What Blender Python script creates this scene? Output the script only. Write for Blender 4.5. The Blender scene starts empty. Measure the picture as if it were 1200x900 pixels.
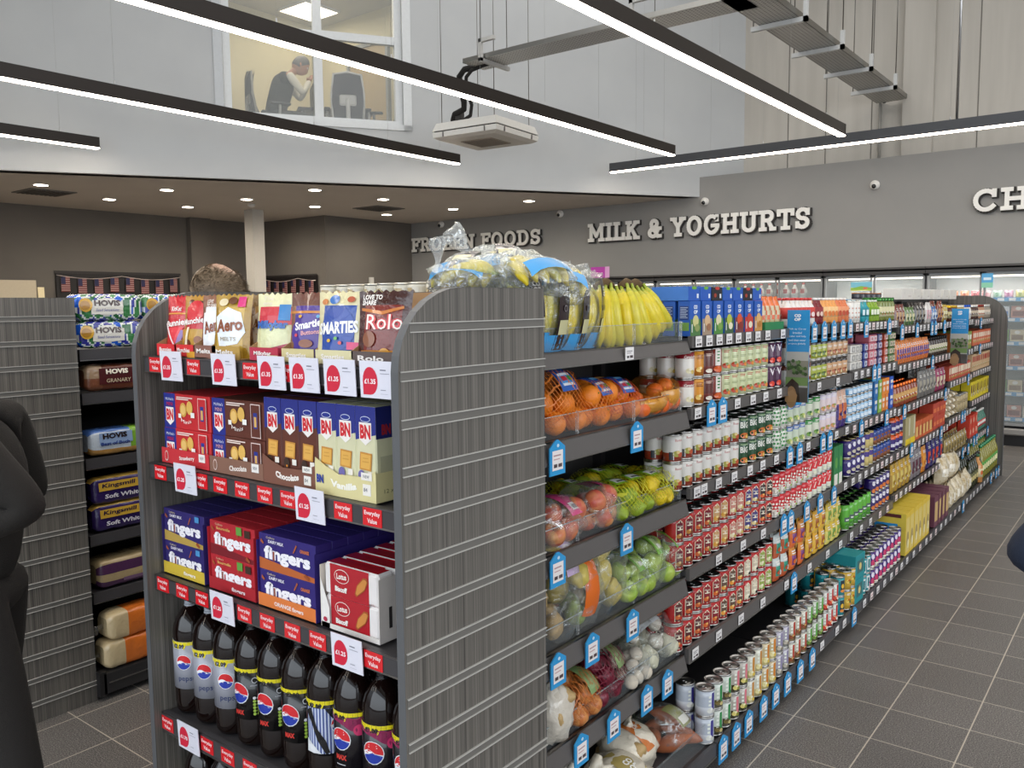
import bpy, bmesh, math, random
from mathutils import Vector, Matrix, noise
R=random.Random(7)
PI=math.pi
scn=bpy.context.scene
COL=scn.collection
def lin(h):
    if isinstance(h,tuple): return h
    h=h.lstrip('#'); o=[]
    for i in (0,2,4):
        v=int(h[i:i+2],16)/255; o.append(v/12.92 if v<=.04045 else ((v+.055)/1.055)**2.4)
    return (o[0],o[1],o[2],1.0)
def mixc(a,b,t):
    a=lin(a); b=lin(b); return tuple(a[i]*(1-t)+b[i]*t for i in range(3))+(1.0,)
def jit(c,a=.08,rr=R):
    c=lin(c); k=1+rr.uniform(-a,a); return (c[0]*k,c[1]*k,c[2]*k,1.0)
# ------------------------------------------------------------------ materials
MATS={}
def newmat(n):
    m=bpy.data.materials.new(n); m.use_nodes=True; nt=m.node_tree; nt.nodes.clear()
    o=nt.nodes.new('ShaderNodeOutputMaterial'); b=nt.nodes.new('ShaderNodeBsdfPrincipled')
    nt.links.new(b.outputs[0],o.inputs[0]); return m,nt,b,o
def N(nt,t,**k):
    n=nt.nodes.new(t)
    for a,v in k.items(): setattr(n,a,v)
    return n
def attr_mat(n,rough=.5,metal=0,spec=.5,alpha=1,bump=0,bscale=60,var=.06,coat=0,trans=0,emit=0,sss=0):
    m,nt,b,o=newmat(n); L=nt.links.new
    a=N(nt,'ShaderNodeAttribute',attribute_name='Col')
    tc=N(nt,'ShaderNodeTexCoord'); ns=N(nt,'ShaderNodeTexNoise'); ns.inputs['Scale'].default_value=bscale; ns.inputs['Detail'].default_value=3
    L(tc.outputs['Object'],ns.inputs['Vector'])
    hs=N(nt,'ShaderNodeHueSaturation'); mr=N(nt,'ShaderNodeMapRange')
    mr.inputs['To Min'].default_value=1-var; mr.inputs['To Max'].default_value=1+var
    L(ns.outputs[0],mr.inputs[0]); L(mr.outputs[0],hs.inputs['Value']); L(a.outputs['Color'],hs.inputs['Color']); L(hs.outputs[0],b.inputs['Base Color'])
    b.inputs['Roughness'].default_value=rough; b.inputs['Metallic'].default_value=metal
    b.inputs['Specular IOR Level'].default_value=spec; b.inputs['Alpha'].default_value=alpha
    b.inputs['Coat Weight'].default_value=coat; b.inputs['Transmission Weight'].default_value=trans
    if sss: b.inputs['Subsurface Weight'].default_value=sss; b.inputs['Subsurface Radius'].default_value=(.01,.004,.002); b.inputs['Subsurface Scale'].default_value=1
    if emit: L(hs.outputs[0],b.inputs['Emission Color']); b.inputs['Emission Strength'].default_value=emit
    if bump:
        bp=N(nt,'ShaderNodeBump'); bp.inputs['Strength'].default_value=bump; bp.inputs['Distance'].default_value=.004
        L(ns.outputs[0],bp.inputs['Height']); L(bp.outputs[0],b.inputs['Normal'])
    MATS[n]=m; return m
attr_mat('card',.55,bscale=30)
attr_mat('gloss',.22,coat=.3,bscale=30)
attr_mat('matte',.85,bscale=40)
attr_mat('metal',.28,metal=1,bscale=80)
attr_mat('paintmetal',.4,spec=.4,bscale=20)
attr_mat('film',.16,bump=.9,bscale=55,coat=.5,var=.1)
attr_mat('fruit',.4,bump=.35,bscale=260,var=.18)
attr_mat('waxy',.3,bump=.15,bscale=60,var=.22)
def thinmat(n,base,edge,crease,rough,scale,bump):
    m,nt,b,o=newmat(n); L=nt.links.new; nt.nodes.remove(b)
    a=N(nt,'ShaderNodeAttribute',attribute_name='Col'); tr=N(nt,'ShaderNodeBsdfTransparent'); gl=N(nt,'ShaderNodeBsdfGlossy'); df=N(nt,'ShaderNodeBsdfDiffuse'); m1=N(nt,'ShaderNodeMixShader'); m2=N(nt,'ShaderNodeMixShader')
    gl.inputs['Roughness'].default_value=rough; tc=N(nt,'ShaderNodeTexCoord'); ns=N(nt,'ShaderNodeTexNoise'); ns.inputs['Scale'].default_value=scale; ns.inputs['Detail'].default_value=4; ns.inputs['Distortion'].default_value=1.5; L(tc.outputs['Object'],ns.inputs['Vector'])
    bp=N(nt,'ShaderNodeBump'); bp.inputs['Strength'].default_value=bump; bp.inputs['Distance'].default_value=.01; L(ns.outputs[0],bp.inputs['Height']); L(bp.outputs[0],gl.inputs['Normal'])
    L(a.outputs['Color'],gl.inputs['Color']); L(a.outputs['Color'],df.inputs['Color']); m1.inputs[0].default_value=.35; L(gl.outputs[0],m1.inputs[1]); L(df.outputs[0],m1.inputs[2])
    lw=N(nt,'ShaderNodeLayerWeight'); lw.inputs[0].default_value=.35; mr=N(nt,'ShaderNodeMapRange'); mr.inputs[1].default_value=.56; mr.inputs[2].default_value=.75; mr.inputs[4].default_value=crease; L(ns.outputs[0],mr.inputs[0])
    e=N(nt,'ShaderNodeMath',operation='MULTIPLY_ADD'); e.inputs[1].default_value=edge; e.inputs[2].default_value=base; L(lw.outputs['Facing'],e.inputs[0]); ad=N(nt,'ShaderNodeMath',operation='ADD',use_clamp=True); L(e.outputs[0],ad.inputs[0]); L(mr.outputs[0],ad.inputs[1])
    L(ad.outputs[0],m2.inputs[0]); L(tr.outputs[0],m2.inputs[1]); L(m1.outputs[0],m2.inputs[2]); L(m2.outputs[0],o.inputs[0]); MATS[n]=m
thinmat('clearfilm',.05,.28,.55,.12,22,1.0)
thinmat('wrap',.13,.5,.85,.18,30,1.0)
thinmat('acrylic',.035,.12,0,.03,3,.0)
attr_mat('cola',.07,spec=.5,coat=.15,bscale=8)
attr_mat('cloth',.9,bump=.5,bscale=300,var=.2)
attr_mat('skin',.5,bump=.1,bscale=200,var=.06,sss=.1)
attr_mat('hair',.5,var=.25,bscale=150)
attr_mat('lamp',.5,emit=20)
attr_mat('lamplow',.5,emit=5)
attr_mat('lit',.5,emit=3)
def glassmat():
    m,nt,b,o=newmat('glass'); L=nt.links.new
    b.inputs['Base Color'].default_value=(.9,.95,.95,1); b.inputs['Roughness'].default_value=.02; b.inputs['Alpha'].default_value=.12; b.inputs['Specular IOR Level'].default_value=1
    MATS['glass']=m
    m2,nt,b,o=newmat('chillglass'); L=nt.links.new
    b.inputs['Base Color'].default_value=(.55,.6,.6,1); b.inputs['Roughness'].default_value=.03; b.inputs['Alpha'].default_value=.22; b.inputs['Specular IOR Level'].default_value=1
    tc=N(nt,'ShaderNodeTexCoord'); ns=N(nt,'ShaderNodeTexNoise'); ns.inputs['Scale'].default_value=1.2; bp=N(nt,'ShaderNodeBump'); bp.inputs['Strength'].default_value=.25; bp.inputs['Distance'].default_value=.05
    L(tc.outputs['Object'],ns.inputs['Vector']); L(ns.outputs[0],bp.inputs['Height']); L(bp.outputs[0],b.inputs['Normal'])
    MATS['chillglass']=m2
glassmat()
def netmat():
    m,nt,b,o=newmat('net'); L=nt.links.new
    a=N(nt,'ShaderNodeAttribute',attribute_name='Col'); L(a.outputs['Color'],b.inputs['Base Color'])
    tc=N(nt,'ShaderNodeTexCoord'); mp=[]
    for rot in ((0,.8,.6),(0,-.8,-.6)):
        ma=N(nt,'ShaderNodeMapping'); ma.inputs['Rotation'].default_value=rot; L(tc.outputs['Object'],ma.inputs['Vector'])
        w=N(nt,'ShaderNodeTexWave'); w.inputs['Scale'].default_value=30; w.inputs['Distortion'].default_value=.8; L(ma.outputs[0],w.inputs['Vector'])
        g=N(nt,'ShaderNodeMath',operation='GREATER_THAN'); g.inputs[1].default_value=.93; L(w.outputs[1],g.inputs[0]); mp.append(g)
    mx=N(nt,'ShaderNodeMath',operation='MAXIMUM'); L(mp[0].outputs[0],mx.inputs[0]); L(mp[1].outputs[0],mx.inputs[1])
    ml=N(nt,'ShaderNodeMath',operation='MULTIPLY'); ml.inputs[1].default_value=.75; L(mx.outputs[0],ml.inputs[0]); L(ml.outputs[0],b.inputs['Alpha'])
    b.inputs['Roughness'].default_value=.4; MATS['net']=m
netmat()
def laminate():
    m,nt,b,o=newmat('laminate'); L=nt.links.new
    tc=N(nt,'ShaderNodeTexCoord'); ma=N(nt,'ShaderNodeMapping'); ma.inputs['Scale'].default_value=(330,330,1.0); L(tc.outputs['Object'],ma.inputs['Vector'])
    ns=N(nt,'ShaderNodeTexNoise'); ns.inputs['Scale'].default_value=1; ns.inputs['Detail'].default_value=4; L(ma.outputs[0],ns.inputs['Vector'])
    ma2=N(nt,'ShaderNodeMapping'); ma2.inputs['Scale'].default_value=(75,75,.3); L(tc.outputs['Object'],ma2.inputs['Vector'])
    n2=N(nt,'ShaderNodeTexNoise'); n2.inputs['Scale'].default_value=1; L(ma2.outputs[0],n2.inputs['Vector'])
    ad=N(nt,'ShaderNodeMath',operation='MULTIPLY_ADD'); ad.inputs[1].default_value=.55; L(n2.outputs[0],ad.inputs[0]); L(ns.outputs[0],ad.inputs[2])
    cr=N(nt,'ShaderNodeValToRGB'); e=cr.color_ramp.elements; e[0].position=.5; e[0].color=lin('#373431'); e[1].position=1.04; e[1].color=lin('#76716a')
    L(ad.outputs[0],cr.inputs[0]); L(cr.outputs[0],b.inputs['Base Color']); b.inputs['Roughness'].default_value=.42; MATS['laminate']=m
laminate()
def floormat():
    m,nt,b,o=newmat('floor_tiles'); L=nt.links.new
    tc=N(nt,'ShaderNodeTexCoord'); sp=N(nt,'ShaderNodeSeparateXYZ'); L(tc.outputs['Object'],sp.inputs[0]); P=.3033
    def M(op,*a):
        n=N(nt,'ShaderNodeMath',operation=op)
        for i,x in enumerate(a):
            if isinstance(x,(int,float)): n.inputs[i].default_value=x
            else: L(x,n.inputs[i])
        return n.outputs[0]
    ds=[];ids=[]
    for k,off in ((0,1.158),(1,-3.088)):
        v=M('DIVIDE',M('ADD',sp.outputs[k],off+P*100),P); f=M('FRACT',v); ids.append(M('FLOOR',M('ADD',v,.5)) if 0 else M('FLOOR',v))
        d=M('ABSOLUTE',M('SUBTRACT',M('FRACT',M('ADD',f,.5)),.5)); ds.append(d)
    g=M('MAXIMUM',M('LESS_THAN',ds[0],.0082),M('LESS_THAN',ds[1],.0075))
    cm=N(nt,'ShaderNodeCombineXYZ'); L(ids[0],cm.inputs[0]); L(ids[1],cm.inputs[1]); wn=N(nt,'ShaderNodeTexWhiteNoise'); L(cm.outputs[0],wn.inputs[0])
    ns=N(nt,'ShaderNodeTexNoise'); ns.inputs['Scale'].default_value=210; ns.inputs['Detail'].default_value=2; L(tc.outputs['Object'],ns.inputs['Vector'])
    cr=N(nt,'ShaderNodeValToRGB'); e=cr.color_ramp.elements; e[0].position=.42; e[0].color=lin('#4b4744'); e[1].position=.72; e[1].color=lin('#9f9993'); L(ns.outputs[0],cr.inputs[0])
    n3=N(nt,'ShaderNodeTexNoise'); n3.inputs['Scale'].default_value=2.2; n3.inputs['Detail'].default_value=4; L(tc.outputs['Object'],n3.inputs['Vector'])
    hs=N(nt,'ShaderNodeHueSaturation'); L(cr.outputs[0],hs.inputs['Color']); L(M('MULTIPLY_ADD',wn.outputs[0],.16,M('MULTIPLY_ADD',n3.outputs[0],.35,.72)),hs.inputs['Value'])
    mx=N(nt,'ShaderNodeMix',data_type='RGBA'); L(g,mx.inputs[0]); L(hs.outputs[0],mx.inputs[6]); mx.inputs[7].default_value=lin('#c2b8a8'); L(mx.outputs[2],b.inputs['Base Color'])
    L(M('MULTIPLY_ADD',n3.outputs[0],.2,.33),b.inputs['Roughness']); bp=N(nt,'ShaderNodeBump'); bp.inputs['Strength'].default_value=.15; bp.inputs['Distance'].default_value=.002; L(ns.outputs[0],bp.inputs['Height']); L(bp.outputs[0],b.inputs['Normal'])
    MATS['floor']=m
floormat()
def wallmat(n,c1,c2,rough=.8,streak=False,scale=1.5):
    m,nt,b,o=newmat(n); L=nt.links.new; tc=N(nt,'ShaderNodeTexCoord'); ma=N(nt,'ShaderNodeMapping'); L(tc.outputs['Object'],ma.inputs['Vector'])
    if streak: ma.inputs['Scale'].default_value=(3,3,.25)
    ns=N(nt,'ShaderNodeTexNoise'); ns.inputs['Scale'].default_value=scale; ns.inputs['Detail'].default_value=6; L(ma.outputs[0],ns.inputs['Vector'])
    cr=N(nt,'ShaderNodeValToRGB'); e=cr.color_ramp.elements; e[0].position=.3; e[0].color=lin(c1); e[1].position=.7; e[1].color=lin(c2)
    L(ns.outputs[0],cr.inputs[0]); L(cr.outputs[0],b.inputs['Base Color']); b.inputs['Roughness'].default_value=rough
    n2=N(nt,'ShaderNodeTexNoise'); n2.inputs['Scale'].default_value=90; L(tc.outputs['Object'],n2.inputs['Vector']); bp=N(nt,'ShaderNodeBump'); bp.inputs['Strength'].default_value=.08; L(n2.outputs[0],bp.inputs['Height']); L(bp.outputs[0],b.inputs['Normal']); MATS[n]=m
wallmat('whitewall','#bfc1c2','#c5c7c7'); wallmat('greywall','#908f8c','#969491'); wallmat('darkwall','#645e58','#6a645d'); wallmat('concrete','#b9b4ab','#c6c1b8',streak=True,scale=2)
wallmat('soffit','#cdc4ba','#d2c9bf'); wallmat('officewall','#cbc2a2','#d0c7a8'); wallmat('ceil','#b9b7b3','#c2c0bc')
def perfmat():
    m,nt,b,o=newmat('perforated_steel'); L=nt.links.new; tc=N(nt,'ShaderNodeTexCoord'); sp=N(nt,'ShaderNodeSeparateXYZ'); L(tc.outputs['Object'],sp.inputs[0]); fs=[]
    for k in (0,1):
        a=N(nt,'ShaderNodeMath',operation='MULTIPLY'); a.inputs[1].default_value=26; L(sp.outputs[k],a.inputs[0]); f=N(nt,'ShaderNodeMath',operation='PINGPONG'); f.inputs[1].default_value=.5; L(a.outputs[0],f.inputs[0]); q=N(nt,'ShaderNodeMath',operation='POWER'); q.inputs[1].default_value=2; L(f.outputs[0],q.inputs[0]); fs.append(q)
    ad=N(nt,'ShaderNodeMath',operation='ADD'); L(fs[0].outputs[0],ad.inputs[0]); L(fs[1].outputs[0],ad.inputs[1]); lt=N(nt,'ShaderNodeMath',operation='LESS_THAN'); lt.inputs[1].default_value=.045; L(ad.outputs[0],lt.inputs[0])
    mx=N(nt,'ShaderNodeMix',data_type='RGBA'); L(lt.outputs[0],mx.inputs[0]); mx.inputs[6].default_value=lin('#b3b1ac'); mx.inputs[7].default_value=lin('#4d4a46'); L(mx.outputs[2],b.inputs['Base Color']); b.inputs['Roughness'].default_value=.4; b.inputs['Metallic'].default_value=.4; MATS['perf']=m
perfmat()
# ------------------------------------------------------------------ mesh builder
_txt={}
def textmesh(s,bold=0.0):
    k=(s,bold)
    if k in _txt: return _txt[k]
    cu=bpy.data.curves.new('t','FONT'); cu.body=s; cu.size=1; cu.resolution_u=2; cu.offset=bold; cu.fill_mode='FRONT'; cu.align_x='LEFT'
    cu.space_line=.85
    ob=bpy.data.objects.new('t',cu); COL.objects.link(ob); bpy.context.view_layer.update()
    dg=bpy.context.evaluated_depsgraph_get(); me=bpy.data.meshes.new_from_object(ob.evaluated_get(dg))
    vs=[(v.co.x,v.co.y) for v in me.vertices]; fs=[tuple(p.vertices) for p in me.polygons]
    bpy.data.objects.remove(ob); bpy.data.curves.remove(cu); bpy.data.meshes.remove(me)
    if vs:
        x0=min(v[0] for v in vs);x1=max(v[0] for v in vs);y0=min(v[1] for v in vs);y1=max(v[1] for v in vs)
        vs=[((v[0]-(x0+x1)/2)/(y1-y0),(v[1]-(y0+y1)/2)/(y1-y0)) for v in vs]; w=(x1-x0)/(y1-y0)
    else: w=1
    _txt[k]=(vs,fs,w); return _txt[k]
def tri(fs): return [(f[0],f[i],f[i+1]) for f in fs for i in range(1,len(f)-1)]
def tess(vs):
    from mathutils.geometry import tessellate_polygon
    return vs,[tuple(t) for t in tessellate_polygon([[Vector((x,y,0)) for x,y in vs]])]
def subdiv(vs,fs,mx):
    vs=list(vs); cache={}
    for _ in range(4):
        out=[]; ch=False
        for a,b,c in fs:
            e=[(math.dist(vs[a],vs[b]),a,b,c),(math.dist(vs[b],vs[c]),b,c,a),(math.dist(vs[c],vs[a]),c,a,b)]; l,p,q,r=max(e)
            if l>mx:
                k=(min(p,q),max(p,q))
                if k not in cache: cache[k]=len(vs); vs.append(((vs[p][0]+vs[q][0])/2,(vs[p][1]+vs[q][1])/2))
                m=cache[k]; out+=[(p,m,r),(m,q,r)]; ch=True
            else: out.append((a,b,c))
        fs=out
        if not ch: break
    return vs,fs
class MB:
    def __init__(s): s.v=[];s.f=[];s.c=[];s.m=[];s.sm=[]
    def add(s,vs,fs,col,m='card',smooth=False):
        o=len(s.v); s.v+= [tuple(v) for v in vs]; one=not isinstance(col,list)
        for i,f in enumerate(fs):
            s.f.append([o+k for k in f]); s.c.append(lin(col) if one else lin(col[i])); s.m.append(m); s.sm.append(smooth)
        return s
    def box(s,x0,x1,y0,y1,z0,z1,col,m='card',bev=0,cols=None):
        b=bev
        if b<=0:
            vs=[(x,y,z) for x in (x0,x1) for y in (y0,y1) for z in (z0,z1)]
            fs=[(0,1,3,2),(4,6,7,5),(0,4,5,1),(2,3,7,6),(0,2,6,4),(1,5,7,3)] # -x +x -y +y -z +z
            s.add(vs,fs,[ (cols or {}).get(k,col) for k in ('-x','+x','-y','+y','-z','+z')],m); return s
        vs=[];idx={}
        X=(x0,x1);Y=(y0,y1);Z=(z0,z1);S=(1,-1)
        for i in (0,1):
            for j in (0,1):
                for k in (0,1):
                    for a in range(3):
                        p=[X[i]+S[i]*b,Y[j]+S[j]*b,Z[k]+S[k]*b]; p[a]=(X[i],Y[j],Z[k])[a]; idx[(i,j,k,a)]=len(vs); vs.append(p)
        fs=[];cl=[]
        g=lambda *q: idx[q]
        cc=cols or {}
        for i in (0,1):
            q=[g(i,0,0,0),g(i,0,1,0),g(i,1,1,0),g(i,1,0,0)]; fs.append(q if i==0 else q[::-1]); cl.append(cc.get('-x' if i==0 else '+x',col))
            q=[g(0,i,0,1),g(1,i,0,1),g(1,i,1,1),g(0,i,1,1)]; fs.append(q if i==0 else q[::-1]); cl.append(cc.get('-y' if i==0 else '+y',col))
            q=[g(0,0,i,2),g(0,1,i,2),g(1,1,i,2),g(1,0,i,2)]; fs.append(q if i==0 else q[::-1]); cl.append(cc.get('-z' if i==0 else '+z',col))
        for i in (0,1):
            for j in (0,1):
                fs+= [[g(i,j,0,0),g(i,j,1,0),g(i,j,1,1),g(i,j,0,1)],[g(i,0,j,0),g(i,1,j,0),g(i,1,j,2),g(i,0,j,2)],[g(0,i,j,1),g(1,i,j,1),g(1,i,j,2),g(0,i,j,2)]]; cl+=[col]*3
                for k in (0,1): fs.append([g(i,j,k,0),g(i,j,k,1),g(i,j,k,2)]); cl.append(col)
        s.add(vs,fs,cl,m); return s
    def lathe(s,prof,col,m='card',n=20,cx=0,cy=0,z0=0,smooth=True,colf=None,ax=None):
        vs=[];fs=[];cl=[]
        for r,z in prof:
            for i in range(n):
                a=2*PI*i/n-PI/2; p=(r*math.cos(a),r*math.sin(a),z)
                if ax: p=ax(p)
                vs.append((cx+p[0],cy+p[1],z0+p[2]))
        for j in range(len(prof)-1):
            for i in range(n):
                fs.append((j*n+i,j*n+(i+1)%n,(j+1)*n+(i+1)%n,(j+1)*n+i))
                cl.append(colf((i+.5)/n,(prof[j][1]+prof[j+1][1])/2,j) if colf else (col[j] if isinstance(col,list) else col))
        if prof[0][0]>1e-5: fs.append(tuple(range(n))[::-1]); cl.append(cl[0])
        if prof[-1][0]>1e-5: fs.append(tuple((len(prof)-1)*n+i for i in range(n))); cl.append(cl[-1])
        s.add(vs,fs,cl,m,smooth); return s
    def tube(s,pts,r,col,m='card',n=8,smooth=True,sq=None):
        pts=[Vector(p) for p in pts]; K=len(pts); rr=r if isinstance(r,list) else [r]*K; vs=[];fs=[]
        up=Vector((0,0,1)); prev=None
        for i,p in enumerate(pts):
            t=(pts[min(i+1,K-1)]-pts[max(i-1,0)]).normalized()
            if prev is None:
                a=up if abs(t.dot(up))<.95 else Vector((1,0,0)); u=t.cross(a).normalized()
            else: u=(prev-t*prev.dot(t)).normalized()
            prev=u; w=t.cross(u)
            for k in range(n):
                a=2*PI*k/n; q=p+(u*math.cos(a)*(sq or 1)+w*math.sin(a))*rr[i]; vs.append(q)
        for i in range(K-1):
            for k in range(n): fs.append((i*n+k,i*n+(k+1)%n,(i+1)*n+(k+1)%n,(i+1)*n+k))
        fs.append(tuple(range(n))[::-1]); fs.append(tuple((K-1)*n+k for k in range(n)))
        s.add(vs,fs,col,m,smooth); return s
    def grid(s,nu,nv,pf,cf,m='card',smooth=True):
        vs=[pf(i/nu,j/nv) for j in range(nv+1) for i in range(nu+1)]; W=nu+1
        fs=[];cl=[]
        for j in range(nv):
            for i in range(nu): fs.append((j*W+i,j*W+i+1,(j+1)*W+i+1,(j+1)*W+i)); cl.append(cf((i+.5)/nu,(j+.5)/nv) if callable(cf) else cf)
        s.add(vs,fs,cl,m,smooth); return s
    def ball(s,c,r,col,m='fruit',n=14,k=9,sc=(1,1,1),nz=0,seed=0,colf=None):
        vs=[];fs=[];cl=[]
        for j in range(k+1):
            t=PI*j/k
            for i in range(n):
                a=2*PI*i/n; d=Vector((math.sin(t)*math.cos(a),math.sin(t)*math.sin(a),math.cos(t)))
                q=1+(nz*noise.noise(d*1.7+Vector((seed,seed*.7,0))) if nz else 0)
                vs.append((c[0]+d.x*r*sc[0]*q,c[1]+d.y*r*sc[1]*q,c[2]+d.z*r*sc[2]*q))
        for j in range(k):
            for i in range(n): fs.append((j*n+i,(j+1)*n+i,(j+1)*n+(i+1)%n,j*n+(i+1)%n)); cl.append(colf(i/n,j/k) if colf else col)
        s.add(vs,fs,cl,m,True); return s
    def art(s,items,mp,m='card',step=None,l0=1):
        L=l0
        for it in items:
            k=it[0]; vs=[];fs=[]
            if k=='r':
                _,x0,y0,x1,y1,c=it; nx=1 if not step else max(1,math.ceil(abs(x1-x0)/step)); ny=1 if not step else max(1,math.ceil(abs(y1-y0)/(step*3)))
                vs=[(x0+(x1-x0)*i/nx,y0+(y1-y0)*j/ny) for j in range(ny+1) for i in range(nx+1)]
                fs=[(j*(nx+1)+i,j*(nx+1)+i+1,(j+1)*(nx+1)+i+1,(j+1)*(nx+1)+i) for j in range(ny) for i in range(nx)]
            elif k=='p': vs=it[1]; fs=[tuple(range(len(vs)))]; c=it[2]
            elif k=='e':
                cx,cy,rx,ry,c=it[1:6]; ro=it[6] if len(it)>6 else 0; n=16; vs=[(cx,cy)]
                for i in range(n):
                    a=2*PI*i/n; x=rx*math.cos(a); y=ry*math.sin(a); vs.append((cx+x*math.cos(ro)-y*math.sin(ro),cy+x*math.sin(ro)+y*math.cos(ro)))
                fs=[(0,1+i,1+(i+1)%n) for i in range(n)]
            elif k=='arc': # half disc: cx cy r a0 a1 col
                cx,cy,r,a0,a1,c=it[1:7]; n=12; vs=[(cx,cy)]+[(cx+r*math.cos(a0+(a1-a0)*i/n),cy+r*math.sin(a0+(a1-a0)*i/n)) for i in range(n+1)]; fs=[(0,1+i,2+i) for i in range(n)]
            elif k=='t':
                _,st,cx,cy,h,c=it[:6]; o=it[6] if len(it)>6 else {}
                tv,tf,w=textmesh(st,o.get('b',.0)); sx=1.0
                if 'w' in o: sx=o['w']/(w*h)
                ro=o.get('rot',0); sh=o.get('sh',0); ar=o.get('arc',0)
                for x,y in tv:
                    x*=h*sx; y*=h; x+=sh*y; y+=ar*x*x
                    vs.append((cx+x*math.cos(ro)-y*math.sin(ro),cy+x*math.sin(ro)+y*math.cos(ro)))
                fs=tf
            if step and k!='r':
                if k=='p': vs,fs=subdiv(*tess(vs),step*2)
                elif k!='t' or max(abs(v[0]-vs[0][0]) for v in vs)>step*2: vs,fs=subdiv(vs,tri(fs),step*2)
            s.add([mp(x,y,L) for x,y in vs],fs,c,m); L+=1
        return s
    def mesh(s,name):
        me=bpy.data.meshes.new(name); me.from_pydata(s.v,[],s.f)
        keys=[]; mi=[]
        for k in s.m:
            if k not in keys: keys.append(k)
            mi.append(keys.index(k))
        for k in keys: me.materials.append(MATS[k])
        me.polygons.foreach_set('material_index',mi); me.polygons.foreach_set('use_smooth',s.sm)
        at=me.color_attributes.new('Col','FLOAT_COLOR','CORNER'); buf=[]
        for p,c in zip(s.f,s.c): buf+=list(c)*len(p)
        if len(buf)==len(at.data)*4: at.data.foreach_set('color',buf)
        me.update(); return me
    def obj(s,name,parent=None,loc=(0,0,0),rot=(0,0,0)):
        o=bpy.data.objects.new(name,s.mesh(name)); COL.objects.link(o); o.location=loc; o.rotation_euler=rot
        if parent: o.parent=parent
        return o
def tag(o,label=None,cat=None,group=None,kind=None):
    if label: o['label']=label
    if cat: o['category']=cat
    if group: o['group']=group
    if kind: o['kind']=kind
    return o
def thing(name,label,cat,loc=(0,0,0),rz=0,group=None,rot=None):
    o=bpy.data.objects.new(name,None); COL.objects.link(o); o.location=loc; o.rotation_euler=rot or (0,0,rz); o.empty_display_size=.05
    return tag(o,label,cat,group)
def inst(src,loc,rot=(0,0,0),parent=None,label=None,cat=None,group=None,scale=None):
    o=src.copy(); COL.objects.link(o); o.location=loc; o.rotation_euler=rot; o.parent=parent
    if scale: o.scale=scale
    for k in ('label','category','group'):
        if k in o: del o[k]
    return tag(o,label,cat,group)
def clone(root,loc,rot=(0,0,0),label=None,group=None,scale=None):
    r=root.copy(); COL.objects.link(r); r.location=loc; r.rotation_euler=rot
    if scale: r.scale=scale
    if label: r['label']=label
    if group: r['group']=group
    for ch in root.children:
        c=ch.copy(); COL.objects.link(c); c.parent=r
        for g in ch.children: d=g.copy(); COL.objects.link(d); d.parent=c
    return r
def fr(yf,ox=0,oz=0):   # art on a plane facing -y
    return lambda x,y,l: (ox+x,yf-.0003*l,oz+y)
def fx(xf,oy=0,oz=0):   # art on a plane facing +x
    return lambda x,y,l: (xf+.0003*l,oy+x,oz+y)
def cyl(r,oz=0,ph=0,k=.00035):
    return lambda x,y,l: ((r+k*l)*math.sin(x/r+ph),-(r+k*l)*math.cos(x/r+ph),oz+y)
# ------------------------------------------------------------------ the room
def struct(name,mb): return tag(mb.obj(name),kind='structure')
FA=Vector((-10.639,4.193)); FD=Vector((.53476,.845)); FB=Vector((-.845,.53476))  # fascia line, direction, behind
def fpt(s,b,z): q=FA+FD*s+FB*b; return (q.x,q.y,z)
def fbox(mb,s0,s1,b0,b1,z0,z1,col,m):
    vs=[fpt(s,b,z) for s in (s0,s1) for b in (b0,b1) for z in (z0,z1)]
    mb.add(vs,[(0,1,3,2),(4,6,7,5),(0,4,5,1),(2,3,7,6),(0,2,6,4),(1,5,7,3)],col,m)
W='#ffffff'
struct('floor',MB().box(-16,9,-6,13,-.05,0,W,'floor'))
struct('wall_back',MB().box(-11.9,9,12.0,12.12,0,3.61,W,'greywall').box(-5.6,9,12.12,12.66,3.55,3.605,W,'greywall'))
mb=MB().box(-11.9,9,12.66,12.8,3.3,7.2,W,'concrete').box(-3.0,-2.62,12.56,12.66,3.6,7.2,W,'concrete')
for x in (-4.6,-4.05,-3.42,-2.1,-1.45,-.7,.1,1.2): mb.box(x-.006,x+.006,12.654,12.662,3.6,7.2,'#77736c','matte')
struct('wall_upper',mb)
mb=MB(); zt=7.2
fbox(mb,-9,2.46,0,.22,3.32,zt,W,'whitewall'); fbox(mb,4.71,10.6,0,.22,3.32,zt,W,'whitewall'); fbox(mb,2.46,4.71,0,.22,3.32,4.1,W,'whitewall'); fbox(mb,2.46,4.71,0,.22,6.4,zt,W,'whitewall')
struct('wall_mezzanine',mb)
mb=MB(); e=fpt(10.55,.1,0); a=fpt(-9,.1,0)
P6=[(-14.2,-1.28),(-5.76,12.02),(-14.2,12.02)]
mb.add([(x,y,3.32) for x,y in P6]+[(x,y,3.6) for x,y in P6],[(2,1,0),(3,4,5)]+[(i,(i+1)%3,3+(i+1)%3,3+i) for i in range(3)],W,'soffit')
struct('ceiling',mb)
struct('ceiling',MB().box(-16,9,-6,13,7.2,7.3,W,'ceil'))
struct('wall_left',MB().box(-14,-13.85,-4,9.95,0,3.32,W,'darkwall').box(-13.85,-13.72,8.45,8.85,0,3.32,W,'darkwall'))
struct('wall_rear',MB().box(-14,-11.78,9.85,9.98,0,3.32,W,'darkwall'))
struct('wall_corner',MB().box(-11.9,-11.78,9.98,12.0,0,3.32,W,'darkwall'))
struct('trim_1',MB().box(-12.12,-11.9,8.45,8.67,0,3.32,'#b9b4ab','matte'))   # round free-standing column
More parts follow.
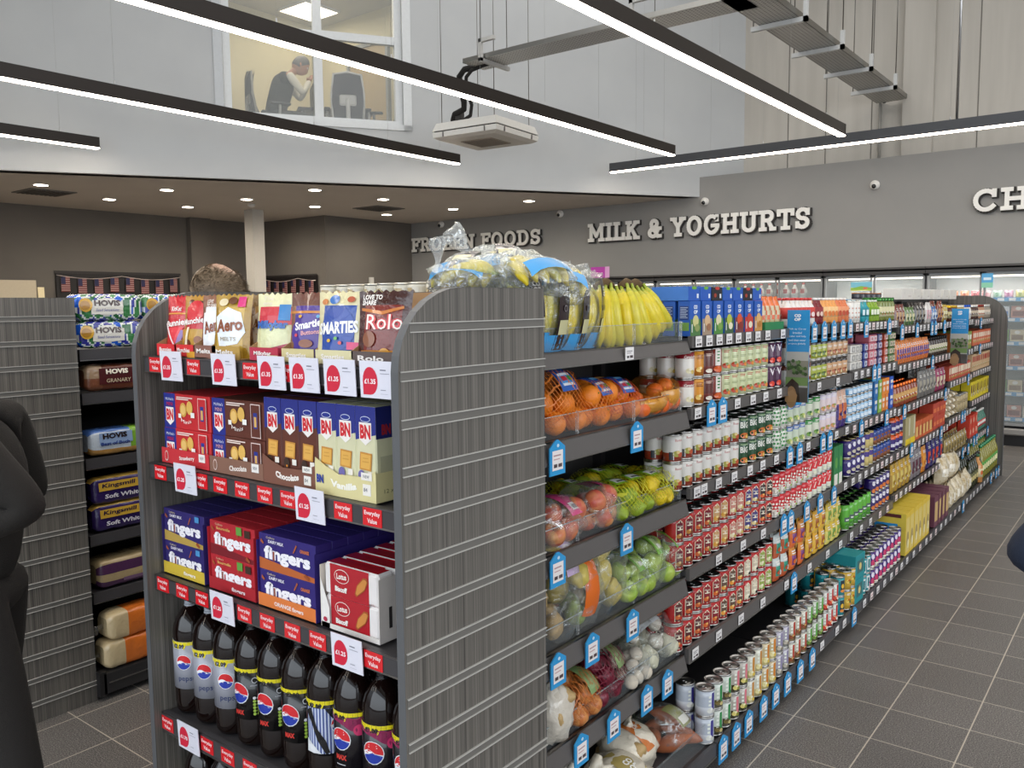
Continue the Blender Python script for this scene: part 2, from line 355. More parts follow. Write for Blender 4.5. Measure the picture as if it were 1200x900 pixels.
# office behind the window
mb=MB(); OW='officewall'
struct('wall_office',MB().box(-10.99,-10.87,2.5,9.2,3.6,6.2,W,OW)); struct('wall_office',MB().box(-10.87,-7.86,9.06,9.18,3.6,6.2,W,OW))
mb.add([(-10.99,2.5,3.68),(-10.99,9.1,3.68),(-7.8,9.1,3.68),(-11.0,4.1,3.68)],[(0,3,2,1)],W,'soffit')
struct('floor',mb)
struct('ceiling',MB().add([(-10.9,2.5,6.1),(-10.9,9.1,6.1),(-7.8,9.1,6.1),(-11.0,4.1,6.1)],[(0,1,2,3)],W,'ceil'))
struct('door_1',MB().box(-10.1,-9.3,9.03,9.06,3.68,5.6,'#a8946f','card').box(-10.15,-10.1,9.0,9.06,3.68,5.65,'#8f9290','card').box(-9.3,-9.25,9.0,9.06,3.68,5.65,'#8f9290','card').box(-10.15,-9.25,9.0,9.06,5.6,5.65,'#8f9290','card'))
o=thing('ceiling_panel_light','bright square panel light in the ceiling of the upstairs office','ceiling light',(-10.28,8.42,6.1)); MB().box(-.3,.3,-.3,.3,-.03,-.001,'#fff4dc','lamplow').obj('diffuser',o); MB().box(-.32,.32,-.32,-.3,-.035,0,'#dddddd').box(-.32,.32,.3,.32,-.035,0,'#dddddd').box(-.32,-.3,-.3,.3,-.035,0,'#dddddd').box(.3,.32,-.3,.3,-.035,0,'#dddddd').obj('frame',o)
mb=MB(); wc='#dfe2e3'
fbox(mb,2.46,2.56,.06,.16,4.1,6.4,wc,'card');fbox(mb,4.62,4.71,.06,.16,4.1,6.4,wc,'card');fbox(mb,2.56,4.62,.06,.16,4.1,4.16,wc,'card');fbox(mb,2.56,4.62,.06,.16,6.3,6.4,wc,'card')
fbox(mb,3.57,3.68,.06,.16,4.16,6.3,wc,'card');fbox(mb,2.56,3.57,.07,.15,5.14,5.23,wc,'card');fbox(mb,3.68,4.62,.07,.15,5.14,5.24,wc,'card')
fbox(mb,2.36,2.46,-.02,.0,4.05,6.5,'#c9cdd0','card');fbox(mb,4.71,4.82,-.02,.0,4.03,6.5,wc,'card');fbox(mb,2.36,4.82,-.02,.0,4.03,4.10,wc,'card')
w1=struct('window_1',mb)
for k,(a0,a1,z0,z1) in enumerate([(2.56,3.57,4.16,5.14),(3.68,4.62,4.16,5.14),(2.56,3.57,5.23,6.3),(3.68,4.62,5.24,6.3)]):
    mb=MB(); fbox(mb,a0,a1,.105,.112,z0,z1,W,'glass'); p=mb.obj('pane',w1); tag(p,kind='structure')
# ------------------------------------------------------------------ linear lights
def bar(label,p0,p1,zb,hooks,bc='#231c18'):
    t=thing('linear_light',label,'ceiling light',((p0[0]+p1[0])/2,(p0[1]+p1[1])/2,zb),group='long linear lights hung over the shop floor')
    L=(Vector(p1)-Vector(p0)).length/2; ang=math.atan2(p1[1]-p0[1],p1[0]-p0[0]); t.rotation_euler[2]=ang
    MB().box(-L,L,-.038,.038,.028,.13,bc,'paintmetal').box(-L,L,-.04,-.037,.012,.028,bc,'paintmetal').box(-L,L,.037,.04,.012,.028,bc,'paintmetal').box(L-.004,L,-.04,.04,.02,.13,'#1c1816','paintmetal').obj('housing',t)
    MB().box(-L+.006,L-.005,-.037,.037,.0,.028,'#fff1df','lamp').obj('diffuser',t)
    for h in hooks:
        x=-L+h; MB().tube([(x,0,.13),(x,0,.17)],.006,'#c9c9c9','metal',6).tube([(x,0,.16),(x,0,7.2-zb)],.0011,'#b0b0ae','paintmetal',5).obj('suspension_wire',t)
    return t
bar('long black linear light ending left of the air conditioning cassette, above the office window sill',(-7.42,-3),(-7.42,8.45),3.55,[4.9,5.8,6.9,8,9.1,10.2,11.1])
bar('short stub of black linear light at the far left above the low ceiling',(-9.8,-3),(-9.8,4.92),3.55,[3,5,6.6,7.5])
bar('long black linear light crossing in front of the office window and the air conditioning cassette',(-4.99,-3),(-4.99,9.73),3.55,[4,5.6,6.8,7.9,9,10,11,12,12.5])
bar('black linear light nearest the camera, over the long aisle of tins',(-2.97,-3),(-2.97,9.85),3.55,[4.5,6.5,8.5,9.6,11.2,12.3])
bar('grey linear light running crosswise in front of the grey sign wall',(-6.29,10.4),(5,10.4),3.55,[.4,1.5,2.2,3.1,4.3,5.2,6.3],'#4a4b4e')
tag(MB().tube([(-8.9,-.2,3.7),(-8.86,-.15,3.75),(-8.85,-.15,4.2),(-8.85,-.15,7.2)],.006,'#222222').obj('power_cable'),'thin black power cable hanging down beside the office wall at far left','cable').location=(-1.5,4.2,0)
tag(MB().tube([(-1.93,10.42,3.68),(-1.93,10.42,7.2)],.014,'#b9b9b9','metal').obj('power_conduit'),'bright metal conduit dropping to the crosswise grey light','conduit')
# ------------------------------------------------------------------ air conditioning cassette
ac=thing('air_conditioner','white ceiling cassette air conditioner hanging under the cable tray','air conditioner',(-6.68,8.13,3.7),rz=.085)
h=.46
def frust(mb,h0,h1,z0,z1,c,m='card'):
    vs=[(sx*h0,sy*h0,z0) for sx,sy in ((-1,-1),(1,-1),(1,1),(-1,1))]+[(sx*h1,sy*h1,z1) for sx,sy in ((-1,-1),(1,-1),(1,1),(-1,1))]
    mb.add(vs,[(3,2,1,0),(4,5,6,7)]+[(i,(i+1)%4,4+(i+1)%4,4+i) for i in range(4)],c,m)
mb=MB(); frust(mb,.40,.46,0,.03,'#d2cdc4'); frust(mb,.46,.465,.03,.09,'#e4e2dc'); mb.obj('panel',ac)
mb=MB(); frust(mb,.445,.445,.09,.105,'#1f1c1a'); mb.obj('air_gap',ac)
mb=MB(); frust(mb,.465,.43,.105,.2,'#e0ded8'); mb.obj('casing',ac)
mb=MB(); mb.box(-.22,.22,-.22,.22,-.008,.002,'#9d9285')
for k in range(14): mb.box(-.2+k*.03,-.195+k*.03,-.2,.2,-.012,-.008,'#7c7267')
mb.obj('intake_grille',ac)
for sx,sy in ((-.3,-1),(.3,-1),(1,-.3),(1,.3)):
    x=sx*(.468 if abs(sx)==1 else 1); y=sy*(.468 if abs(sy)==1 else 1); MB().box(x-.006,x+.006,y-.006,y+.006,.03,.085,'#6a6660').obj('clip',ac)
for sx in (-1,1):
    for sy in (-1,1): MB().tube([(sx*.38,sy*.38,.2),(sx*.38,sy*.38,3.5)],.005,'#8f8d88','metal',6).obj('hanging_rod',ac)
MB().tube([(-.42,-.1,.2),(-.42,-.1,.3),(-.38,-.12,.36),(-.18,-.2,.38),(-.12,-.28,.44),(-.12,-.36,.6),(-.08,-.42,.7),(.02,-.46,.755),(.5,-.5,.775)],.035,'#1d1b1a','matte',10).tube([(-.3,-.1,.2),(-.28,-.12,.26),(-.1,-.18,.3),(-.03,-.25,.4),(-.03,-.36,.6),(.02,-.42,.68),(.14,-.48,.725),(.5,-.54,.765)],.022,'#232120','matte',10).obj('insulated_pipe',ac)
MB().box(-.36,-.28,-.14,-.06,.2,.38,'#3a3836').box(-.1,.1,-.16,0,.2,.27,'#8d8a84').obj('pipe_fitting',ac)
# ------------------------------------------------------------------ cable trays
ct=thing('cable_tray','perforated galvanised cable tray running to the air conditioner','cable tray',(-4.9,7.64,4.45))
MB().box(-1.55,1.75,-.18,.18,0,.004,W,'perf').box(-1.55,1.75,-.19,-.18,0,.05,'#b9b8b4','metal').box(-1.55,1.75,.18,.19,0,.05,'#b9b8b4','metal').obj('tray_base',ct)
for x in (-1.25,.65): 
    MB().box(x-.02,x+.02,-.25,.27,-.045,-.004,'#a9a8a4','paintmetal').box(x-.02,x+.02,-.25,-.21,-.04,.2,'#c3c2be','paintmetal').box(x-.02,x+.2,-.25,-.21,.16,.2,'#c3c2be','paintmetal').obj('support_bracket',ct)
    for y in (-.23,.24): MB().tube([(x,y,-.04),(x,y,2.75)],.005,'#8f8d88','metal',6).obj('hanging_rod',ct)
ct=thing('cable_tray','perforated galvanised cable tray running away to the upper back wall','cable tray',(-3.145,9.6,4.45))
MB().box(-.195,.195,-4.2,3.0,0,.004,W,'perf').box(-.2,-.19,-4.2,3.0,0,.06,'#8f8c86','metal').box(.19,.2,-4.2,3.0,0,.06,'#8f8c86','metal').obj('tray_base',ct)
for y in (-1.25,-.1,1.0,2.1): 
    MB().box(-.28,.28,y-.02,y+.02,-.05,-.004,'#c9cac8','paintmetal').box(.24,.28,y-.02,y+.02,-.05,.14,'#c9cac8','paintmetal').obj('support_bracket',ct)
    for x in (-.26,.26): MB().tube([(x,y,-.04),(x,y,2.75)],.006,'#77746e','metal',6).obj('hanging_rod',ct)
MB().tube([(-.1,-4,.03),(-.1,3,.03),(-.1,3.02,.0)],.02,'#222222','matte').obj('cable',ct)
for x in (-3.3,-2.95): tag(MB().tube([(x,12.62,3.62),(x,12.62,4.5)],.02,'#9b9891','paintmetal').obj('wall_conduit'),'grey conduit on the upper wall, '+('left' if x<-3 else 'right')+' of the pair below the tray end','conduit')
# ------------------------------------------------------------------ downlights etc
DL=[(-11.485,5.0),(-12.278,6.283),(-10.76,6.303),(-12.319,7.558),(-10.834,7.606),(-12.305,8.847),(-9.3,7.623),(-10.826,8.864),(-9.363,8.955),(-10.874,10.474),(-9.459,10.629),(-7.873,10.605)]
d0=None
for x,y in DL:
    if d0 is None:
        d0=thing('downlight','small round recessed downlight in the low grey ceiling','downlight',(x,y,3.32),group='recessed downlights in the low ceiling')
        MB().lathe([(.085,-.012),(.1,-.01),(.1,.0)],'#e8e4dc','card').obj('rim',d0); MB().lathe([(.0,-.013),(.082,-.013)],'#fff3df','lamp').obj('lens',d0)
    else: clone(d0,(x,y,3.32))
for x,y,l in ((-12.2,5.35,'flat dark square air vent in the low ceiling at the left'),(-10.3,9.75,'flat dark square air vent in the low ceiling left of the grey sign wall')):
    t=thing('ceiling_vent',l,'vent',(x,y,3.32)); MB().box(-.3,.3,-.3,.3,-.012,0,'#6f6a64').obj('frame',t); mb=MB()
    for k in range(9): mb.box(-.26,.26,-.25+k*.06,-.22+k*.06,-.02,-.012,'#4f4b47')
    mb.obj('louvre',t)
t=thing('smoke_detector','round white smoke detector on the low ceiling beside the column','smoke detector',(-11.35,8.05,3.32)); MB().lathe([(.0,-.05),(.03,-.05),(.055,-.03),(.06,0)],'#cfcbc4').obj('body',t)
c0=None
for x,z,l in ((-10.97,3.25,'above the first sign letters'),(-8.24,3.25,'between the two long signs'),(-5.6,3.24,'under the end of the white bulkhead'),(-3.17,3.26,'high on the open grey wall')):
    t=thing('security_camera','small white dome security camera '+l,'camera',(x,11.99,z),group='dome cameras on the sign wall')
    MB().lathe([(.0,-.02),(.055,-.02),(.06,.0),(.06,.03)],'#e6e3dd',ax=lambda p:(p[0],-p[2],p[1])).ball((0,-.03,-.01),.048,'#e6e3dd','card').obj('housing',t); MB().ball((.0,-.06,-.02),.03,'#0c0c0c','gloss').obj('lens',t)
# ------------------------------------------------------------------ slab letters of the signs
def letter_paths(ch):
    # unit cap height 1, returns width and list of strokes (polylines), serif bars
    T=.0
    def arc(cx,cy,rx,ry,a0,a1,n=14): return [(cx+rx*math.cos(math.radians(a0+(a1-a0)*i/n)),cy+ry*math.sin(math.radians(a0+(a1-a0)*i/n))) for i in range(n+1)]
    A={
    'F':(.62,[[(.16,.04),(.16,.96)],[(.02,.93),(.6,.93)],[(.16,.52),(.44,.52)],[(.6,.93),(.6,.72)],[(.44,.62),(.44,.42)],[(.02,.07),(.34,.07)]]),
    'R':(.76,[[(.16,.04),(.16,.96)],[(.02,.93),(.4,.93)]+arc(.4,.72,.2,.21,90,-90)+[(.16,.51)],[(.42,.5),(.62,.08)],[(.02,.07),(.3,.07)],[(.54,.07),(.76,.07)]]),
    'O':(.8,[arc(.4,.5,.31,.43,0,360,24)]),
    'Z':(.66,[[(.06,.93),(.6,.93),(.08,.07),(.62,.07)],[(.06,.93),(.06,.74)],[(.62,.07),(.62,.28)]]),
    'E':(.66,[[(.16,.04),(.16,.96)],[(.02,.93),(.6,.93),(.6,.74)],[(.16,.52),(.44,.52)],[(.02,.07),(.62,.07),(.62,.27)],[(.44,.62),(.44,.42)]]),
    'N':(.84,[[(.17,.04),(.17,.94)],[(.17,.92),(.67,.08)],[(.67,.06),(.67,.96)],[(.02,.93),(.22,.93)],[(.02,.07),(.32,.07)],[(.52,.93),(.82,.93)]]),
    'D':(.78,[[(.16,.04),(.16,.96)],[(.02,.93),(.36,.93)]+arc(.36,.5,.31,.43,90,-90)+[(.02,.07)]]),
    'S':(.62,[arc(.31,.715,.22,.215,20,270,14)+arc(.31,.285,.23,.215,90,-160,14),[(.54,.93),(.54,.7)],[(.07,.07),(.07,.3)]]),
    'M':(1.0,[[(.16,.04),(.16,.94)],[(.16,.92),(.5,.3),(.84,.92)],[(.84,.94),(.84,.04)],[(.02,.93),(.22,.93)],[(.78,.93),(.98,.93)],[(.02,.07),(.3,.07)],[(.7,.07),(.98,.07)]]),
    'I':(.36,[[(.18,.04),(.18,.96)],[(.02,.93),(.34,.93)],[(.02,.07),(.34,.07)]]),
    'L':(.62,[[(.16,.04),(.16,.96)],[(.02,.93),(.32,.93)],[(.02,.07),(.6,.07),(.6,.32)]]),
    'K':(.78,[[(.16,.04),(.16,.96)],[(.18,.42),(.62,.93)],[(.34,.58),(.62,.07)],[(.02,.93),(.3,.93)],[(.02,.07),(.3,.07)],[(.5,.93),(.76,.93)],[(.5,.07),(.78,.07)]]),
    '&':(.8,[[(.72,.08),(.58,.08),(.22,.62)]+arc(.36,.76,.16,.17,200,-60,12)+[(.2,.42)]+arc(.3,.27,.2,.2,130,330,10)+[(.6,.46)],[(.46,.5),(.74,.5)]]),
    'Y':(.76,[[(.12,.92),(.38,.5),(.64,.92)],[(.38,.52),(.38,.06)],[(.0,.93),(.26,.93)],[(.5,.93),(.76,.93)],[(.22,.07),(.54,.07)]]),
    'G':(.82,[arc(.42,.5,.32,.43,45,345,20)+[(.73,.44),(.46,.44)],[(.68,.96),(.68,.7)]]),
    'H':(.84,[[(.17,.04),(.17,.96)],[(.67,.04),(.67,.96)],[(.17,.5),(.67,.5)],[(.02,.93),(.32,.93)],[(.52,.93),(.82,.93)],[(.02,.07),(.32,.07)],[(.52,.07),(.82,.07)]]),
    'U':(.84,[[(.17,.94),(.17,.32)]+arc(.42,.32,.25,.25,180,360,12)+[(.67,.94)],[(.02,.93),(.32,.93)],[(.52,.93),(.82,.93)]]),
    'T':(.74,[[(.37,.04),(.37,.96)],[(.04,.74),(.04,.93),(.7,.93),(.7,.74)],[(.2,.07),(.54,.07)]]),
    'C':(.78,[arc(.42,.5,.32,.43,45,320,20),[(.68,.96),(.68,.68)]]),
    }
    return A[ch]
_sk=[0]
def stroke(mb,pts,w,y0,y1,col,m,sc,ox,oz):
    pts=[Vector((p[0],p[1])) for p in pts]
    for i in range(len(pts)-1):
        _sk[0]+=1; y0=y0-.00025 if i else y0-.0003*(_sk[0]%11)
        a,b=pts[i],pts[i+1]; d=(b-a).normalized(); n=Vector((-d.y,d.x))*w/2; e=d*w*(.42 if len(pts)>2 else .3)
        q=[a-e+n,a-e-n,b+e-n,b+e+n]; vs=[(ox+p.x*sc,y0,oz+p.y*sc) for p in q]+[(ox+p.x*sc,y1,oz+p.y*sc) for p in q]
        mb.add(vs,[(0,1,2,3),(7,6,5,4),(0,4,5,1),(1,5,6,2),(2,6,7,3),(3,7,4,0)],col,m)
def sign(name,words,x0,x1,z0,h,label):
    tot=sum((letter_paths(c)[0]+.13) if c!=' ' else .42 for c in words); k=(x1-x0)/(tot*h)
    t=thing('wall_sign',label,'sign',((x0+x1)/2,11.99,z0)); x=x0-(x0+x1)/2
    for c in words:
        if c==' ': x+=.42*h*k; continue
        w,st=letter_paths(c); a=MB(); sub=[[(p[0]*k,p[1]) for p in s] for s in st]
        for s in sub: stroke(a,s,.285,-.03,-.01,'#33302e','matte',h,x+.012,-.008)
        l=a.obj('letter',t); b=MB()
        for s in sub: stroke(b,s,.195,-.05,-.03,'#f0eee8','card',h,x,0)
        b.obj('letter_face',l); x+=(w+.13)*h*k
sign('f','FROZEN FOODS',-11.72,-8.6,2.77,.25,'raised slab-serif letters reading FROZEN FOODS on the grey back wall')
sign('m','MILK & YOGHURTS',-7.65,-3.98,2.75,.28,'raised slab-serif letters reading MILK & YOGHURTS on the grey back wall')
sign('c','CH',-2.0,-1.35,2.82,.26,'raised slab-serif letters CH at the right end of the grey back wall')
# ------------------------------------------------------------------ shutters with bunting, counter, sensor
def bunting(name_lab,p0,p1,z0,z1,n,lab2,sagz):
    d=Vector(p1)-Vector(p0); L=d.length; ang=math.atan2(d.y,d.x)
    t=thing('menu_board',name_lab,'board',(p0[0],p0[1],z0),rz=ang); MB().box(0,L,-.03,0,0,z1-z0,'#15100f','card').obj('panel',t)
    mb=MB(); mb.box(-.02,L+.02,-.04,-.03,z1-z0-.02,z1-z0+.02,'#2a2524','card'); mb.obj('frame',t)
    t=thing('flag_bunting',lab2,'bunting',(p0[0],p0[1],z1-.03),rz=ang); 
    MB().tube([(L*i/12,-.05,-.02-.05*math.sin(PI*((i*n/12/4)%1))) for i in range(13)],.006,'#b9a9a0').obj('string',t)
    w=L/n*.52
    for i in range(n):
        x=L*(i+.5)/n-w/2; zz=-.03-.05*math.sin(PI*(((i+.5)/4)%1)); m2=MB().box(x,x+w,-.055,-.05,zz-.23,zz,'#a58480','cloth')
        m2.art([('r',x,zz-.23+k*.034,x+w,zz-.213+k*.034,'#6e2a2a') for k in range(7)]+[('r',x,zz-.11,x+w*.5,zz,'#1e1f48')],fr(-.056)); m2.obj('flag',t)
bunting('wide black board on the dark left wall behind the flags',(-13.84,6.15),(-13.84,8.25),1.85,2.31,8,'string of small striped flags across the wide black board on the left wall',0)
bunting('narrow black board on the dark rear wall beside the column',(-13.5,9.84),(-12.0,9.84),1.85,2.29,6,'string of small striped flags across the narrow black board on the rear wall',0)
t=thing('cabinet','pale wooden cabinet top against the dark wall at far left','cabinet',(-13.4,5.2,0)); MB().box(-.4,.3,-.9,.35,0,2.15,'#b3a68f','card').obj('carcass',t); MB().box(.3,.32,.36,.45,0,2.05,'#d8c8a0').obj('door',t)
tag(MB().box(-.05,.05,-.03,0,-.06,.06,'#d4d1ca').obj('wall_sensor',loc=(-11.775,10.9,2.2),rot=(0,0,PI/2)),'small white sensor box on the dark wall left of the frozen sign','sensor')
# ------------------------------------------------------------------ shelving
STEEL='#424042'; RAIL='#5c5856'; DARK='#232122'
def ticket_mesh(kind):
    mb=MB()
    if kind=='white': mb.box(-.026,.026,-.0015,0,-.02,.02,'#e9e5e3').art([('r',-.018,.006,.016,.009,'#8d8a8c'),('r',-.018,.0,.008,.003,'#a9a2a4'),('r',-.018,-.014,-.006,-.007,'#3b3638'),('r',.0,-.014,.018,-.006,'#4a3d40')],fr(-.0016))
    if kind=='pink': mb.box(-.026,.026,-.0015,0,-.02,.02,'#ead9d6').art([('r',-.018,.004,.016,.009,'#b88'),('r',-.018,-.014,.018,-.006,'#6b5a5c')] if 0 else [('r',-.018,.004,.016,.009,'#b98a8a'),('r',-.018,-.014,.018,-.006,'#6b5a5c')],fr(-.0016))
    if kind=='blue':
        vs=[(-.038,-.048),(.038,-.048),(.038,.03),(.004,.052),(-.006,.052),(-.038,.03)]; n=6
        mb.add([(x,-.006,z) for x,z in vs]+[(x,-.002,z) for x,z in vs],[tuple(range(n)),tuple(range(2*n-1,n-1,-1))]+[(i,(i+1)%n+0,n+(i+1)%n,n+i) for i in range(n)],'#2f9ad6','gloss')
        mb.art([('r',-.026,-.034,.026,.022,'#ece6e4'),('r',-.02,.006,.016,.01,'#b08c90'),('r',-.02,-.004,.01,-.001,'#c59ea0'),('r',-.02,-.026,-.004,-.016,'#4b4042'),('r',.002,-.026,.02,-.016,'#574448'),('e',0,.036,.006,.005,'#bfe3f5')],fr(-.0062))
    return mb
TK={k:ticket_mesh(k).mesh('price_ticket') for k in ('white','pink','blue')}
EV=MB().box(-.03,.03,-.0012,0,-.02,.02,'#d8232b','gloss').art([('t','Everyday',0,.0075,.0125,'#f5dfe0',{'b':.02,'w':.05}),('t','Value',0,-.0085,.0105,'#f5dfe0',{'b':.02,'w':.031})],fr(-.0013)).mesh('value_sticker')
def meshobj(name,me,parent,loc,rot=(0,0,0),scale=None):
    o=bpy.data.objects.new(name,me); COL.objects.link(o); o.parent=parent; o.location=loc; o.rotation_euler=rot
    if scale: o.scale=scale
    return o
def slat_panel(mb,x0,x1,y0,y1,z1,slots,face,rf=0,rb=0,edge='#5c5d5f'):
    # panel in a y-z plane, outer slotted face on +x (face=1) or plain; rounded front (low y) and/or back top corner
    pts=[(y0,0)]
    if rf: pts+=[(y0+rf*1.15*(1-math.cos(a)),z1-rf+rf*math.sin(a)) for a in [PI/2*i/8 for i in range(9)]]
    else: pts+=[(y0,z1)]
    if rb: pts+=[(y1-rb*(1-math.sin(a)),z1-rb+rb*math.cos(a)) for a in [PI/2*i/8 for i in range(9)]]
    else: pts+=[(y1,z1)]
    pts+=[(y1,0)]; n=len(pts)
    mb.add([(x0,y,z) for y,z in pts],[tuple(range(n))],'#ffffff','laminate'); mb.add([(x1,y,z) for y,z in pts],[tuple(range(n))[::-1]],'#ffffff','laminate')
    mb.add([(x0-.001,y,z) for y,z in pts]+[(x1+.001,y,z) for y,z in pts],[(i,i+1,n+i+1,n+i) for i in range(n-1)],edge,'paintmetal')
    def inset(z):
        if not rf or z<z1-rf: return y0
        s=min(1,(z-(z1-rf))/rf); return y0+rf*1.15*(1-math.cos(math.asin(s)))
    if slots:
        z=z1-.086
        while z>.04:
            ya=inset(z)+.006; yb=y1
            mb.box(x1,x1+.0012,ya,yb,z-.0105,z+.0105,'#6a6762','paintmetal')
            for dz in (-.0105,.0085): mb.box(x1,x1+.005,ya,yb,z+dz,z+dz+.0022,'#b3b0aa','paintmetal')  # slot lips coloured pale to stand in for highlights on the metal
            z-=.1003
# ---- end unit facing the camera
XI0,XI1=-2.284,-1.265
ec=thing('end_shelving_unit','charcoal wood-grain end shelving unit stocked with sweets, biscuits and cola','shelving unit',(0,0,0))
mb=MB(); slat_panel(mb,-1.265,-1.245,1.22,1.735,1.767,True,1,rf=.178); mb.obj('side_panel',ec)
mb=MB(); slat_panel(mb,-2.305,-2.285,1.22,1.735,1.775,False,0,rf=.178); mb.obj('side_panel',ec)
MB().box(XI0,XI1,1.715,1.733,.05,1.752,DARK,'laminate').box(XI0,XI1,1.70,1.735,1.735,1.764,'#4a4a4c','paintmetal').obj('back_panel',ec)
ESH=[(1.594,1.548),(1.29,1.243),(.962,.916),(.548,.489),(.13,.07)]
EVX=[[-2.22,-2.03,-1.9,-1.78,-1.65],[-2.22,-2.019,-1.93,-1.834,-1.74,-1.648,-1.451,-1.355],[-2.237,-2.137,-2.04,-1.846,-1.75,-1.65,-1.555,-1.364],[-2.25,-2.048,-1.95,-1.85,-1.75,-1.65,-1.55,-1.45,-1.35],[]]
ECARD=[[(-2.175,-2.075,'£1.35'),(-1.93,-1.832,'£1.35'),(-1.735,-1.634,'£1.35'),(-1.617,-1.508,'£1.35'),(-1.495,-1.385,'£1.35'),(-1.372,-1.27,'£1.35')],[(-2.133,-2.03,'£1.25'),(-1.612,-1.504,'£1.25')],[(-1.985,-1.882,'£1.25'),(-1.498,-1.388,'£1.25')],[(-2.188,-2.068,'£1.70')],[]]
CARDM={}
def card(txt):
    if txt not in CARDM:
        mb=MB().box(-.052,.052,-.002,0,-.04,.04,'#e4e3ee','gloss'); mb.art([('p',[(-.043,-.033)]+[(-.02+.023*math.cos(a),-.003+.03*math.sin(a)) for a in [-PI/2+PI*1.5*i/14 for i in range(15)]],'#d0203c'),
        ('t',txt,-.0205,-.004,.011,'#fbeef0',{'b':.03,'w':.035}),('r',.012,.02,.03,.0225,'#7a7a88'),('r',.012,.013,.04,.0145,'#9a9aa8'),('r',.012,-.022,.028,-.0205,'#8a8a98'),('r',.012,-.03,.034,-.029,'#b6b6c2')],fr(-.0021))
        CARDM[txt]=mb.mesh('price_card')
    return CARDM[txt]
for i,(zt,zb) in enumerate(ESH):
    yf=1.242
    mb=MB().box(XI0+.004,XI1-.004,yf+.02,1.715,zb+.012,zt-.006,STEEL,'paintmetal').box(XI0+.004,XI1-.004,yf,yf+.02,zb,zt,STEEL,'paintmetal',bev=.002)
    mb.box(XI0+.004,XI1-.004,yf-.0015,yf,zb,zb+.004,'#a5a3a2','metal').box(XI0+.004,XI1-.004,yf-.0015,yf,zt-.004,zt,'#8a888a','metal')
    sh=mb.obj('shelf',ec); zc=(zt+zb)/2
    for x in EVX[i]: meshobj('value_sticker',EV,sh,(x,yf-.0006,zc))
    for x0,x1,tx in ECARD[i]: meshobj('price_card',card(tx),sh,((x0+x1)/2,yf-.008,zc-.0),(0.04,0,0))
MB().box(XI0,XI1,1.3,1.715,0,.07,DARK,'matte').obj('plinth',ec)
# ---- long run
UX=-1.35; BX=-1.232
def tickets(par,xf,zc,lst,hb=0):
    for y,k in lst: meshobj('price_ticket',TK[k],par,(xf+.001,y,zc-(.012 if k=='blue' else 0)),(0,0,PI/2))
def bay(label,y0,y1,levels,tk,tray=False,btk=[],kick=True):
    t=thing('shelving_bay',label,'shelving unit',(0,0,0),group=None)
    MB().box(-1.775,-1.76,y0,y1,.05,1.725,'#2a2827','matte').box(-1.78,-1.755,y0,y1,1.715,1.735,'#4a4a4c','paintmetal').obj('back_panel',t)
    MB().box(-1.765,-1.72,y0-.015,y0+.015,.02,1.72,'#2e2c2c','paintmetal').obj('upright',t)
    for k,(zt,zb) in enumerate(levels):
        mb=MB(); rc=RAIL
        mb.box(-1.76,UX-.016,y0+.004,y1-.004,zb+.014,zt-.008,STEEL,'paintmetal')
        if tray: mb.add([(UX-.014,y0+.003,zt),(UX-.014,y1-.003,zt),(UX+.002,y1-.003,zb),(UX+.002,y0+.003,zb)],[(0,1,2,3)],rc,'paintmetal').box(UX-.02,UX-.012,y0+.003,y1-.003,zt-.005,zt,'#8d8884','metal').add([(UX-.014,y1-.003,zt),(UX+.002,y1-.003,zb),(UX-.05,y1-.003,zb),(UX-.05,y1-.003,zt)],[(0,1,2,3)],rc,'paintmetal')
        else: mb.box(UX-.016,UX,y0+.004,y1-.004,zb,zt,rc,'paintmetal')
        mb.box(UX,UX+.003,y0+.003,y1-.003,zb,zb+.003,'#b0aeab','metal')
        sh=mb.obj('shelf',t)
        tickets(sh,UX+.003,(zt+zb)/2,tk[k] if k<len(tk) else [])
        if tray:
            ac=MB().box(UX-.03,UX-.027,y0+.02,y1-.01,zt,zt+.066,'#dfe8ea','acrylic').box(UX-.0305,UX-.0265,y0+.02,y1-.01,zt+.0655,zt+.067,'#b4bdbf','gloss')
            for q in (.0,.33,.66,.985): 
                yy=y0+.012+(y1-y0-.02)*q; ac.box(UX-.034,UX-.026,yy-.003,yy+.003,zt,zt+.07,'#eef3f4','wrap')
            ac.box(-1.74,UX-.03,y1-.012,y1-.009,zt,zt+.066,'#dfe8ea','acrylic').obj('riser',sh)
    mb=MB().box(-1.76,BX-.014,y0+.003,y1-.003,.07,.112,STEEL,'paintmetal').box(BX-.014,BX,y0+.003,y1-.003,.068,.118,'#4a494c','paintmetal').box(BX,BX+.003,y0+.003,y1-.003,.068,.072,'#b0aeab','metal').box(-1.7,BX-.06,y0,y1,0,.07,'#161514','matte')
    sh=mb.obj('base_shelf',t); tickets(sh,BX+.002,.094,btk)
    if tray: MB().box(BX-.03,BX-.027,y0+.02,y1-.01,.118,.2,'#dfe8ea','acrylic').box(-1.7,BX-.03,y1-.012,y1-.009,.118,.2,'#dfe8ea','acrylic').box(BX-.031,BX-.026,y0+.02,y1-.01,.197,.2,'#c9d2d4','clearfilm').obj('riser',sh)
    return t
def run_t(y0,y1,step,pb=0.0,rr=random.Random(3)):
    o=[];y=y0+.05
    while y<y1-.03: o.append((y,'blue' if rr.random()<pb else rr.choice(['white','white','pink']))); y+=step*rr.uniform(.85,1.15)
    return o
w='white'; b='blue'
TRL=[(1.592,1.546),(1.34,1.275),(1.014,.955),(.72,.655),(.424,.362)]
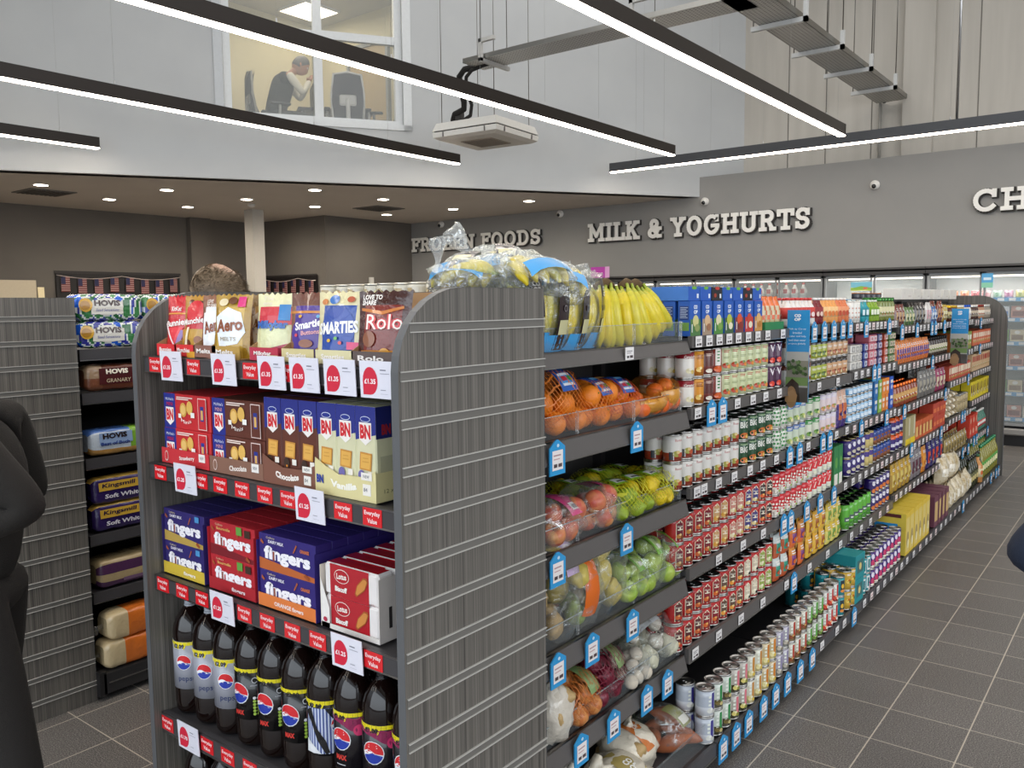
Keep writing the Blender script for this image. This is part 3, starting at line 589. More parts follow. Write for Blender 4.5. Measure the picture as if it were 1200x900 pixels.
bay('fresh produce bay with clear-fronted trays of bananas, citrus, apples and onions',1.74,2.785,TRL,[[(2.34,w)],[(1.93,b),(2.383,b)],[(1.93,b),(2.32,b)],[(1.93,b),(2.114,b),(2.36,b)],[(2.051,b),(2.241,b),(2.46,b),(2.61,b)]],tray=True,btk=[(2.2,b),(2.4,b)])
L2=[(1.607,1.565),(1.345,1.303),(1.05,1.01),(.748,.703),(.443,.385)]
A2=[(y,w) for y in (2.84,2.93,3.02,3.11,3.2,3.3,3.4,3.51,3.69)]
bay('tinned food bay beside the produce, with red soup tins on its lower shelves',2.79,3.785,L2,[A2,[(2.84,w),(2.95,b),(3.05,b),(3.2,w),(3.36,w),(3.5,w),(3.66,w)],[(y,w) for y in (2.84,2.9,3.03,3.18,3.34,3.48,3.64)],[(3.04,w),(3.28,w),(3.5,w),(3.74,b)],[(2.84,w),(3.05,w),(3.27,w),(3.51,w)]],btk=[(y,b) for y in (2.83,2.95,3.07,3.225,3.36,3.5,3.66)])
L3=[(1.615,1.567),(1.335,1.285),(1.05,1.01),(.748,.703),(.443,.385)]
bay('second grocery bay along the run, behind the first blue fin sign',3.79,4.765,L3,[[(y,b) for y in (3.95,4.1,4.25,4.4,4.55,4.68)],[(3.9,b),(4.2,w),(4.5,w)],[(3.8,b),(3.93,b),(4.06,w),(4.27,b),(4.38,b),(4.5,w),(4.68,w)],[(3.83,b),(4.05,b),(4.25,b),(4.47,b),(4.68,w)],[(3.8,w),(3.89,b),(4.12,w),(4.4,w),(4.62,w)]],btk=[(3.82,b),(3.97,w),(4.2,w),(4.32,w),(4.48,b),(4.68,w)])
L4=[(1.605,1.56),(1.345,1.293),(1.05,.995),(.748,.703),(.443,.39)]
bay('third grocery bay along the run with a block of light blue tins',4.77,5.745,L4,[run_t(4.77,5.745,.085,.15),run_t(4.77,5.745,.11,.25),run_t(4.77,5.745,.11,.2),run_t(4.77,5.745,.12),run_t(4.77,5.745,.2)],btk=run_t(4.77,5.745,.14))
L5=[(1.56,1.515),(1.315,1.265),(1.035,.985),(.747,.7),(.47,.425)]
bay('wide fourth grocery bay along the run, stocked with jars and bright orange packs',5.75,7.395,L5,[run_t(5.75,7.395,.11,.3)]+[run_t(5.75,7.395,.12,.05) for _ in range(4)],btk=run_t(5.75,7.395,.16))
bay('fifth grocery bay along the run, behind the second blue fin sign',7.4,8.385,[(1.56,1.515),(1.305,1.255),(1.08,1.03),(.77,.725),(.45,.405)],[run_t(7.4,8.385,.11,.4)]+[run_t(7.4,8.385,.12,.1) for _ in range(4)],btk=run_t(7.4,8.385,.16,.5))
bay('last grocery bay of the run with oil bottles on its base shelf',8.39,9.4,[(1.556,1.5),(1.32,1.27),(1.09,1.04),(.83,.785),(.487,.44)],[run_t(8.39,9.4,.11,.5)]+[run_t(8.39,9.4,.12,.1) for _ in range(4)],btk=run_t(8.39,9.4,.16,.6))
# end panel closing the run (faces the camera)
mb=MB(); pts=[(-2.3,0),(-1.222,0),(-1.232,1.52)]+[(-1.232-.25*(1-math.cos(a)),1.52+.25*math.sin(a)) for a in [PI/2*i/8 for i in range(9)]]+[(-2.3,1.77)]
n=len(pts); mb.add([(x,9.41,z) for x,z in pts],[tuple(range(n))],'#ffffff','laminate'); mb.add([(x,9.45,z) for x,z in pts],[tuple(range(n))[::-1]],'#ffffff','laminate'); mb.add([(x,9.409,z) for x,z in pts]+[(x,9.451,z) for x,z in pts],[(n+i,n+(i+1)%n,(i+1)%n,i) for i in range(n)],'#5c5d5f','paintmetal')
tag(mb.obj('gondola_end_panel'),'tall rounded charcoal panel closing the far end of the grocery run','panel')
# rear side of the gondola (other aisle)
t=thing('rear_shelving','plain shelving on the hidden far side of the produce and grocery run','shelving unit',(0,0,0))
MB().box(-1.795,-1.78,1.75,9.4,.05,1.725,DARK,'matte').obj('back_panel',t)
for z in (.1,.44,.74,1.04,1.34,1.6): MB().box(-2.2,-1.795,1.75,9.4,z-.03,z,STEEL,'paintmetal').box(-2.215,-2.2,1.75,9.4,z-.045,z,RAIL,'paintmetal').obj('shelf',t)
# fin signs
def fin(label,y,z0,z1,x0,x1):
    t=thing('fin_sign',label,'sign',((x0+x1)/2,y,(z0+z1)/2)); w=(x1-x0)/2; h=(z1-z0)/2
    mb=MB().box(-w,w,-.003,.003,-h,h,'#2f8fca','gloss')
    A=[('r',-w,-h,w,.02,'#8a8577'),('r',-w,-.02,w,.02,'#b9b6ae')]
    for i in range(26): A.append(('e',R.uniform(-w*.85,w*.85),R.uniform(-.085,-.02),.008,.008,R.choice(['#3f5a2c','#52703a','#2f4722','#6b8350'])))
    A+=[('r',-w,-.135,w,-.095,'#6f8a50'),('r',-w,-.142,w,-.132,'#a9a6a0'),('r',-w,-h,w,-.14,'#4c4742'),('p',[(-w,-.135),(-w*.4,-.1),(w*.2,-.125),(w*.35,-h),(-w,-h)],'#33261d'),('e',-w*.45,-.185,w*.5,.05,'#94714d'),('p',[(-w,-.17),(-w*.3,-.15),(w*.1,-.175),(-.0,-h),(-w,-h)],'#a27c55')]
    A+=[('t','CO',0,h-.025,.014,'#f2f7fa',{'b':.06,'w':.03}),('t','OP',0,h-.042,.014,'#f2f7fa',{'b':.06,'w':.03})]
    for k,l in enumerate(['Pick up Co-op','branded','water and help','fund clean water','projects globally']): A.append(('t',l,0,h-.085-k*.0165,.0095,'#e8f3f9',{'w':w*(1.55 if k!=1 else .8)}))
    mb.art([a for a in A],fr(-.0032),'gloss'); mb.obj('board',t); MB().box(-w,-w+.006,-.006,.006,-.05,.1,'#9aa','paintmetal') if 0 else MB().box(-w-.004,-w,-.006,.006,-.05,.1,'#99aaaa','paintmetal').obj('bracket',t)
fin('tall blue fin sign about clean water on the near part of the grocery run',3.79,1.275,1.69,-1.362,-1.262)
fin('second, farther blue fin sign about clean water near the end of the grocery run',7.4,1.23,1.66,-1.352,-1.232)
# ---- left unit with bread behind it
lu=thing('bread_shelving_unit','charcoal slatted shelving unit holding wrapped bread, behind the person in black','shelving unit',(0,0,0))
mb=MB(); slat_panel(mb,-3.683,-3.663,.9,1.70,1.775,True,1,rf=.178); mb.obj('side_panel',lu)
mb=MB(); slat_panel(mb,-4.72,-4.70,.9,1.70,1.775,False,1,rf=.178); mb.obj('side_panel',lu)
MB().box(-4.7,-3.683,1.68,1.70,.05,1.75,DARK,'matte').obj('back_panel',lu)
for z in (.13,.5,.9,1.3,1.58): MB().box(-4.7,-3.683,.95,1.68,z-.04,z,STEEL,'paintmetal').box(-4.7,-3.683,.92,.95,z-.05,z,RAIL,'paintmetal').obj('shelf',lu)
MB().box(-4.2,-4.185,1.72,7.5,.05,1.5,DARK,'matte').obj('back_panel',lu)
LSH=[1.553,1.362,1.075,.735,.475]
for i,z in enumerate(LSH): MB().box(-4.185,-3.70,1.72,7.5,z-.035,z-.004,STEEL,'paintmetal').box(-3.70,-3.685,1.72,7.5,z-.05,z,STEEL,'paintmetal').box(-3.685,-3.683,1.72,7.5,z-.05,z-.046,'#a5a3a2','metal').obj('shelf',lu)
MB().box(-4.185,-3.63,1.72,7.5,.03,.12,'#2c2b2c','paintmetal').box(-3.63,-3.626,1.74,7.5,.075,.08,'#a5a3a2','metal').box(-3.665,-3.63,1.70,1.73,.02,.13,'#232223','paintmetal').obj('base_shelf',lu)
MB().box(-4.7,-4.2,1.72,7.5,.05,1.5,DARK,'matte').obj('rear_shelf',lu)
# ------------------------------------------------------------------ packaged goods
def can(body,words=(),r=.036,h=.104,band=None,pics=(),lid='#b9b7b4',n=22,top=None):
    mb=MB(); rim=r*1.0
    bc=lin(body)
    def cf(u,z,j):
        if band and z<h*.36: return band
        if top and z>h*.72: return top
        return bc
    mb.lathe([(r*.93,0),(rim,.002),(rim,.006)],'#c9c7c2','metal',n)
    mb.lathe([(r*.975,.006),(r*.975,h*.36),(r*.975,h*.72),(r*.975,h-.006)],body,'gloss',n,colf=cf)
    mb.lathe([(rim,h-.006),(rim,h-.001),(rim*.94,h),(rim*.9,h-.004),(rim*.6,h-.0045),(rim*.58,h-.0038),(0.0,h-.0038)],lid,'metal',n)
    mb.tube([(-.004,-.006,h-.003),(.004,-.006,h-.003),(.005,.008,h-.003),(-.005,.008,h-.003)],.0013,'#d8d6d2','metal',5)
    mb.art(list(words)+list(pics),cyl(r*.975),'gloss',step=r*.3); return mb
def carton(w,d,h,col,items=(),cols=None,side=None,top=None,bev=.0015,m='card'):
    mb=MB(); cc=dict(cols or {}); 
    mb.box(-w/2,w/2,0,d,0,h,col,m,bev=bev,cols=cc); mb.art(list(items),fr(0,0,0),m)
    if side: mb.art(side,lambda x,y,l:(-w/2-.0003*l,d/2-x,y),m); mb.art(side,lambda x,y,l:(w/2+.0003*l,d/2+x,y),m)
    return mb
def pouch(w,d,h,cf,items=(),flat=.12,m='film',puff=1.0,crimp=True,nu=12,nv=14,seed=0):
    mb=MB()
    def pf(sgn):
        def f(u,v):
            x=(u-.5)*w*(1-.06*math.sin(PI*v)); e=max(0,(1-abs(2*u-1)**2.6)); t=math.sin(PI*min(1,v*.88+.12))**.75 if v<.97 else .1
            y=d/2*e*t*puff*(1+.12*noise.noise((u*4+seed,v*5,sgn)))
            z=h*v+(.004*math.sin(u*40) if v>=.999 and crimp else 0)
            return (x,d/2-sgn*y,z)
        return f
    mb.grid(nu,nv,pf(1),cf,m); mb.grid(nu,nv,lambda u,v:pf(-1)(1-u,v),cf,m)
    f=pf(1)
    def mp(x,y,l):
        p=f(min(1,max(0,x/w+.5)),min(.999,max(0,y/h))); return (x,p[1]-.0006*l-.0006,y)
    mb.art(list(items),mp,'gloss',step=w*.12); return mb
def jar(content,lid,label,words=(),r=.033,h=.115,n=18,m='gloss'):
    mb=MB(); mb.lathe([(r*.9,0),(r,.005),(r,h*.68),(r*.82,h*.8),(r*.8,h*.84)],content,m,n,colf=lambda u,z,j: content)
    mb.lathe([(r*.86,h*.84),(r*.88,h*.86),(r*.88,h*.97),(r*.8,h),(0,h)],lid,'metal',n)
    mb.lathe([(r*1.01,h*.18),(r*1.01,h*.6)],label,'card',n); mb.art(list(words),cyl(r*1.012),'card',step=r*.3); return mb
def bottle(content,cap,label,words=(),r=.032,h=.27,n=18,m='gloss',lab=(.2,.5)):
    mb=MB(); mb.lathe([(r*.85,0),(r,.006),(r,h*.58),(r*.7,h*.7),(r*.38,h*.8),(r*.36,h*.92)],content,m,n)
    mb.lathe([(r*.42,h*.91),(r*.42,h*.99),(r*.36,h),(0,h)],cap,'gloss',n); mb.lathe([(r*1.01,h*lab[0]),(r*1.01,h*lab[1])],label,'card',n)
    mb.art(list(words),cyl(r*1.013),'card',step=r*.3); return mb
def sq(x,y,w,c,n=2,h=.003,gap=.006): return [('r',x-w/2,y-i*gap-h,x+w/2*(1 if i%2==0 else .6),y-i*gap,c) for i in range(n)]
def pic(y,c1,c2,c3,r=.013,x=0): return [('e',x-.006,y,r,r*.75,c1),('e',x+.009,y-.004,r*.7,r*.6,c2),('e',x-.001,y+.006,r*.5,r*.4,c3)]
NM=0
def row(name,cat,label,mb,y0,y1,z,w,stack=1,sh=None,rows=1,dep=.075,front=-1.362,group=None,meshes=None,jx=.002,rz=.05,gapf=0,rot0=None):
    """fill a stretch of shelf with single packs, front to back and stacked"""
    srcs=meshes or [mb]
    mes=[m.mesh(name) if isinstance(m,MB) else m for m in srcs]
    if rot0 is None: rot0=PI/2-(.42 if cat in ('tin','jar','bottle','tub') and name!='fish_tin' else 0)
    n=max(1,int((y1-y0)/w+.01)); st=(y1-y0)/n
    for i in range(n):
        me=mes[min(len(mes)-1,int(i*len(mes)/n))] if len(mes)>1 else mes[0]
        for r in range(rows):
            for k in range(stack if not callable(stack) else stack(i)):
                o=bpy.data.objects.new(name,me); COL.objects.link(o)
                o.location=(front-r*dep-R.uniform(0,jx),y0+st*(i+.5)+R.uniform(-jx,jx)*.5,z+.0005+k*(sh or .1)); o.rotation_euler=(0,0,rot0+R.uniform(-rz,rz))
                lb=label[min(len(label)-1,int(i*len(mes)/n))] if isinstance(label,list) else label
                tag(o,lb,cat,lb if not group else group)
def C(r=.036): return -1.362-r     # tins: origin at the axis
WH='#e9e4da'
def soup(body,band,word,wc,c3,pics,**k):
    return can(body,[('t',word,0,.078,.012,wc,{'b':.02,'w':.034})] if word else sq(0,.085,.034,wc,3,.004,.009),band=band,pics=pics,**k)
TOM=pic(.028,'#a33a22','#7c9c3a','#d9682c',.012)
# shelf A, bay 2 : blue cartons
def coop_box(c2,c3,lo):
    w=.083; return carton(w,.05,.128,'#1e57b0',[('r',-w/2,.0,w/2,.062,lo),('t','CO',0,.106,.014,'#eef3fa',{'b':.05,'w':.03}),('t','OP',0,.088,.014,'#eef3fa',{'b':.05,'w':.03}),('e',0,.055,.024,.022,c2),('e',.012,.03,.02,.014,c3),('r',-w/2+.008,.014,-w/2+.014,.044,'#f1f1f1')],side=[('r',-.02,.02,.02,.05,'#6f9a4a'),('r',-.018,.06,.018,.11,'#27407c')]+sq(0,.105,.03,'#b9c8e4',7,.002,.006))
cb=[coop_box('#cfc98a','#8e9a5a','#4d7a42'),coop_box('#d8b48a','#9a6a4a','#a8917a'),coop_box('#e2d9b0','#7fa24a','#4f8a3c'),coop_box('#b6c04a','#e7dfc2','#3f5f3a'),coop_box('#d9552e','#8a2a1c','#7a3c3a'),coop_box('#c8412f','#e7dfc2','#c23a34'),coop_box('#e0b070','#b2762e','#c89048')]
cbl=['blue soup carton with a %s picture, standing in the top row beside the bananas'%s for s in ('pale green','beige','light green','dark green','red brown','bright red','orange')]
row('soup_carton','carton',cbl,None,2.80,3.50,1.605,.1,meshes=cb,rows=3,dep=.062,jx=.0,rz=0,front=-1.364)
lb=carton(.09,.15,.052,'#2158b4',[('e',.0,.047,.02,.006,'#6fae3c'),('r',.02,.01,.034,.026,'#e8eef6')],cols={'-x':'#3f78c8'}); 
lb2=carton(.09,.15,.052,'#1c1c22',[('e',.0,.047,.02,.006,'#c23a34'),('r',.02,.01,.034,.026,'#e8eef6'),('e',-.02,.02,.012,.008,'#a33a22')])
row('soup_carton','carton','blue soup carton lying flat on top of the upright blue cartons',lb,2.80,3.50,1.7335,.1,front=-1.37,jx=0,rz=.02,meshes=[lb,lb,lb2,lb,lb,lb2,lb])
def cfo(a,b_,c_): return lambda u,v: a if v>.72 else (b_ if (int(u*5)+int(v*7))%3 else c_)
tr=carton(.22,.2,.035,'#2f7d46',[]); tag(tr.obj('display_tray',loc=(-1.364,3.64,1.605),rot=(0,0,PI/2)),'low green display tray under the orange bags on the top shelf','tray')
row('snack_bag','bag','orange and green snack bag in the green tray on the top shelf',pouch(.055,.05,.14,cfo('#e8702a','#c9b48a','#d9571c'),seed=3),3.53,3.76,1.61,.057,rows=2,dep=.06,front=-1.375)
# shelf A further along
def bag(c1,c2,c3,w=.05,d=.04,h=.125,word=None,wc=WH,seed=1): return pouch(w,d,h,lambda u,v:(c1 if v>.66 else (c2 if abs(u-.5)<.32 and v>.2 else c3)),([('t',word,0,h*.78,h*.11,wc,{'b':.03,'w':w*.7})] if word else sq(0,h*.84,w*.6,wc,2,.005,.01))+pic(h*.38,c3,WH,c1,w*.2),seed=seed)
row('drink_bottle','bottle','white bottle with a red label on the top shelf just past the first fin sign',bottle('#e6e2dc','#c9302c','#c8413a',[('e',0,.05,.012,.012,'#f2d9d4')],r=.026,h=.13,lab=(.25,.65)),3.83,4.2,1.615,.055,rows=2,dep=.06,front=-1.39)
row('drink_bottle','bottle','dark red bottle with a white cap on the top shelf',bottle('#7a2028','#e8e6e2','#8e2a30',[('e',0,.05,.01,.012,'#e9c9b9')],r=.026,h=.13,lab=(.25,.65)),4.21,4.32,1.615,.055,rows=2,dep=.06,front=-1.39)
row('juice_bottle','bottle','pale orange bottle with a white cap on the top shelf',bottle('#e9a25a','#f0ede6','#f0c48a',[('e',0,.05,.012,.014,'#d9742c')],r=.026,h=.13,lab=(.25,.65)),4.33,4.56,1.615,.055,rows=2,dep=.06,front=-1.39)
row('juice_bottle','bottle','deep orange bottle with a white cap on the top shelf',bottle('#dd7a4a','#f0ede6','#e89a6e',[('e',0,.05,.012,.014,'#b9401c')],r=.026,h=.13,lab=(.25,.65)),4.57,4.75,1.615,.055,rows=2,dep=.06,front=-1.39)
row('spice_tub','tub','white spotted tub on the top shelf beside the teal bottles',can('#ece8e0',[('e',x,y,.004,.004,'#c9836a') for x in (-.02,0,.02) for y in (.03,.055,.08)],r=.025,h=.12,lid='#eee8de'),4.79,4.97,1.607,.055,rows=2,dep=.055,front=-1.39)
row('dressing_bottle','bottle','teal bottle with a pale cap on the top shelf',bottle('#2a9ba6','#d9e6e6','#1f8591',[('r',-.01,.04,.01,.07,'#dfeef0')],r=.026,h=.125,lab=(.25,.65)),4.99,5.15,1.607,.055,rows=2,dep=.06,front=-1.39)
row('dressing_bottle','bottle','lime green bottle with a pale cap on the top shelf',bottle('#86a82c','#e6e6d9','#6f9a1f',[('r',-.01,.04,.01,.07,'#eef0d9')],r=.026,h=.125,lab=(.25,.65)),5.17,5.36,1.607,.055,rows=2,dep=.06,front=-1.39)
row('pickle_jar','jar','green lidded jar of pickles on the top shelf, before the step in the shelf rail',jar('#7d8540','#3f6f3a','#d9d2a8',pic(.045,'#7d8540','#a33a22',WH,.01),r=.03,h=.14),5.38,5.72,1.607,.065,rows=2,dep=.065,front=-1.395)
for k,(a,b2,c1,c2,c3,lab,hh) in enumerate([(5.78,6.02,'#7a3326','#c9a070','#5a1f18','red brown sauce sachet on the lower top shelf past the rail step',.14),(6.04,6.3,'#5a7a3a','#d9d0a0','#41602a','green herb sachet on the lower top shelf past the rail step',.12),(6.32,6.6,'#3a2f2a','#9a9080','#2a2220','dark sauce sachet on the lower top shelf past the rail step',.15),(6.64,6.8,'#e6e0da','#d9a0a8','#b9b0a8','pink and white sachet on the lower top shelf past the rail step',.15),(6.82,7.0,'#3a6fae','#d9e2ea','#2a4f86','blue and white sachet on the lower top shelf past the rail step',.12),(7.02,7.2,'#8a3a22','#c98a4a','#5a2416','rust brown sachet on the lower top shelf behind the second fin sign',.16),(7.22,7.38,'#c9a83a','#e9dca8','#9a7a22','mustard yellow sachet on the lower top shelf behind the second fin sign',.13)]):
    row('sauce_sachet','sachet',lab,bag(c1,c2,c3,w=.075,h=hh,seed=k),a,b2,1.562,.08,rows=2,dep=.05,front=-1.37)
for k,(a,b2,c,l2,lb_,lab) in enumerate([(7.45,7.75,'#5a2a18','#c9a030','#d9c890','brown sauce jar with a gold lid on the far top shelf'),(7.77,8.05,'#c9a64a','#d9d2c0','#7a3020','mustard jar with a pale lid on the far top shelf'),(8.07,8.36,'#e2ddd2','#2a55b0','#e9e6e0','white jar with a blue lid on the far top shelf'),(8.42,8.7,'#4a2a1e','#c9c6c0','#b9a890','dark jar with a silver lid on the last top shelf'),(8.72,9.02,'#b98a6a','#8a2a22','#e2d6c2','tan jar with a red lid on the last top shelf'),(9.04,9.36,'#9a9080','#e9e6e0','#c9b9a8','grey jar with a white lid on the last top shelf')]):
    row('sauce_jar','jar',lab,jar(c,l2,lb_,pic(.045,c,l2,WH,.01),r=.034,h=.125),a,b2,1.56 if a<8.4 else 1.557,.075,rows=2,dep=.075,front=-1.4)
row('stock_box','carton','plain white box standing on the spine of the run near its far end',carton(.3,.14,.085,'#e6e2da',[('t','CO',-.08,.05,.014,'#c9c2b8'),('r',.02,.02,.1,.03,'#d2cbc2')]),6.95,9.1,1.70,.31,front=-1.62,jx=.01)
for o in [o for o in COL.objects if o.name.startswith('stock_box')]: o.location.z=1.736
row('jar_lid_pot','tub','small dark tub with an orange lid on the spine before the white boxes',can('#30303a',[],r=.03,h=.05,lid='#c9763a'),6.2,6.9,1.735,.12,front=-1.765)
# shelf B
row('soup_tin','tin','red and white soup tin stacked beside the orange nets on the second shelf',can(WH,[('t','Campbell\'s',0,.08,.013,'#f3ece2',{'b':.02,'sh':.2,'w':.05})],r=.036,top='#8e1f2a',pics=pic(.03,'#d9cfa8','#c9b060','#e9e2c8')),2.80,2.875,1.345,.075,stack=2,sh=.104,rows=3,front=C())
row('soup_tin','tin','amber yellow tin with a brown band on the second shelf',can('#d9912e',sq(0,.085,.03,'#7a3a1a',3),band='#b9701e',pics=pic(.03,'#e9c060','#a05a1a','#f0d890')),2.88,2.955,1.345,.075,stack=2,sh=.104,rows=2,front=C())
row('bean_tin','tin','brown tin of beans with a silver lid on the second shelf',can('#5f2f2a',sq(0,.085,.03,'#d9b9a9',2)+[('e',0,.02,.016,.008,'#e6dccb')],band='#7a3a34'),2.96,3.035,1.345,.075,stack=2,sh=.104,rows=2,front=C())
row('bean_tin','tin','tin with a white stripe and orange beans on the second shelf',can('#8a3226',[('r',-.013,.035,.013,.1,'#ece4da')]+[('r',-.006,.05+k*.012,.006,.056+k*.012,'#3f7d46') for k in range(4)]+[('e',0,.022,.02,.012,'#d9602c')],r=.036),3.04,3.115,1.345,.075,stack=2,sh=.104,rows=2,front=C())
row('bean_tin','tin','pale green tin with tomatoes pictured on the second shelf, stacked in two',can('#cdd2a4',sq(0,.09,.03,'#b2473a',2)+sq(0,.065,.03,'#7d8a5a',2,.002,.005),pics=pic(.03,'#b9401f','#dd8a3a','#6d7f3a',.014)),3.12,3.6,1.345,.077,stack=2,sh=.104,rows=2,front=C())
row('bean_tin','tin','dark purple tin with a white letter on the second shelf, stacked in two',can('#4a1f44',[('t','V',0,.075,.03,'#efe6ea',{'b':.02}),('e',0,.022,.015,.012,'#d9402c')]),3.61,3.76,1.345,.075,stack=2,sh=.104,rows=2,front=C())
for a,b2,c,t_,lab,pc in [(3.83,4.16,'#d9d0c2','#6a3a2a','cream tin with a brown and orange picture on the second shelf behind the fin sign',('#c96a2c','#7a2a1a','#e9c080')),(4.17,4.4,'#a8b03a','#2a2420','lime tin with a black top on the second shelf, stacked in two',('#5f7a22','#d9d880','#3a4a1a')),(4.41,4.75,'#cfa074','#2a211c','tan tin with a black top and noodles pictured on the second shelf',('#b2602c','#e9d0a0','#7a3a1a'))]:
    row('noodle_tin','tin',lab,can(c,sq(0,.062,.03,WH,2),top=t_,pics=pic(.028,*pc,.014)),a,b2,1.335,.075,stack=2,sh=.104,rows=2,front=C())
for a,b2,c,c2,n_,lab in [(4.79,5.0,'#ddd9d2','#a9a6a2',3,'white fish tin stacked flat on the second shelf'),(5.01,5.14,'#29408e','#d9dfe9',3,'navy fish tin stacked flat on the second shelf'),(5.15,5.3,'#cf6f7d','#f0dde0',4,'pink fish tin stacked flat on the second shelf'),(5.31,5.44,'#3d3a72','#d9d2e6',4,'violet fish tin stacked flat on the second shelf'),(5.45,5.58,'#c2543f','#f0e0d9',4,'red fish tin stacked flat on the second shelf'),(5.59,5.73,'#5d7f45','#e9c9b0',4,'green and red fish tin stacked flat on the second shelf')]:
    row('fish_tin','tin',lab,carton(.068,.09,.045,c,[('r',-.026,.008,.026,.037,c2),('e',0,.022,.012,.01,c)],bev=.006,m='gloss'),a,b2,1.345,.07,stack=n_,sh=.0465,rows=2,dep=.1)
row('rice_packet','packet','orange packet with purple figures on the second shelf of the wide bay',bag('#d97a28','#54307a','#cf6a20',w=.055,h=.15,seed=5),5.8,6.72,1.315,.058,rows=2,dep=.05)
row('relish_jar','jar','dark jar with a black lid on the second shelf, left of the second fin sign',jar('#3a2a22','#1c1a1a','#c9c0aa',pic(.05,'#7a8a3a','#3a2a22',WH,.01),r=.034,h=.14),6.76,7.38,1.315,.075,rows=2,dep=.075,front=-1.4)
for a,b2,c,lab in [(7.5,7.75,'#c96a2a','orange box on the second shelf behind the second fin sign'),(7.77,8.36,'#7d8f3c','green box on the second shelf right of the second fin sign')]: row('stuffing_box','box',lab,carton(.08,.1,.15,c,[('r',-.03,.08,.03,.12,WH)]+pic(.045,'#e2c070','#b2402c',WH,.02)),a,b2,1.305,.085,rows=2,dep=.11)
row('stuffing_box','box','orange red box on the second shelf, at the far end of the run',carton(.08,.1,.13,'#cc6440',[('r',-.03,.07,.03,.11,'#ecdcc8')]+pic(.04,'#e2c070','#7d8f3c',WH,.02)),8.42,9.36,1.32,.085,rows=2,dep=.11)
# shelf C
row('soup_tin','tin','white soup tin with a red bowl picture, stacked two high beside the lemons',can('#dedad3',[('t','Baxters',0.004,.083,.009,'#b2473f',{'w':.032}),('r',-.034,.012,-.02,.04,'#33363e'),('r',-.019,.012,-.016,.04,'#d9d9d9')],band='#9a3a26',pics=pic(.034,'#a4a04a','#b9502c','#d9c080',.015)),2.70,3.3,1.049,.0765,stack=2,sh=.104,rows=2,front=C())
row('soup_tin','tin','dark green soup tin with the large word BIG on the third shelf, stacked in two',can('#1f4a2c',[('t','BIG',0,.066,.026,'#efeee4',{'b':.03,'w':.04}),('e',0,.022,.02,.012,'#c96a2c'),('e',.012,.018,.01,.008,'#e2b45a'),('r',-.02,.086,.02,.09,'#9ab58a')]),3.3,3.68,1.049,.0765,stack=2,sh=.104,rows=2,front=C())
row('soup_tin','tin','white tin with green leaf spots on the third shelf, stacked in two',can('#e6e6da',[('e',x+(.006 if j%2 else 0),.022+j*.018,.0055,.005,'#3c8a48') for x in (-.024,-.008,.008,.024) for j in range(5)]),3.69,3.84,1.049,.075,stack=2,sh=.104,rows=2,front=C())
for a,b2,c,t_,lab,pc in [(3.85,4.1,'#ccd6c0','#5672a8','pale tin with a blue top on the third shelf, stacked in two',('#7f9a4a','#e9e2a8','#b9c86a')),(4.11,4.32,'#d9dcc8','#2f8a3c','pale tin with a bright green top on the third shelf, stacked in two',('#6d9a3a','#d9d890','#2f6a2c')),(4.33,4.58,'#e2d0d2','#d9cfe0','pink and white tin on the third shelf, stacked in two',('#c98a4a','#e9c0c0','#8fa04a'))]:
    row('soup_tin','tin',lab,can(c,sq(0,.09,.028,WH,2),top=t_,pics=pic(.028,*pc,.015)),a,b2,1.049,.075,stack=2,sh=.104,rows=2,front=C())
row('soup_packet','packet','tall purple and peach packet on the third shelf beside the light blue block',bag('#d9b09a','#c9683c','#3c2470',w=.08,h=.2,seed=8),4.6,4.76,1.049,.08,rows=2,dep=.05)
row('tomato_tin','tin','light blue tin with a white patch, in the tall block on the third shelf',can('#5c9fd0',[('r',-.016,.012,.016,.034,'#e3eef6')],r=.036,h=.05,top='#a9d0ea'),4.79,5.26,1.05,.075,stack=4,sh=.0505,rows=2,front=C())
for a,b2,c,lab in [(5.27,5.36,'#2a6fae','mid blue carton at the end of the light blue block'),(5.37,5.44,'#7fae4a','lime green carton in the bright stack on the third shelf'),(5.45,5.6,'#e2842e','orange carton in the bright stack on the third shelf'),(5.61,5.73,'#1f55b8','royal blue carton at the end of the bright stack on the third shelf')]:
    row('pasta_carton','carton',lab,carton(.07,.1,.1,c,[('r',-.026,.06,.026,.08,WH),('e',0,.035,.02,.015,mixc(c,'#ffffff',.5))]),a,b2,1.05,.075,stack=2,sh=.1005,rows=1)
row('sauce_jar','jar','brown sauce jar with an orange lid on the third shelf of the wide bay',jar('#8e3c1e','#c9602c','#c99a5a',pic(.05,'#a33a22','#d9a050',WH,.012),r=.034,h=.15),5.8,6.42,1.035,.075,rows=2,dep=.08,front=-1.4)
row('lentil_bag','bag','grey bag with a clear window on the third shelf of the wide bay',bag('#7a7672','#a8a090','#6a6662',w=.1,h=.19,seed=11),6.45,7.0,1.035,.1,rows=2,dep=.06)
row('lentil_bag','bag','magenta bag with a cream window on the third shelf of the wide bay',bag('#a03a62','#d9c8a8','#8a2a4e',w=.1,h=.17,seed=12),7.02,7.36,1.035,.1,rows=2,dep=.06)
row('seasoning_box','box','red and cream seasoning box on the third shelf, before the end of the run',carton(.07,.08,.12,'#b8452f',[('r',-.028,.05,.028,.1,'#e8dcc2')]+pic(.03,'#e2b45a','#7a9a3a',WH,.014)),7.44,8.36,1.08,.075,rows=2,dep=.09)
row('seasoning_box','box','cream and brown seasoning box on the third shelf, at the far end of the run',carton(.07,.08,.15,'#c9a880',[('r',-.028,.08,.028,.13,'#a33a2a')]+pic(.04,'#7a9a3a','#b9502c',WH,.014)),8.42,9.36,1.09,.075,rows=2,dep=.09)
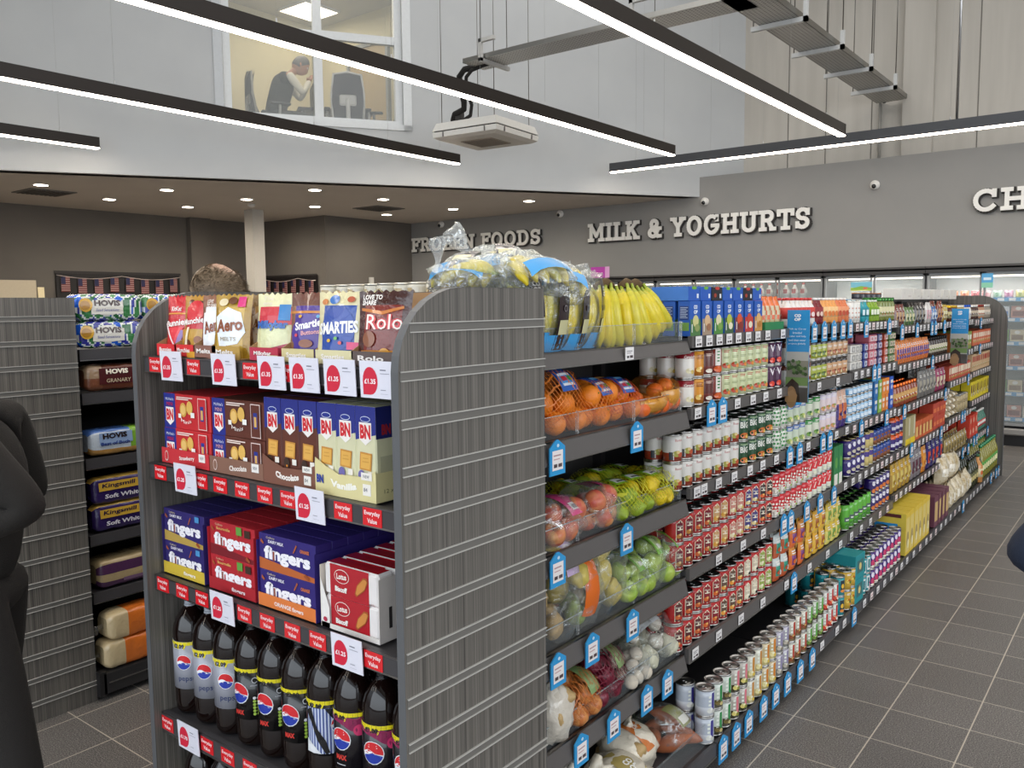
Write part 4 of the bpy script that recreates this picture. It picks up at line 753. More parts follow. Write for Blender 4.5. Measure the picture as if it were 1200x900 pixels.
# shelf D
def heinz(pc,flag,word='Heinz'):
    key=[(-.018,.014),(.018,.014),(.018,.075),(.0,.09),(-.018,.075)]
    key2=[(x*.86,.048+(y-.048)*.93) for x,y in key]
    return can('#b81f1f',[('p',key,'#efe4c8'),('p',key2,flag),('t',word,0,.066,.009,'#f2ead9',{'w':.026}),('r',-.012,.052,.012,.056,'#f0e6d0')],pics=pic(.03,*pc,.011))
hz=[heinz(('#b5772a','#7a3a1a','#e2c080'),'#6a2430'),heinz(('#c9602c','#7a8a3a','#e2c080'),'#7a1f2a'),heinz(('#d9a040','#8a4a1a','#f0d890'),'#c9a06a'),heinz(('#e9dcb0','#c9b060','#f5eed0'),'#c98a7a'),heinz(('#e0cf90','#a8782a','#f5eed0'),'#3d3f7a'),heinz(('#d9602c','#a02a1a','#f0b060'),'#2a2022')]
hzl=['red soup tin with a %s badge on the fourth shelf, stacked in two'%s for s in ('plum','wine red','tan','pale pink','violet blue','black')]
row('soup_tin','tin',hzl,None,2.72,3.68,.747,.0765,stack=2,sh=.104,rows=2,meshes=hz,front=C())
pk=[can('#c8232b',[('e',x+(.005 if j%2 else 0),.016+j*.016,.006,.005,'#f0e8dc') for x in (-.024,-.008,.008,.024) for j in range(4)],band='#e9e2d6',pics=pic(.026,'#e9e2d6','#9ab05a','#c8232b',.01)),can('#d9333a',[('t','7',0,.06,.03,'#f3eadd',{'b':.02}),('e',.0,.02,.014,.01,'#dfe2c8')]+[('e',x,.088,.005,.004,'#f0e8dc') for x in (-.02,0,.02)],band='#e9e6da')]
row('tomato_tin','tin',['red tin with white spots on the fourth shelf, stacked in two','red and white tin with a white numeral on the fourth shelf, stacked in two'],None,3.69,4.52,.747,.0755,stack=2,sh=.104,rows=2,meshes=pk,front=C())
row('tomato_carton','carton','tall green and white carton on the fourth shelf at the end of the red tins',carton(.075,.09,.21,'#2f7d46',[('r',-.03,.0,.03,.06,'#e6e2d6'),('e',0,.12,.022,.03,'#5fa04a')]),4.53,4.68,.747,.075,rows=1)
row('bean_tin','tin','purple tin with a white emblem on the fourth shelf, stacked in two',can('#33246e',[('e',0,.07,.012,.014,'#e9e4f0'),('e',0,.03,.016,.01,'#c9c0a8')],lid='#b9a878'),4.79,5.15,.748,.075,stack=2,sh=.104,rows=2,front=C())
row('bean_tin','tin','cream tin with purple patches on the fourth shelf, stacked in two',can('#d2bd7a',[('r',-.02,.06,.02,.09,'#4a3a86')],lid='#b9a878'),5.16,5.32,.748,.075,stack=2,sh=.104,rows=2,front=C())
row('gravy_tub','tub','blue and brown drum on the fourth shelf, stacked in two',can('#2c4690',[('e',0,.04,.02,.02,'#8a4a24')],band='#7a4a26',lid='#24407e',h=.1),5.33,5.72,.748,.075,stack=2,sh=.101,rows=2,front=C())
row('drink_tub','tub','purple tub with a bright orange lid on the fourth shelf of the wide bay',can('#3a2a72',[('r',-.02,.03,.02,.05,'#e9e6f0')],r=.045,h=.11,top='#dd5a26',lid='#dd5a26'),5.78,6.05,.748,.09,stack=2,sh=.111,rows=2,front=-1.41)
row('tea_box','box','pale olive box with a yellow base strip on the fourth shelf of the wide bay',carton(.13,.1,.19,'#a89d72',[('r',-.06,.0,.06,.04,'#e2c21e'),('r',.02,.06,.05,.18,'#cfc8ae')]),6.07,6.34,.748,.135,rows=2,dep=.11)
row('tea_box','box','orange and cream tea box on the fourth shelf of the wide bay',carton(.1,.1,.13,'#c95a2a',[('r',-.04,.02,.02,.09,'#d9b06a'),('r',.025,.03,.045,.1,'#8a2a1a')]),6.36,6.9,.748,.1,stack=1,rows=2,dep=.11)
row('tea_box','box','brick red tea box on the fourth shelf of the wide bay, stacked in two',carton(.1,.1,.1,'#b8402a',[('r',-.04,.03,.04,.06,'#d9703c')]),6.92,7.36,.748,.1,stack=2,sh=.1005,rows=2,dep=.11)
row('sugar_bag','bag','beige striped bag on the fourth shelf past the wide bay, stacked flat',pouch(.14,.13,.05,lambda u,v:'#d8cbb0' if int(u*7)%2 else '#a08a66',[],seed=4),7.44,7.9,.77,.15,stack=4,sh=.052,rows=1)
row('coffee_tin','tin','pale gold coffee tin on the fourth shelf near the end',can('#b5a27a',sq(0,.1,.04,'#6a5a3a',3,.004,.01),r=.045,h=.15),7.92,8.36,.77,.095,rows=2,dep=.09,front=-1.41)
row('custard_box','box','bright yellow box with a dark picture on the fourth shelf of the last bay',carton(.09,.08,.16,'#d9c322',[('p',[(-.035,.04),(.03,.03),(.01,.14),(-.03,.13)],'#4a1f1c'),('e',0,.05,.016,.018,'#e9dfb0')]),8.42,9.36,.83,.1,rows=2,dep=.09)
# shelf E
hz2=[heinz(('#c9602c','#b92a1a','#e2a060'),'#5a2a2a'),heinz(('#d96a2c','#8a2a1a','#e9b060'),'#8a1f2a'),heinz(('#e9a040','#b92a1a','#f0d890'),'#5f4a3a'),heinz(('#efe6c8','#1c1a1a','#fbf6e2'),'#d2c9b0'),heinz(('#dfe0b0','#8fae4a','#f5eed0'),'#93a850')]
row('soup_tin','tin',['red soup tin with a %s badge on the fifth shelf, stacked in two'%s for s in ('maroon','scarlet','grey brown','cream','olive green')],None,2.72,3.69,.442,.0765,stack=2,sh=.104,rows=2,meshes=hz2,front=C())
row('soup_pouch','pouch','teal and white soup pouch on the fifth shelf, stacked in two',bag('#cfd6d2','#2f8f76','#b8542c',w=.075,h=.11,seed=21),3.71,3.9,.442,.078,stack=2,sh=.108,rows=2,dep=.05)
row('sauce_pouch','pouch','orange pouch with a purple patch on the fifth shelf, stacked in two',bag('#d98a2c','#7a3a7a','#d9692c',w=.075,h=.11,seed=22),3.91,4.14,.442,.078,stack=2,sh=.108,rows=2,dep=.05)
row('sauce_pouch','pouch','golden yellow pouch with a brown patch on the fifth shelf, stacked in two',bag('#e2a82c','#a8602a','#e2b23a',w=.075,h=.11,seed=23),4.15,4.45,.442,.078,stack=2,sh=.108,rows=2,dep=.05)
row('sauce_pouch','pouch','yellow green pouch on the fifth shelf, stacked in two',bag('#d9b83a','#7fa04a','#dccf6a',w=.075,h=.11,seed=24),4.46,4.7,.442,.078,stack=2,sh=.108,rows=2,dep=.05)
row('vegetable_tin','tin','bright green tin with grey lettering in the long slanted block on the fifth shelf',can('#5fb03a',[('r',-.02,.05,.02,.075,'#4a5a5a'),('r',-.012,.056,.012,.064,'#dfe6da'),('e',0,.028,.018,.01,'#3d7f2c')],lid='#2c3a2a',h=.15),4.79,5.3,.443,.075,rows=2,front=C())
row('bean_tin','tin','deep purple tin with an orange disc on the fifth shelf, stacked in two',can('#2f1f66',[('e',0,.07,.014,.014,'#efe9f2'),('e',0,.026,.016,.013,'#e07a34')]),5.32,5.72,.443,.075,stack=2,sh=.104,rows=2,front=C())
row('cereal_packet','packet','mustard yellow packet on the fifth shelf of the wide bay',bag('#c9a03a','#d9c068','#a8822a',w=.1,h=.19,seed=25),5.78,6.3,.47,.1,rows=2,dep=.06)
row('cereal_packet','packet','grey and plum packet on the fifth shelf of the wide bay',bag('#8a8286','#5a2a3a','#7a7276',w=.1,h=.2,seed=26),6.32,6.62,.47,.1,rows=2,dep=.06)
row('crisp_bag','bag','orange bag beside the purple bags on the fifth shelf of the wide bay',bag('#e2902a','#e8a040','#cf7a1c',w=.13,h=.19,seed=27),6.64,6.78,.47,.13,rows=1)
row('crisp_bag','bag','purple bag with a red centre on the fifth shelf of the wide bay',bag('#2c2470','#cf4428','#241c60',w=.13,h=.2,seed=28),6.8,7.36,.47,.13,rows=2,dep=.07)
row('nut_bag','bag','tan nut bag behind a clear front on the fifth shelf past the wide bay',bag('#a8925c','#7d6a3c','#9a8450',w=.1,h=.15,seed=29),7.44,8.36,.45,.11,rows=2,dep=.07)
row('bread_mix_box','box','bright red box with pale pictures on the fifth shelf near the end, stacked in two',carton(.11,.1,.1,'#c93a22',[('e',0,.05,.03,.025,'#e0a48a')]),8.42,8.85,.487,.11,stack=2,sh=.1005,rows=2,dep=.11)
row('syrup_bottle','bottle','green and white bottle on the fifth shelf, last of the row',bottle('#4a7d6a','#e6e2da','#c94a4a',[('e',0,.07,.012,.014,'#e9e6dc')],r=.032,h=.19),8.9,9.36,.487,.07,rows=2,dep=.07,front=-1.4)
# base shelf
BF=-1.24
def veg(body,band,stripe,pc): return can(body,[('r',.002,.02,.016,.09,stripe)]+[('r',-.012,.028+k*.015,-.002,.036+k*.015,'#e9ece0') for k in range(4)],band=band,pics=pic(.026,*pc,.012),top=mixc(body,'#ffffff',.1))
vv=[('#b9c0cc','#dfe2e8','#3f3a8a',('#e2e2da','#c9c9c0','#f0f0ea'),'silver blue tin with a green stripe on the base shelf, nearest the produce',2),('#cbd2c6','#55503a','#2f8a4a',('#7a6a3a','#c9b87a','#5a5030'),'silver tin with a green stripe on the base shelf',2),('#b8b0a4','#4a4420','#e07a86',('#e2d27a','#8a8a3a','#f0e9b0'),'tin with a pink stripe over olives on the base shelf',2),('#d9d6c4','#e0cf90','#c98a3a',('#e9dca0','#d9b84a','#f5efc8'),'pale yellow sweetcorn tin on the base shelf',2),('#c9b58a','#e9d890','#cf7d28',('#e9dca0','#d9b84a','#f5efc8'),'tin with an orange stripe over sweetcorn on the base shelf',2),('#a8a2b0','#8a8a84','#8f88a4',('#b9b0a0','#8a7f70','#d9d2c0'),'mauve grey tin of mushrooms on the base shelf',2),('#c9c2b0','#8a6a3a','#b23a2a',('#8a4a2a','#5a3a1a','#c99a5a'),'tin with a red stripe over brown beans on the base shelf',2),('#b0b8a0','#5a4a2c','#58a83c',('#6a8a3a','#3a4a1c','#a8b86a'),'tin with a bright green stripe on the base shelf',2),('#c8c4bc','#b02a22','#c8282a',('#d9482c','#efe9da','#f0b080'),'tin with a red stripe and a white crescent on the base shelf',2)]
yy=2.74
for q in vv:
    n=2 if q is not vv[0] else 1
    if q in vv[5:]: n=3 if q is not vv[5] else 2
    row('vegetable_tin','tin',q[4],veg(q[0],q[1],q[2],q[3]),yy,yy+.0775*n,.118,.0775,stack=q[5],sh=.104,rows=1 if yy>2.8 else 2,dep=.078,front=BF-.038); yy+=.0775*n
tea='#1f8f98'
row('tuna_tin','tin','teal tin with a black and yellow badge on the base shelf, stacked in two',can(tea,[('r',-.014,.03,.014,.085,'#20343a'),('e',0,.055,.01,.012,'#e2b43a'),('e',0,.03,.014,.008,'#e08a3a')]),yy+.01,yy+.24,.118,.0775,stack=2,sh=.104,rows=4,dep=.078,front=BF-.038)
row('tuna_multipack','multipack','square teal multipack of tins on the base shelf, stacked in two',carton(.15,.16,.13,'#1c8a90',[('r',-.05,.03,.05,.1,'#3a6a6a'),('e',0,.065,.02,.02,'#d9c07a')]),yy+.25,yy+.41,.118,.155,stack=2,sh=.131,rows=2,dep=.165,front=BF)
row('tuna_tin','tin','teal and white striped tin on the base shelf past the multipacks',can('#3aa0a8',[('r',-.012,.02,.012,.09,'#dfe6e4'),('r',-.006,.03,.006,.08,'#1f6f76')]),yy+.42,yy+.58,.118,.0775,stack=2,sh=.104,rows=4,dep=.078,front=BF-.038)
row('curry_tin','tin','violet and orange tin on the base shelf, stacked in two',can('#7a3a86',[('e',0,.03,.018,.014,'#e0803a'),('r',-.012,.06,.012,.08,'#e9dfe9')],band='#c9602c'),yy+.59,yy+.67,.118,.0775,stack=2,sh=.104,rows=3,dep=.078,front=BF-.038)
y2=yy+.68
row('formula_tin','tin','sky blue tin with a white panel on the base shelf',can('#2aa3c9',[('r',-.014,.03,.014,.1,'#dff0f5')],h=.13,lid='#d9d2b8'),y2,4.42,.118,.0775,stack=lambda i:1+(i%2),sh=.131,rows=3,dep=.078,front=BF-.038)
row('fruit_tin','tin','golden fruit tin with a leaf picture on the base shelf, stacked in two',can('#cfa53a',pic(.05,'#e9c860','#6a7a2a','#b9601c',.015)+sq(0,.09,.03,WH,2)),4.43,4.74,.118,.0775,stack=2,sh=.104,rows=3,dep=.078,front=BF-.038)
row('dessert_tin','tin','dark purple tin with a pink figure on the base shelf, stacked in two',can('#3a2070',[('e',0,.07,.012,.016,'#e9dff0'),('e',0,.035,.014,.02,'#c93a6a'),('e',0,.015,.016,.006,'#e9e0d0')]),4.79,5.55,.118,.0775,stack=2,sh=.104,rows=3,dep=.078,front=BF-.038)
row('cereal_box','box','yellow cereal box with a sky blue end and brown top edge on the base shelf',carton(.1,.3,.27,'#d9b83a',[('r',-.045,.02,.045,.24,'#dcc470'),('e',0,.1,.03,.05,'#a8925a'),('e',.01,.07,.02,.03,'#e9dfb0')],cols={'-x':'#e2c84a','+z':'#dfc13c'},side=[('r',-.1,.12,.1,.2,'#2f9ad9'),('r',-.12,.24,.12,.262,'#5a1f24')]),5.62,6.3,.118,.11,rows=1,front=BF,rz=0)
row('cereal_box','box','slim plum and yellow box on the base shelf behind the cereal boxes',carton(.1,.2,.22,'#6a3a4a',[('r',-.04,.04,.04,.18,'#c9a870')]),6.45,6.95,.118,.11,rows=1,front=BF)
flour=lambda s:pouch(.15,.12,.2,lambda u,v:mixc('#d9ccb0','#b9a276',abs(noise.noise((u*5,v*5,s)))*1.6),[('r',-.04,.06,.04,.12,'#ece4d2')],m='film',seed=s)
row('flour_bag','bag','cream and tan flour bag in the heap on the base shelf',None,6.98,7.95,.118,.16,stack=1,rows=2,dep=.13,front=BF,meshes=[flour(1),flour(2),flour(3)],rz=.3)
row('flour_bag','bag','cream flour bag lying on top of the heap on the base shelf',flour(5),7.05,7.8,.3,.19,rows=1,front=BF-.06,rz=.5)
row('oil_bottle','bottle','dark olive oil bottle standing in rows on the base shelf',bottle('#2c3016','#1c1c18','#5a5a34',[('r',-.01,.06,.01,.1,'#c9b87a')],r=.034,h=.26),7.98,8.5,.118,.075,rows=3,dep=.08,front=BF-.05)
row('oil_bottle','bottle','golden oil bottle with green label and cap, last on the base shelf before the panel',bottle('#8a8430','#2f8a5a','#4f8f3a',[('r',-.01,.07,.01,.12,'#e9e2b0')],r=.038,h=.3),8.52,9.36,.118,.085,rows=3,dep=.09,front=BF-.05)
row('oil_bottle','bottle','squat amber bottle with a dark green cap at the front of the base shelf',bottle('#c98a4a','#1f5a34','#d9c9a0',[('e',0,.09,.018,.02,'#c9602c')],r=.05,h=.25),8.3,8.41,.118,.1,rows=1,front=BF-.04)
# ------------------------------------------------------------------ end unit: chocolate bags in trays
BAGS=[
 dict(x=-2.185,w=.10,dx=.02,c=('#c81e28','#c8242c','#a8141e'),a=[('t','KitKat',-.006,.132,.013,'#f5e9e6',{'b':.02,'w':.036}),('r',-.036,.116,.03,.12,'#d9912c'),('t','Bunnies',0,.092,.018,'#f7f1ec',{'b':.03,'w':.075,'rot':.12}),('p',[(-.03,.078),(.028,.08),(.002,.025)],'#e0303a'),('p',[(.012,.02),(.034,.07),(.02,.072),(.0,.03)],'#8a6aa8'),('p',[(-.04,.09),(-.033,.09),(.0,.03),(-.006,.03)],'#f0dcdc')],tray=('#d8262e','Bunnies','#d8262e'),l='red chocolate bunny bag with a white diagonal name, first on the top sweets shelf'),
 dict(x=-2.095,w=.10,dx=.01,c=('#b8862c','#c8262c','#b98a34'),a=[('e',-.02,.15,.01,.008,'#5a2c18'),('e',.012,.146,.012,.008,'#4a2212'),('e',.0,.125,.03,.03,'#cf1e28'),('t','Munchies',0,.098,.017,'#f7f1ec',{'b':.03,'w':.08,'rot':.12}),('r',-.05,.0,.05,.075,'#c2963c'),('e',-.02,.035,.014,.012,'#6a3418'),('e',.018,.045,.013,.011,'#8a5226'),('p',[(-.02,.08),(-.012,.08),(-.02,.03),(-.03,.03)],'#efe0c0')],tray=('#d22a2c','Munchies','#d79a2c'),l='gold and red sweet bag with a white diagonal name, second on the top sweets shelf'),
 dict(x=-2.0,w=.105,dx=.0,c=('#8a5a40','#e9ecee','#7a4a34'),a=[('p',[(-.04,.12),(.03,.13),(.045,.1),(.02,.05),(-.02,.015),(-.036,.03)],'#eef1f4'),('t','LOVE\nTO SHARE',-.012,.146,.022,'#f1e6da',{'b':.02,'w':.04}),('t','Aero',-.004,.085,.034,'#8a4424',{'b':.03,'w':.06,'rot':.25}),('e',.024,.03,.02,.016,'#4a2414')],tray=('#8a5f50','Melts','#8a5f50'),l='white and brown bubbly chocolate bag, third on the top sweets shelf'),
 dict(x=-1.905,w=.125,dx=.0,f=-.02,c=('#b08a2c','#c9a445','#a8822a'),a=[('p',[(-.05,.11),(-.01,.135),(.035,.12),(.05,.07),(.03,.04),(-.03,.03)],'#e6ebf0'),('t','Aero',.0,.088,.034,'#8a4a26',{'b':.04,'w':.085,'rot':.08}),('t','MELTS',.0,.052,.01,'#9a8a6a',{'w':.05}),('r',.022,.135,.046,.162,'#d8307a'),('e',-.026,.148,.016,.01,'#d9c9a0'),('e',.005,.152,.014,.01,'#6a3c1c'),('p',[(-.02,.02),(0,.035),(.02,.02),(0,.005)],'#a07a34')],tray=('#b8944a','Melts','#b8944a'),l='gold bubbly chocolate bag with a pink corner square, front of the top sweets shelf'),
 dict(x=-1.845,w=.10,dx=.0,f=.045,c=('#8a6a34','#a9854a','#7d5c28'),a=[('p',[(-.04,.11),(0,.13),(.04,.1),(.03,.05),(-.03,.04)],'#b9aea0'),('t','Aero',0,.088,.03,'#5a3018',{'b':.04,'w':.075})],tray=None,l='dull gold bag behind the gold bubbly chocolate bag'),
 dict(x=-1.745,w=.115,dx=.0,c=('#e2ddb0','#dfe0b0','#d9d6a4'),a=[('r',-.045,.09,.05,.135,'#c82232'),('t','The\none',-.022,.15,.022,'#e6d9d0',{'w':.03}),('r',.014,.1,.045,.14,'#2f7fc0'),('t','Milkybar',-.004,.087,.026,'#2a62b0',{'b':.05,'w':.09}),('p',[(-.05,.02),(.05,.045),(.05,.015),(-.05,.0)],'#b03a52')],tray=('#b9324a','Milkybar','#cfd0a0'),l='cream and red bag with a blue name, middle of the top sweets shelf'),
 dict(x=-1.665,w=.095,dx=.0,f=.05,c=('#7a2a24','#a8382c','#5a1c18'),a=[('e',-.02,.145,.014,.01,'#7a9a3a'),('e',.02,.14,.012,.01,'#8aa84a')],tray=None,l='dark red bag half hidden behind the cream and red bag'),
 dict(x=-1.615,w=.12,dx=.0,c=('#6d4030','#4d348c','#8a6044'),a=[('r',-.06,.118,.06,.124,'#c9803a'),('e',0,.07,.048,.045,'#4a318e'),('t','Smarties',.006,.092,.02,'#f4f0f4',{'b':.04,'w':.085,'rot':.16}),('t','Buttons',.01,.072,.011,'#e2a0a8',{'b':.03,'w':.05,'rot':.1}),('e',-.03,.065,.005,.004,'#d94a5a'),('e',-.02,.11,.005,.004,'#d9a03a'),('e',.03,.11,.005,.004,'#5aa0d0'),('e',0,.045,.02,.01,'#8a4a26')],tray=('#d2c490','Smarties','#d2c490'),l='brown bag with a violet splash, right of the middle of the top sweets shelf'),
 dict(x=-1.56,w=.1,dx=0,f=.05,c=('#d9a878','#c98a54','#cfa070'),a=[('r',-.03,.13,.03,.15,'#e6c49a')],tray=None,l='tan bag behind the two splash bags on the top sweets shelf'),
 dict(x=-1.485,w=.13,dx=.0,f=-.02,c=('#ddd2a4','#2c4c9c','#d9cfa2'),a=[('e',0,.082,.046,.05,'#2a4a9e'),('t','SMARTIES',.0,.085,.028,'#f4f3ee',{'b':.04,'w':.105,'rot':.06}),('e',-.015,.15,.014,.011,'#3f74b8'),('e',-.042,.145,.009,.007,'#c97a3a'),('e',.03,.15,.01,.007,'#b85a3a'),('e',-.02,.055,.005,.004,'#e2b43a'),('e',.012,.05,.005,.004,'#d94a4a'),('e',.0,.06,.005,.004,'#5fa84a'),('r',.03,.035,.06,.052,'#d93a72'),('e',.045,.015,.006,.012,'#3f8ad0')],tray=('#d9d0a4','Smarties','#d9d0a4'),l='cream bag with a blue splash and white name, front of the top sweets shelf'),
 dict(x=-1.435,w=.09,dx=.0,f=.05,c=('#d9cf9c','#4a4a7a','#b9a878'),a=[('e',0,.14,.012,.01,'#4a78b8'),('e',.018,.13,.01,.007,'#c97a3a')],tray=None,l='cream bag tucked behind the blue splash bag'),
 dict(x=-1.36,w=.135,dx=.0,c=('#3f1f18','#7a2414','#4a2018'),a=[('t','LOVE TO\nSHARE',-.03,.148,.024,'#efe6df',{'b':.04,'w':.05}),('p',[(-.055,.13),(0,.122),(.05,.134),(.05,.128),(0,.114),(-.055,.124)],'#c9752c'),('t','Rolo',.006,.098,.034,'#cf2a30',{'b':.07,'w':.09}),('t','Rolo',.006,.098,.034,'#f4e6dc',{'b':.0,'w':.088}),('e',-.03,.06,.016,.018,'#8a5030'),('r',-.05,.02,.05,.035,'#c9822c'),('e',.01,.028,.014,.012,'#d9962c')],tray=('#5e504c','Rolo','#5e504c'),l='dark brown bag with a red and white name, last on the top sweets shelf'),
]
for i,q in enumerate(BAGS):
    c=q['c']; w=q['w']; h=.168
    mb=pouch(w,.05,h,(lambda c: lambda u,v: c[0] if v>.8 else (c[1] if abs(u-.5)<.36 else c[2]))(c),q['a'],seed=i,nu=14,nv=16,puff=.62)
    f=q.get('f',0); o=mb.obj('chocolate_bag',loc=(q['x']+.004,1.268+f,1.5965),rot=(-.14,0,R.uniform(.2,.34))); tag(o,q['l'],'bag')
    if q['tray']:
        tc,tt,c2=q['tray']; tw=w*.98; mb=MB(); y=1.256
        mb.box(-tw/2,tw/2,0,.002,0,.034,tc).box(-tw/2,tw/2,0,.3,0,.002,'#a8835a'); 
        for sx in (-tw/2,): mb.add([(sx,0,0),(sx+.002,0,0),(sx+.002,.3,0),(sx,.3,0),(sx,0,.034),(sx+.002,0,.034),(sx+.002,.13,.1),(sx,.13,.1),(sx,.3,.15),(sx+.002,.3,.15)],[(0,4,7,8,3),(1,2,9,6,5),(4,5,6,7),(7,6,9,8)],'#a8835a')
        mb.box(-tw/2,tw/2,.298,.3,0,.165,'#a8835a')
        mb.art([('r',tw*.12,0,tw/2,.016,c2),('t',tt,-.004,.019,.012,'#f3ece6',{'b':.03,'w':tw*.62})],fr(-.0003)); o=mb.obj('display_tray',loc=(q['x'],y,1.5945)); tag(o,'open cardboard display tray holding the '+q['l'].split(',')[0],'tray')
# ---- biscuits on the second sweets shelf
def bnlogo(x,y,s): return [('e',x,y+.03*s,.017*s,.007*s,'#dfe6f4'),('e',x,y+.03*s,.0155*s,.0055*s,'#1f2f8a'),('p',[(x-.021*s,y+.022*s),(x+.021*s,y+.022*s),(x+.021*s,y-.018*s),(x,y-.032*s),(x-.021*s,y-.018*s)],'#f3ece6'),('t','BN',x,y,.034*s,'#d3202a',{'b':.05,'w':.036*s})]
def bisc(x,y,r): return [('p',[(x-r,y-r*.9),(x+r*.8,y-r),(x+r,y+r*.9),(x-r*.85,y+r)],'#c98a3a'),('p',[(x-r*.82,y-r*.75),(x+r*.62,y-r*.82),(x+r*.82,y+r*.72),(x-r*.68,y+r*.82)],'#e0ac52'),('r',x-r*.5,y-r*.1,x+r*.5,y+r*.02,'#cf9640'),('r',x-r*.4,y+r*.3,x+r*.45,y+r*.4,'#cf9640')]
def bnbox(c,brown): 
    w=.228; x0=-w/2
    A=[('r',x0,0,x0+.058,.098,'#1f2a86'),('t',"McVitie's",x0+.03,.082,.008,'#e6e9f4',{'w':.04}),('t','MINI',x0+.03,.068,.01,'#d3202a' if not brown else '#e0a0a0',{'w':.03})]+bnlogo(x0+.03,.038,.95)[2:]
    A+=[('e',x0+.1,.055,.017,.02,'#d9a54a'),('e',x0+.132,.062,.015,.019,'#e2b45a'),('e',x0+.1,.055,.012,.014,'#e9c070'),('r',x0+.076,.032,x0+.09,.044,'#f2efe9'),('r',x0+.138,.036,x0+.156,.05,'#f2efe9'),('r',x0+.07,.088,x0+.15,.091,'#f0dcd2'),('r',x0+.07,.083,x0+.13,.086,'#f0dcd2'),('t','Minis',x0+.116,.022,.01,'#f5eee8',{'w':.05,'arc':9})]
    A+=[('r',x0+.176,.006,x0+.216,.092,'#efd9d2'),('r',x0+.178,.008,x0+.214,.09,c),('r',x0+.188,.03,x0+.204,.07,'#26328a'),('r',x0+.191,.034,x0+.201,.06,'#e0b060')]
    return carton(w,.24,.098,c,A,side=[('r',-.1,.03,.1,.07,mixc(c,'#000000',.3))])
for c,x,nm in (('#c4262c',-2.128,'red'),('#5e2c1e',-1.89,'chocolate brown')):
    mb=bnbox(c,nm!='red')
    for k in (0,1):
        tag(mb.obj('biscuit_box',loc=(x,1.272+.002*k,1.2925+k*.0985)),'%s mini biscuit box, %s of its stack of two on the second shelf'%(nm,'upper' if k else 'lower'),'box')
    tc='#c93038' if nm=='red' else '#86604f'; t=MB().box(-.117,.117,0,.002,0,.044,tc).box(-.117,.117,0,.25,-.0,.0015,tc); t.art([('t','Strawberry' if nm=='red' else 'Chocolate',.01,.022,.014,'#f2e9e2',{'b':.03,'w':.075,'rot':.08}),('r',.07,.02,.1,.042,'#eee9e4'),('t','NEW',.085,.031,.008,'#4a4a5a',{'w':.018}),('e',-.09,.022,.009,.015,'#e0c9c0'),('e',-.09,.022,.007,.012,tc)],fr(-.0003))
    tag(t.obj('display_tray',loc=(x,1.262,1.2905)),'low %s cardboard tray under the %s mini biscuit boxes'%('red' if nm=='red' else 'brown',nm),'tray')
def bnpack(c,c2,tw):
    w=.066;h=.212
    A=[('p',[(-w/2,.135),(w/2,.15),(w/2,h),(-w/2,h)],'#232c84')]+bnlogo(0,.155,.95)+bisc(.0,.088,.021)
    A+=[('e',-.014,.055,.011,.013,c2),('r',.008,.052,.024,.066,'#ece6dc'),('t',tw,.002,.034,.011,'#f0e4d8' if tw=='Chocolate' else '#b9a878',{'b':.02,'w':.052,'rot':.15}),('e',-.012,.048,.003,.003,'#e08a2a')]
    return carton(w,.062,h,c,A,side=[('r',-.031,.14,.031,h,'#1b2266'),('t','BN',0,.16,.024,'#a3222a',{'b':.05,'w':.028}),('r',-.02,.06,.02,.1,mixc(c,'#000000',.25))],bev=.003)
mbc=bnpack('#5f2f20','#3a2418','Chocolate'); mbv=bnpack('#d6d3ae','#6f68a8','Vanilla')
for k in range(3):
    for r in range(3):
        o=mbc.obj('biscuit_pack',loc=(-1.74+k*.0675,1.272+r*.063,1.2925)); tag(o,'tall brown and blue chocolate biscuit pack standing on the second shelf','pack','tall chocolate biscuit packs')
        o=mbv.obj('biscuit_pack',loc=(-1.537+k*.0665,1.272+r*.063,1.2925)); tag(o,'tall cream and blue vanilla biscuit pack standing on the second shelf','pack','tall vanilla biscuit packs')
def frontray(x0,x1,tc,word,wc,lab,h=.05,nw=True,side=False):
    w=x1-x0; mb=MB(); P=[(-w/2,0),(w/2,0),(w/2,h*1.25),(w*.3,h*.95),(-w*.1,h*.9),(-w*.32,h*1.15),(-w/2,h*1.45)]; n=len(P)
    mb.add([(x,0,z) for x,z in P]+[(x,.002,z) for x,z in P],[tuple(range(n)),tuple(range(2*n-1,n-1,-1))]+[(i,(i+1)%n,n+(i+1)%n,n+i) for i in range(n)],tc)
    mb.box(-w/2-.001,-w/2,0,.25,0,h*1.3,tc).box(w/2,w/2+.001,0,.25,0,h*1.15,tc)
    A=[('t',word,-.004,h*.45,.016,wc,{'b':.05,'w':.09,'arc':3}),('r',w*.3,h*.25,w*.3+.026,h*.7,'#efeae2'),('t','84',w*.3+.009,h*.48,.009,'#4a4a5a',{'w':.012}),('r',w*.28,h*.85,w*.28+.035,h*1.15,'#eee9e0'),('t','NEW',w*.28+.017,h*1.0,.007,'#44485a',{'w':.02})]
    if side: A+=[('t','BN',-w/2+.018,h*.62,.02,'#2a3f9a',{'b':.05,'w':.024})]
    mb.art(A,fr(-.0003))
    if side: mb.art([('t','12 x 285g',.06,.022,.012,'#6a6440',{'w':.07})],fx(w/2+.001))
    tag(mb.obj('display_tray',loc=((x0+x1)/2,1.263,1.2905)),lab,'tray')
frontray(-1.775,-1.573,'#7d5040','Chocolate','#f3ebe4','brown cardboard tray in front of the tall chocolate biscuit packs')
frontray(-1.571,-1.366,'#ddd29a','Vanilla','#f7f4e8','cream cardboard tray in front of the tall vanilla biscuit packs',.058,side=True)
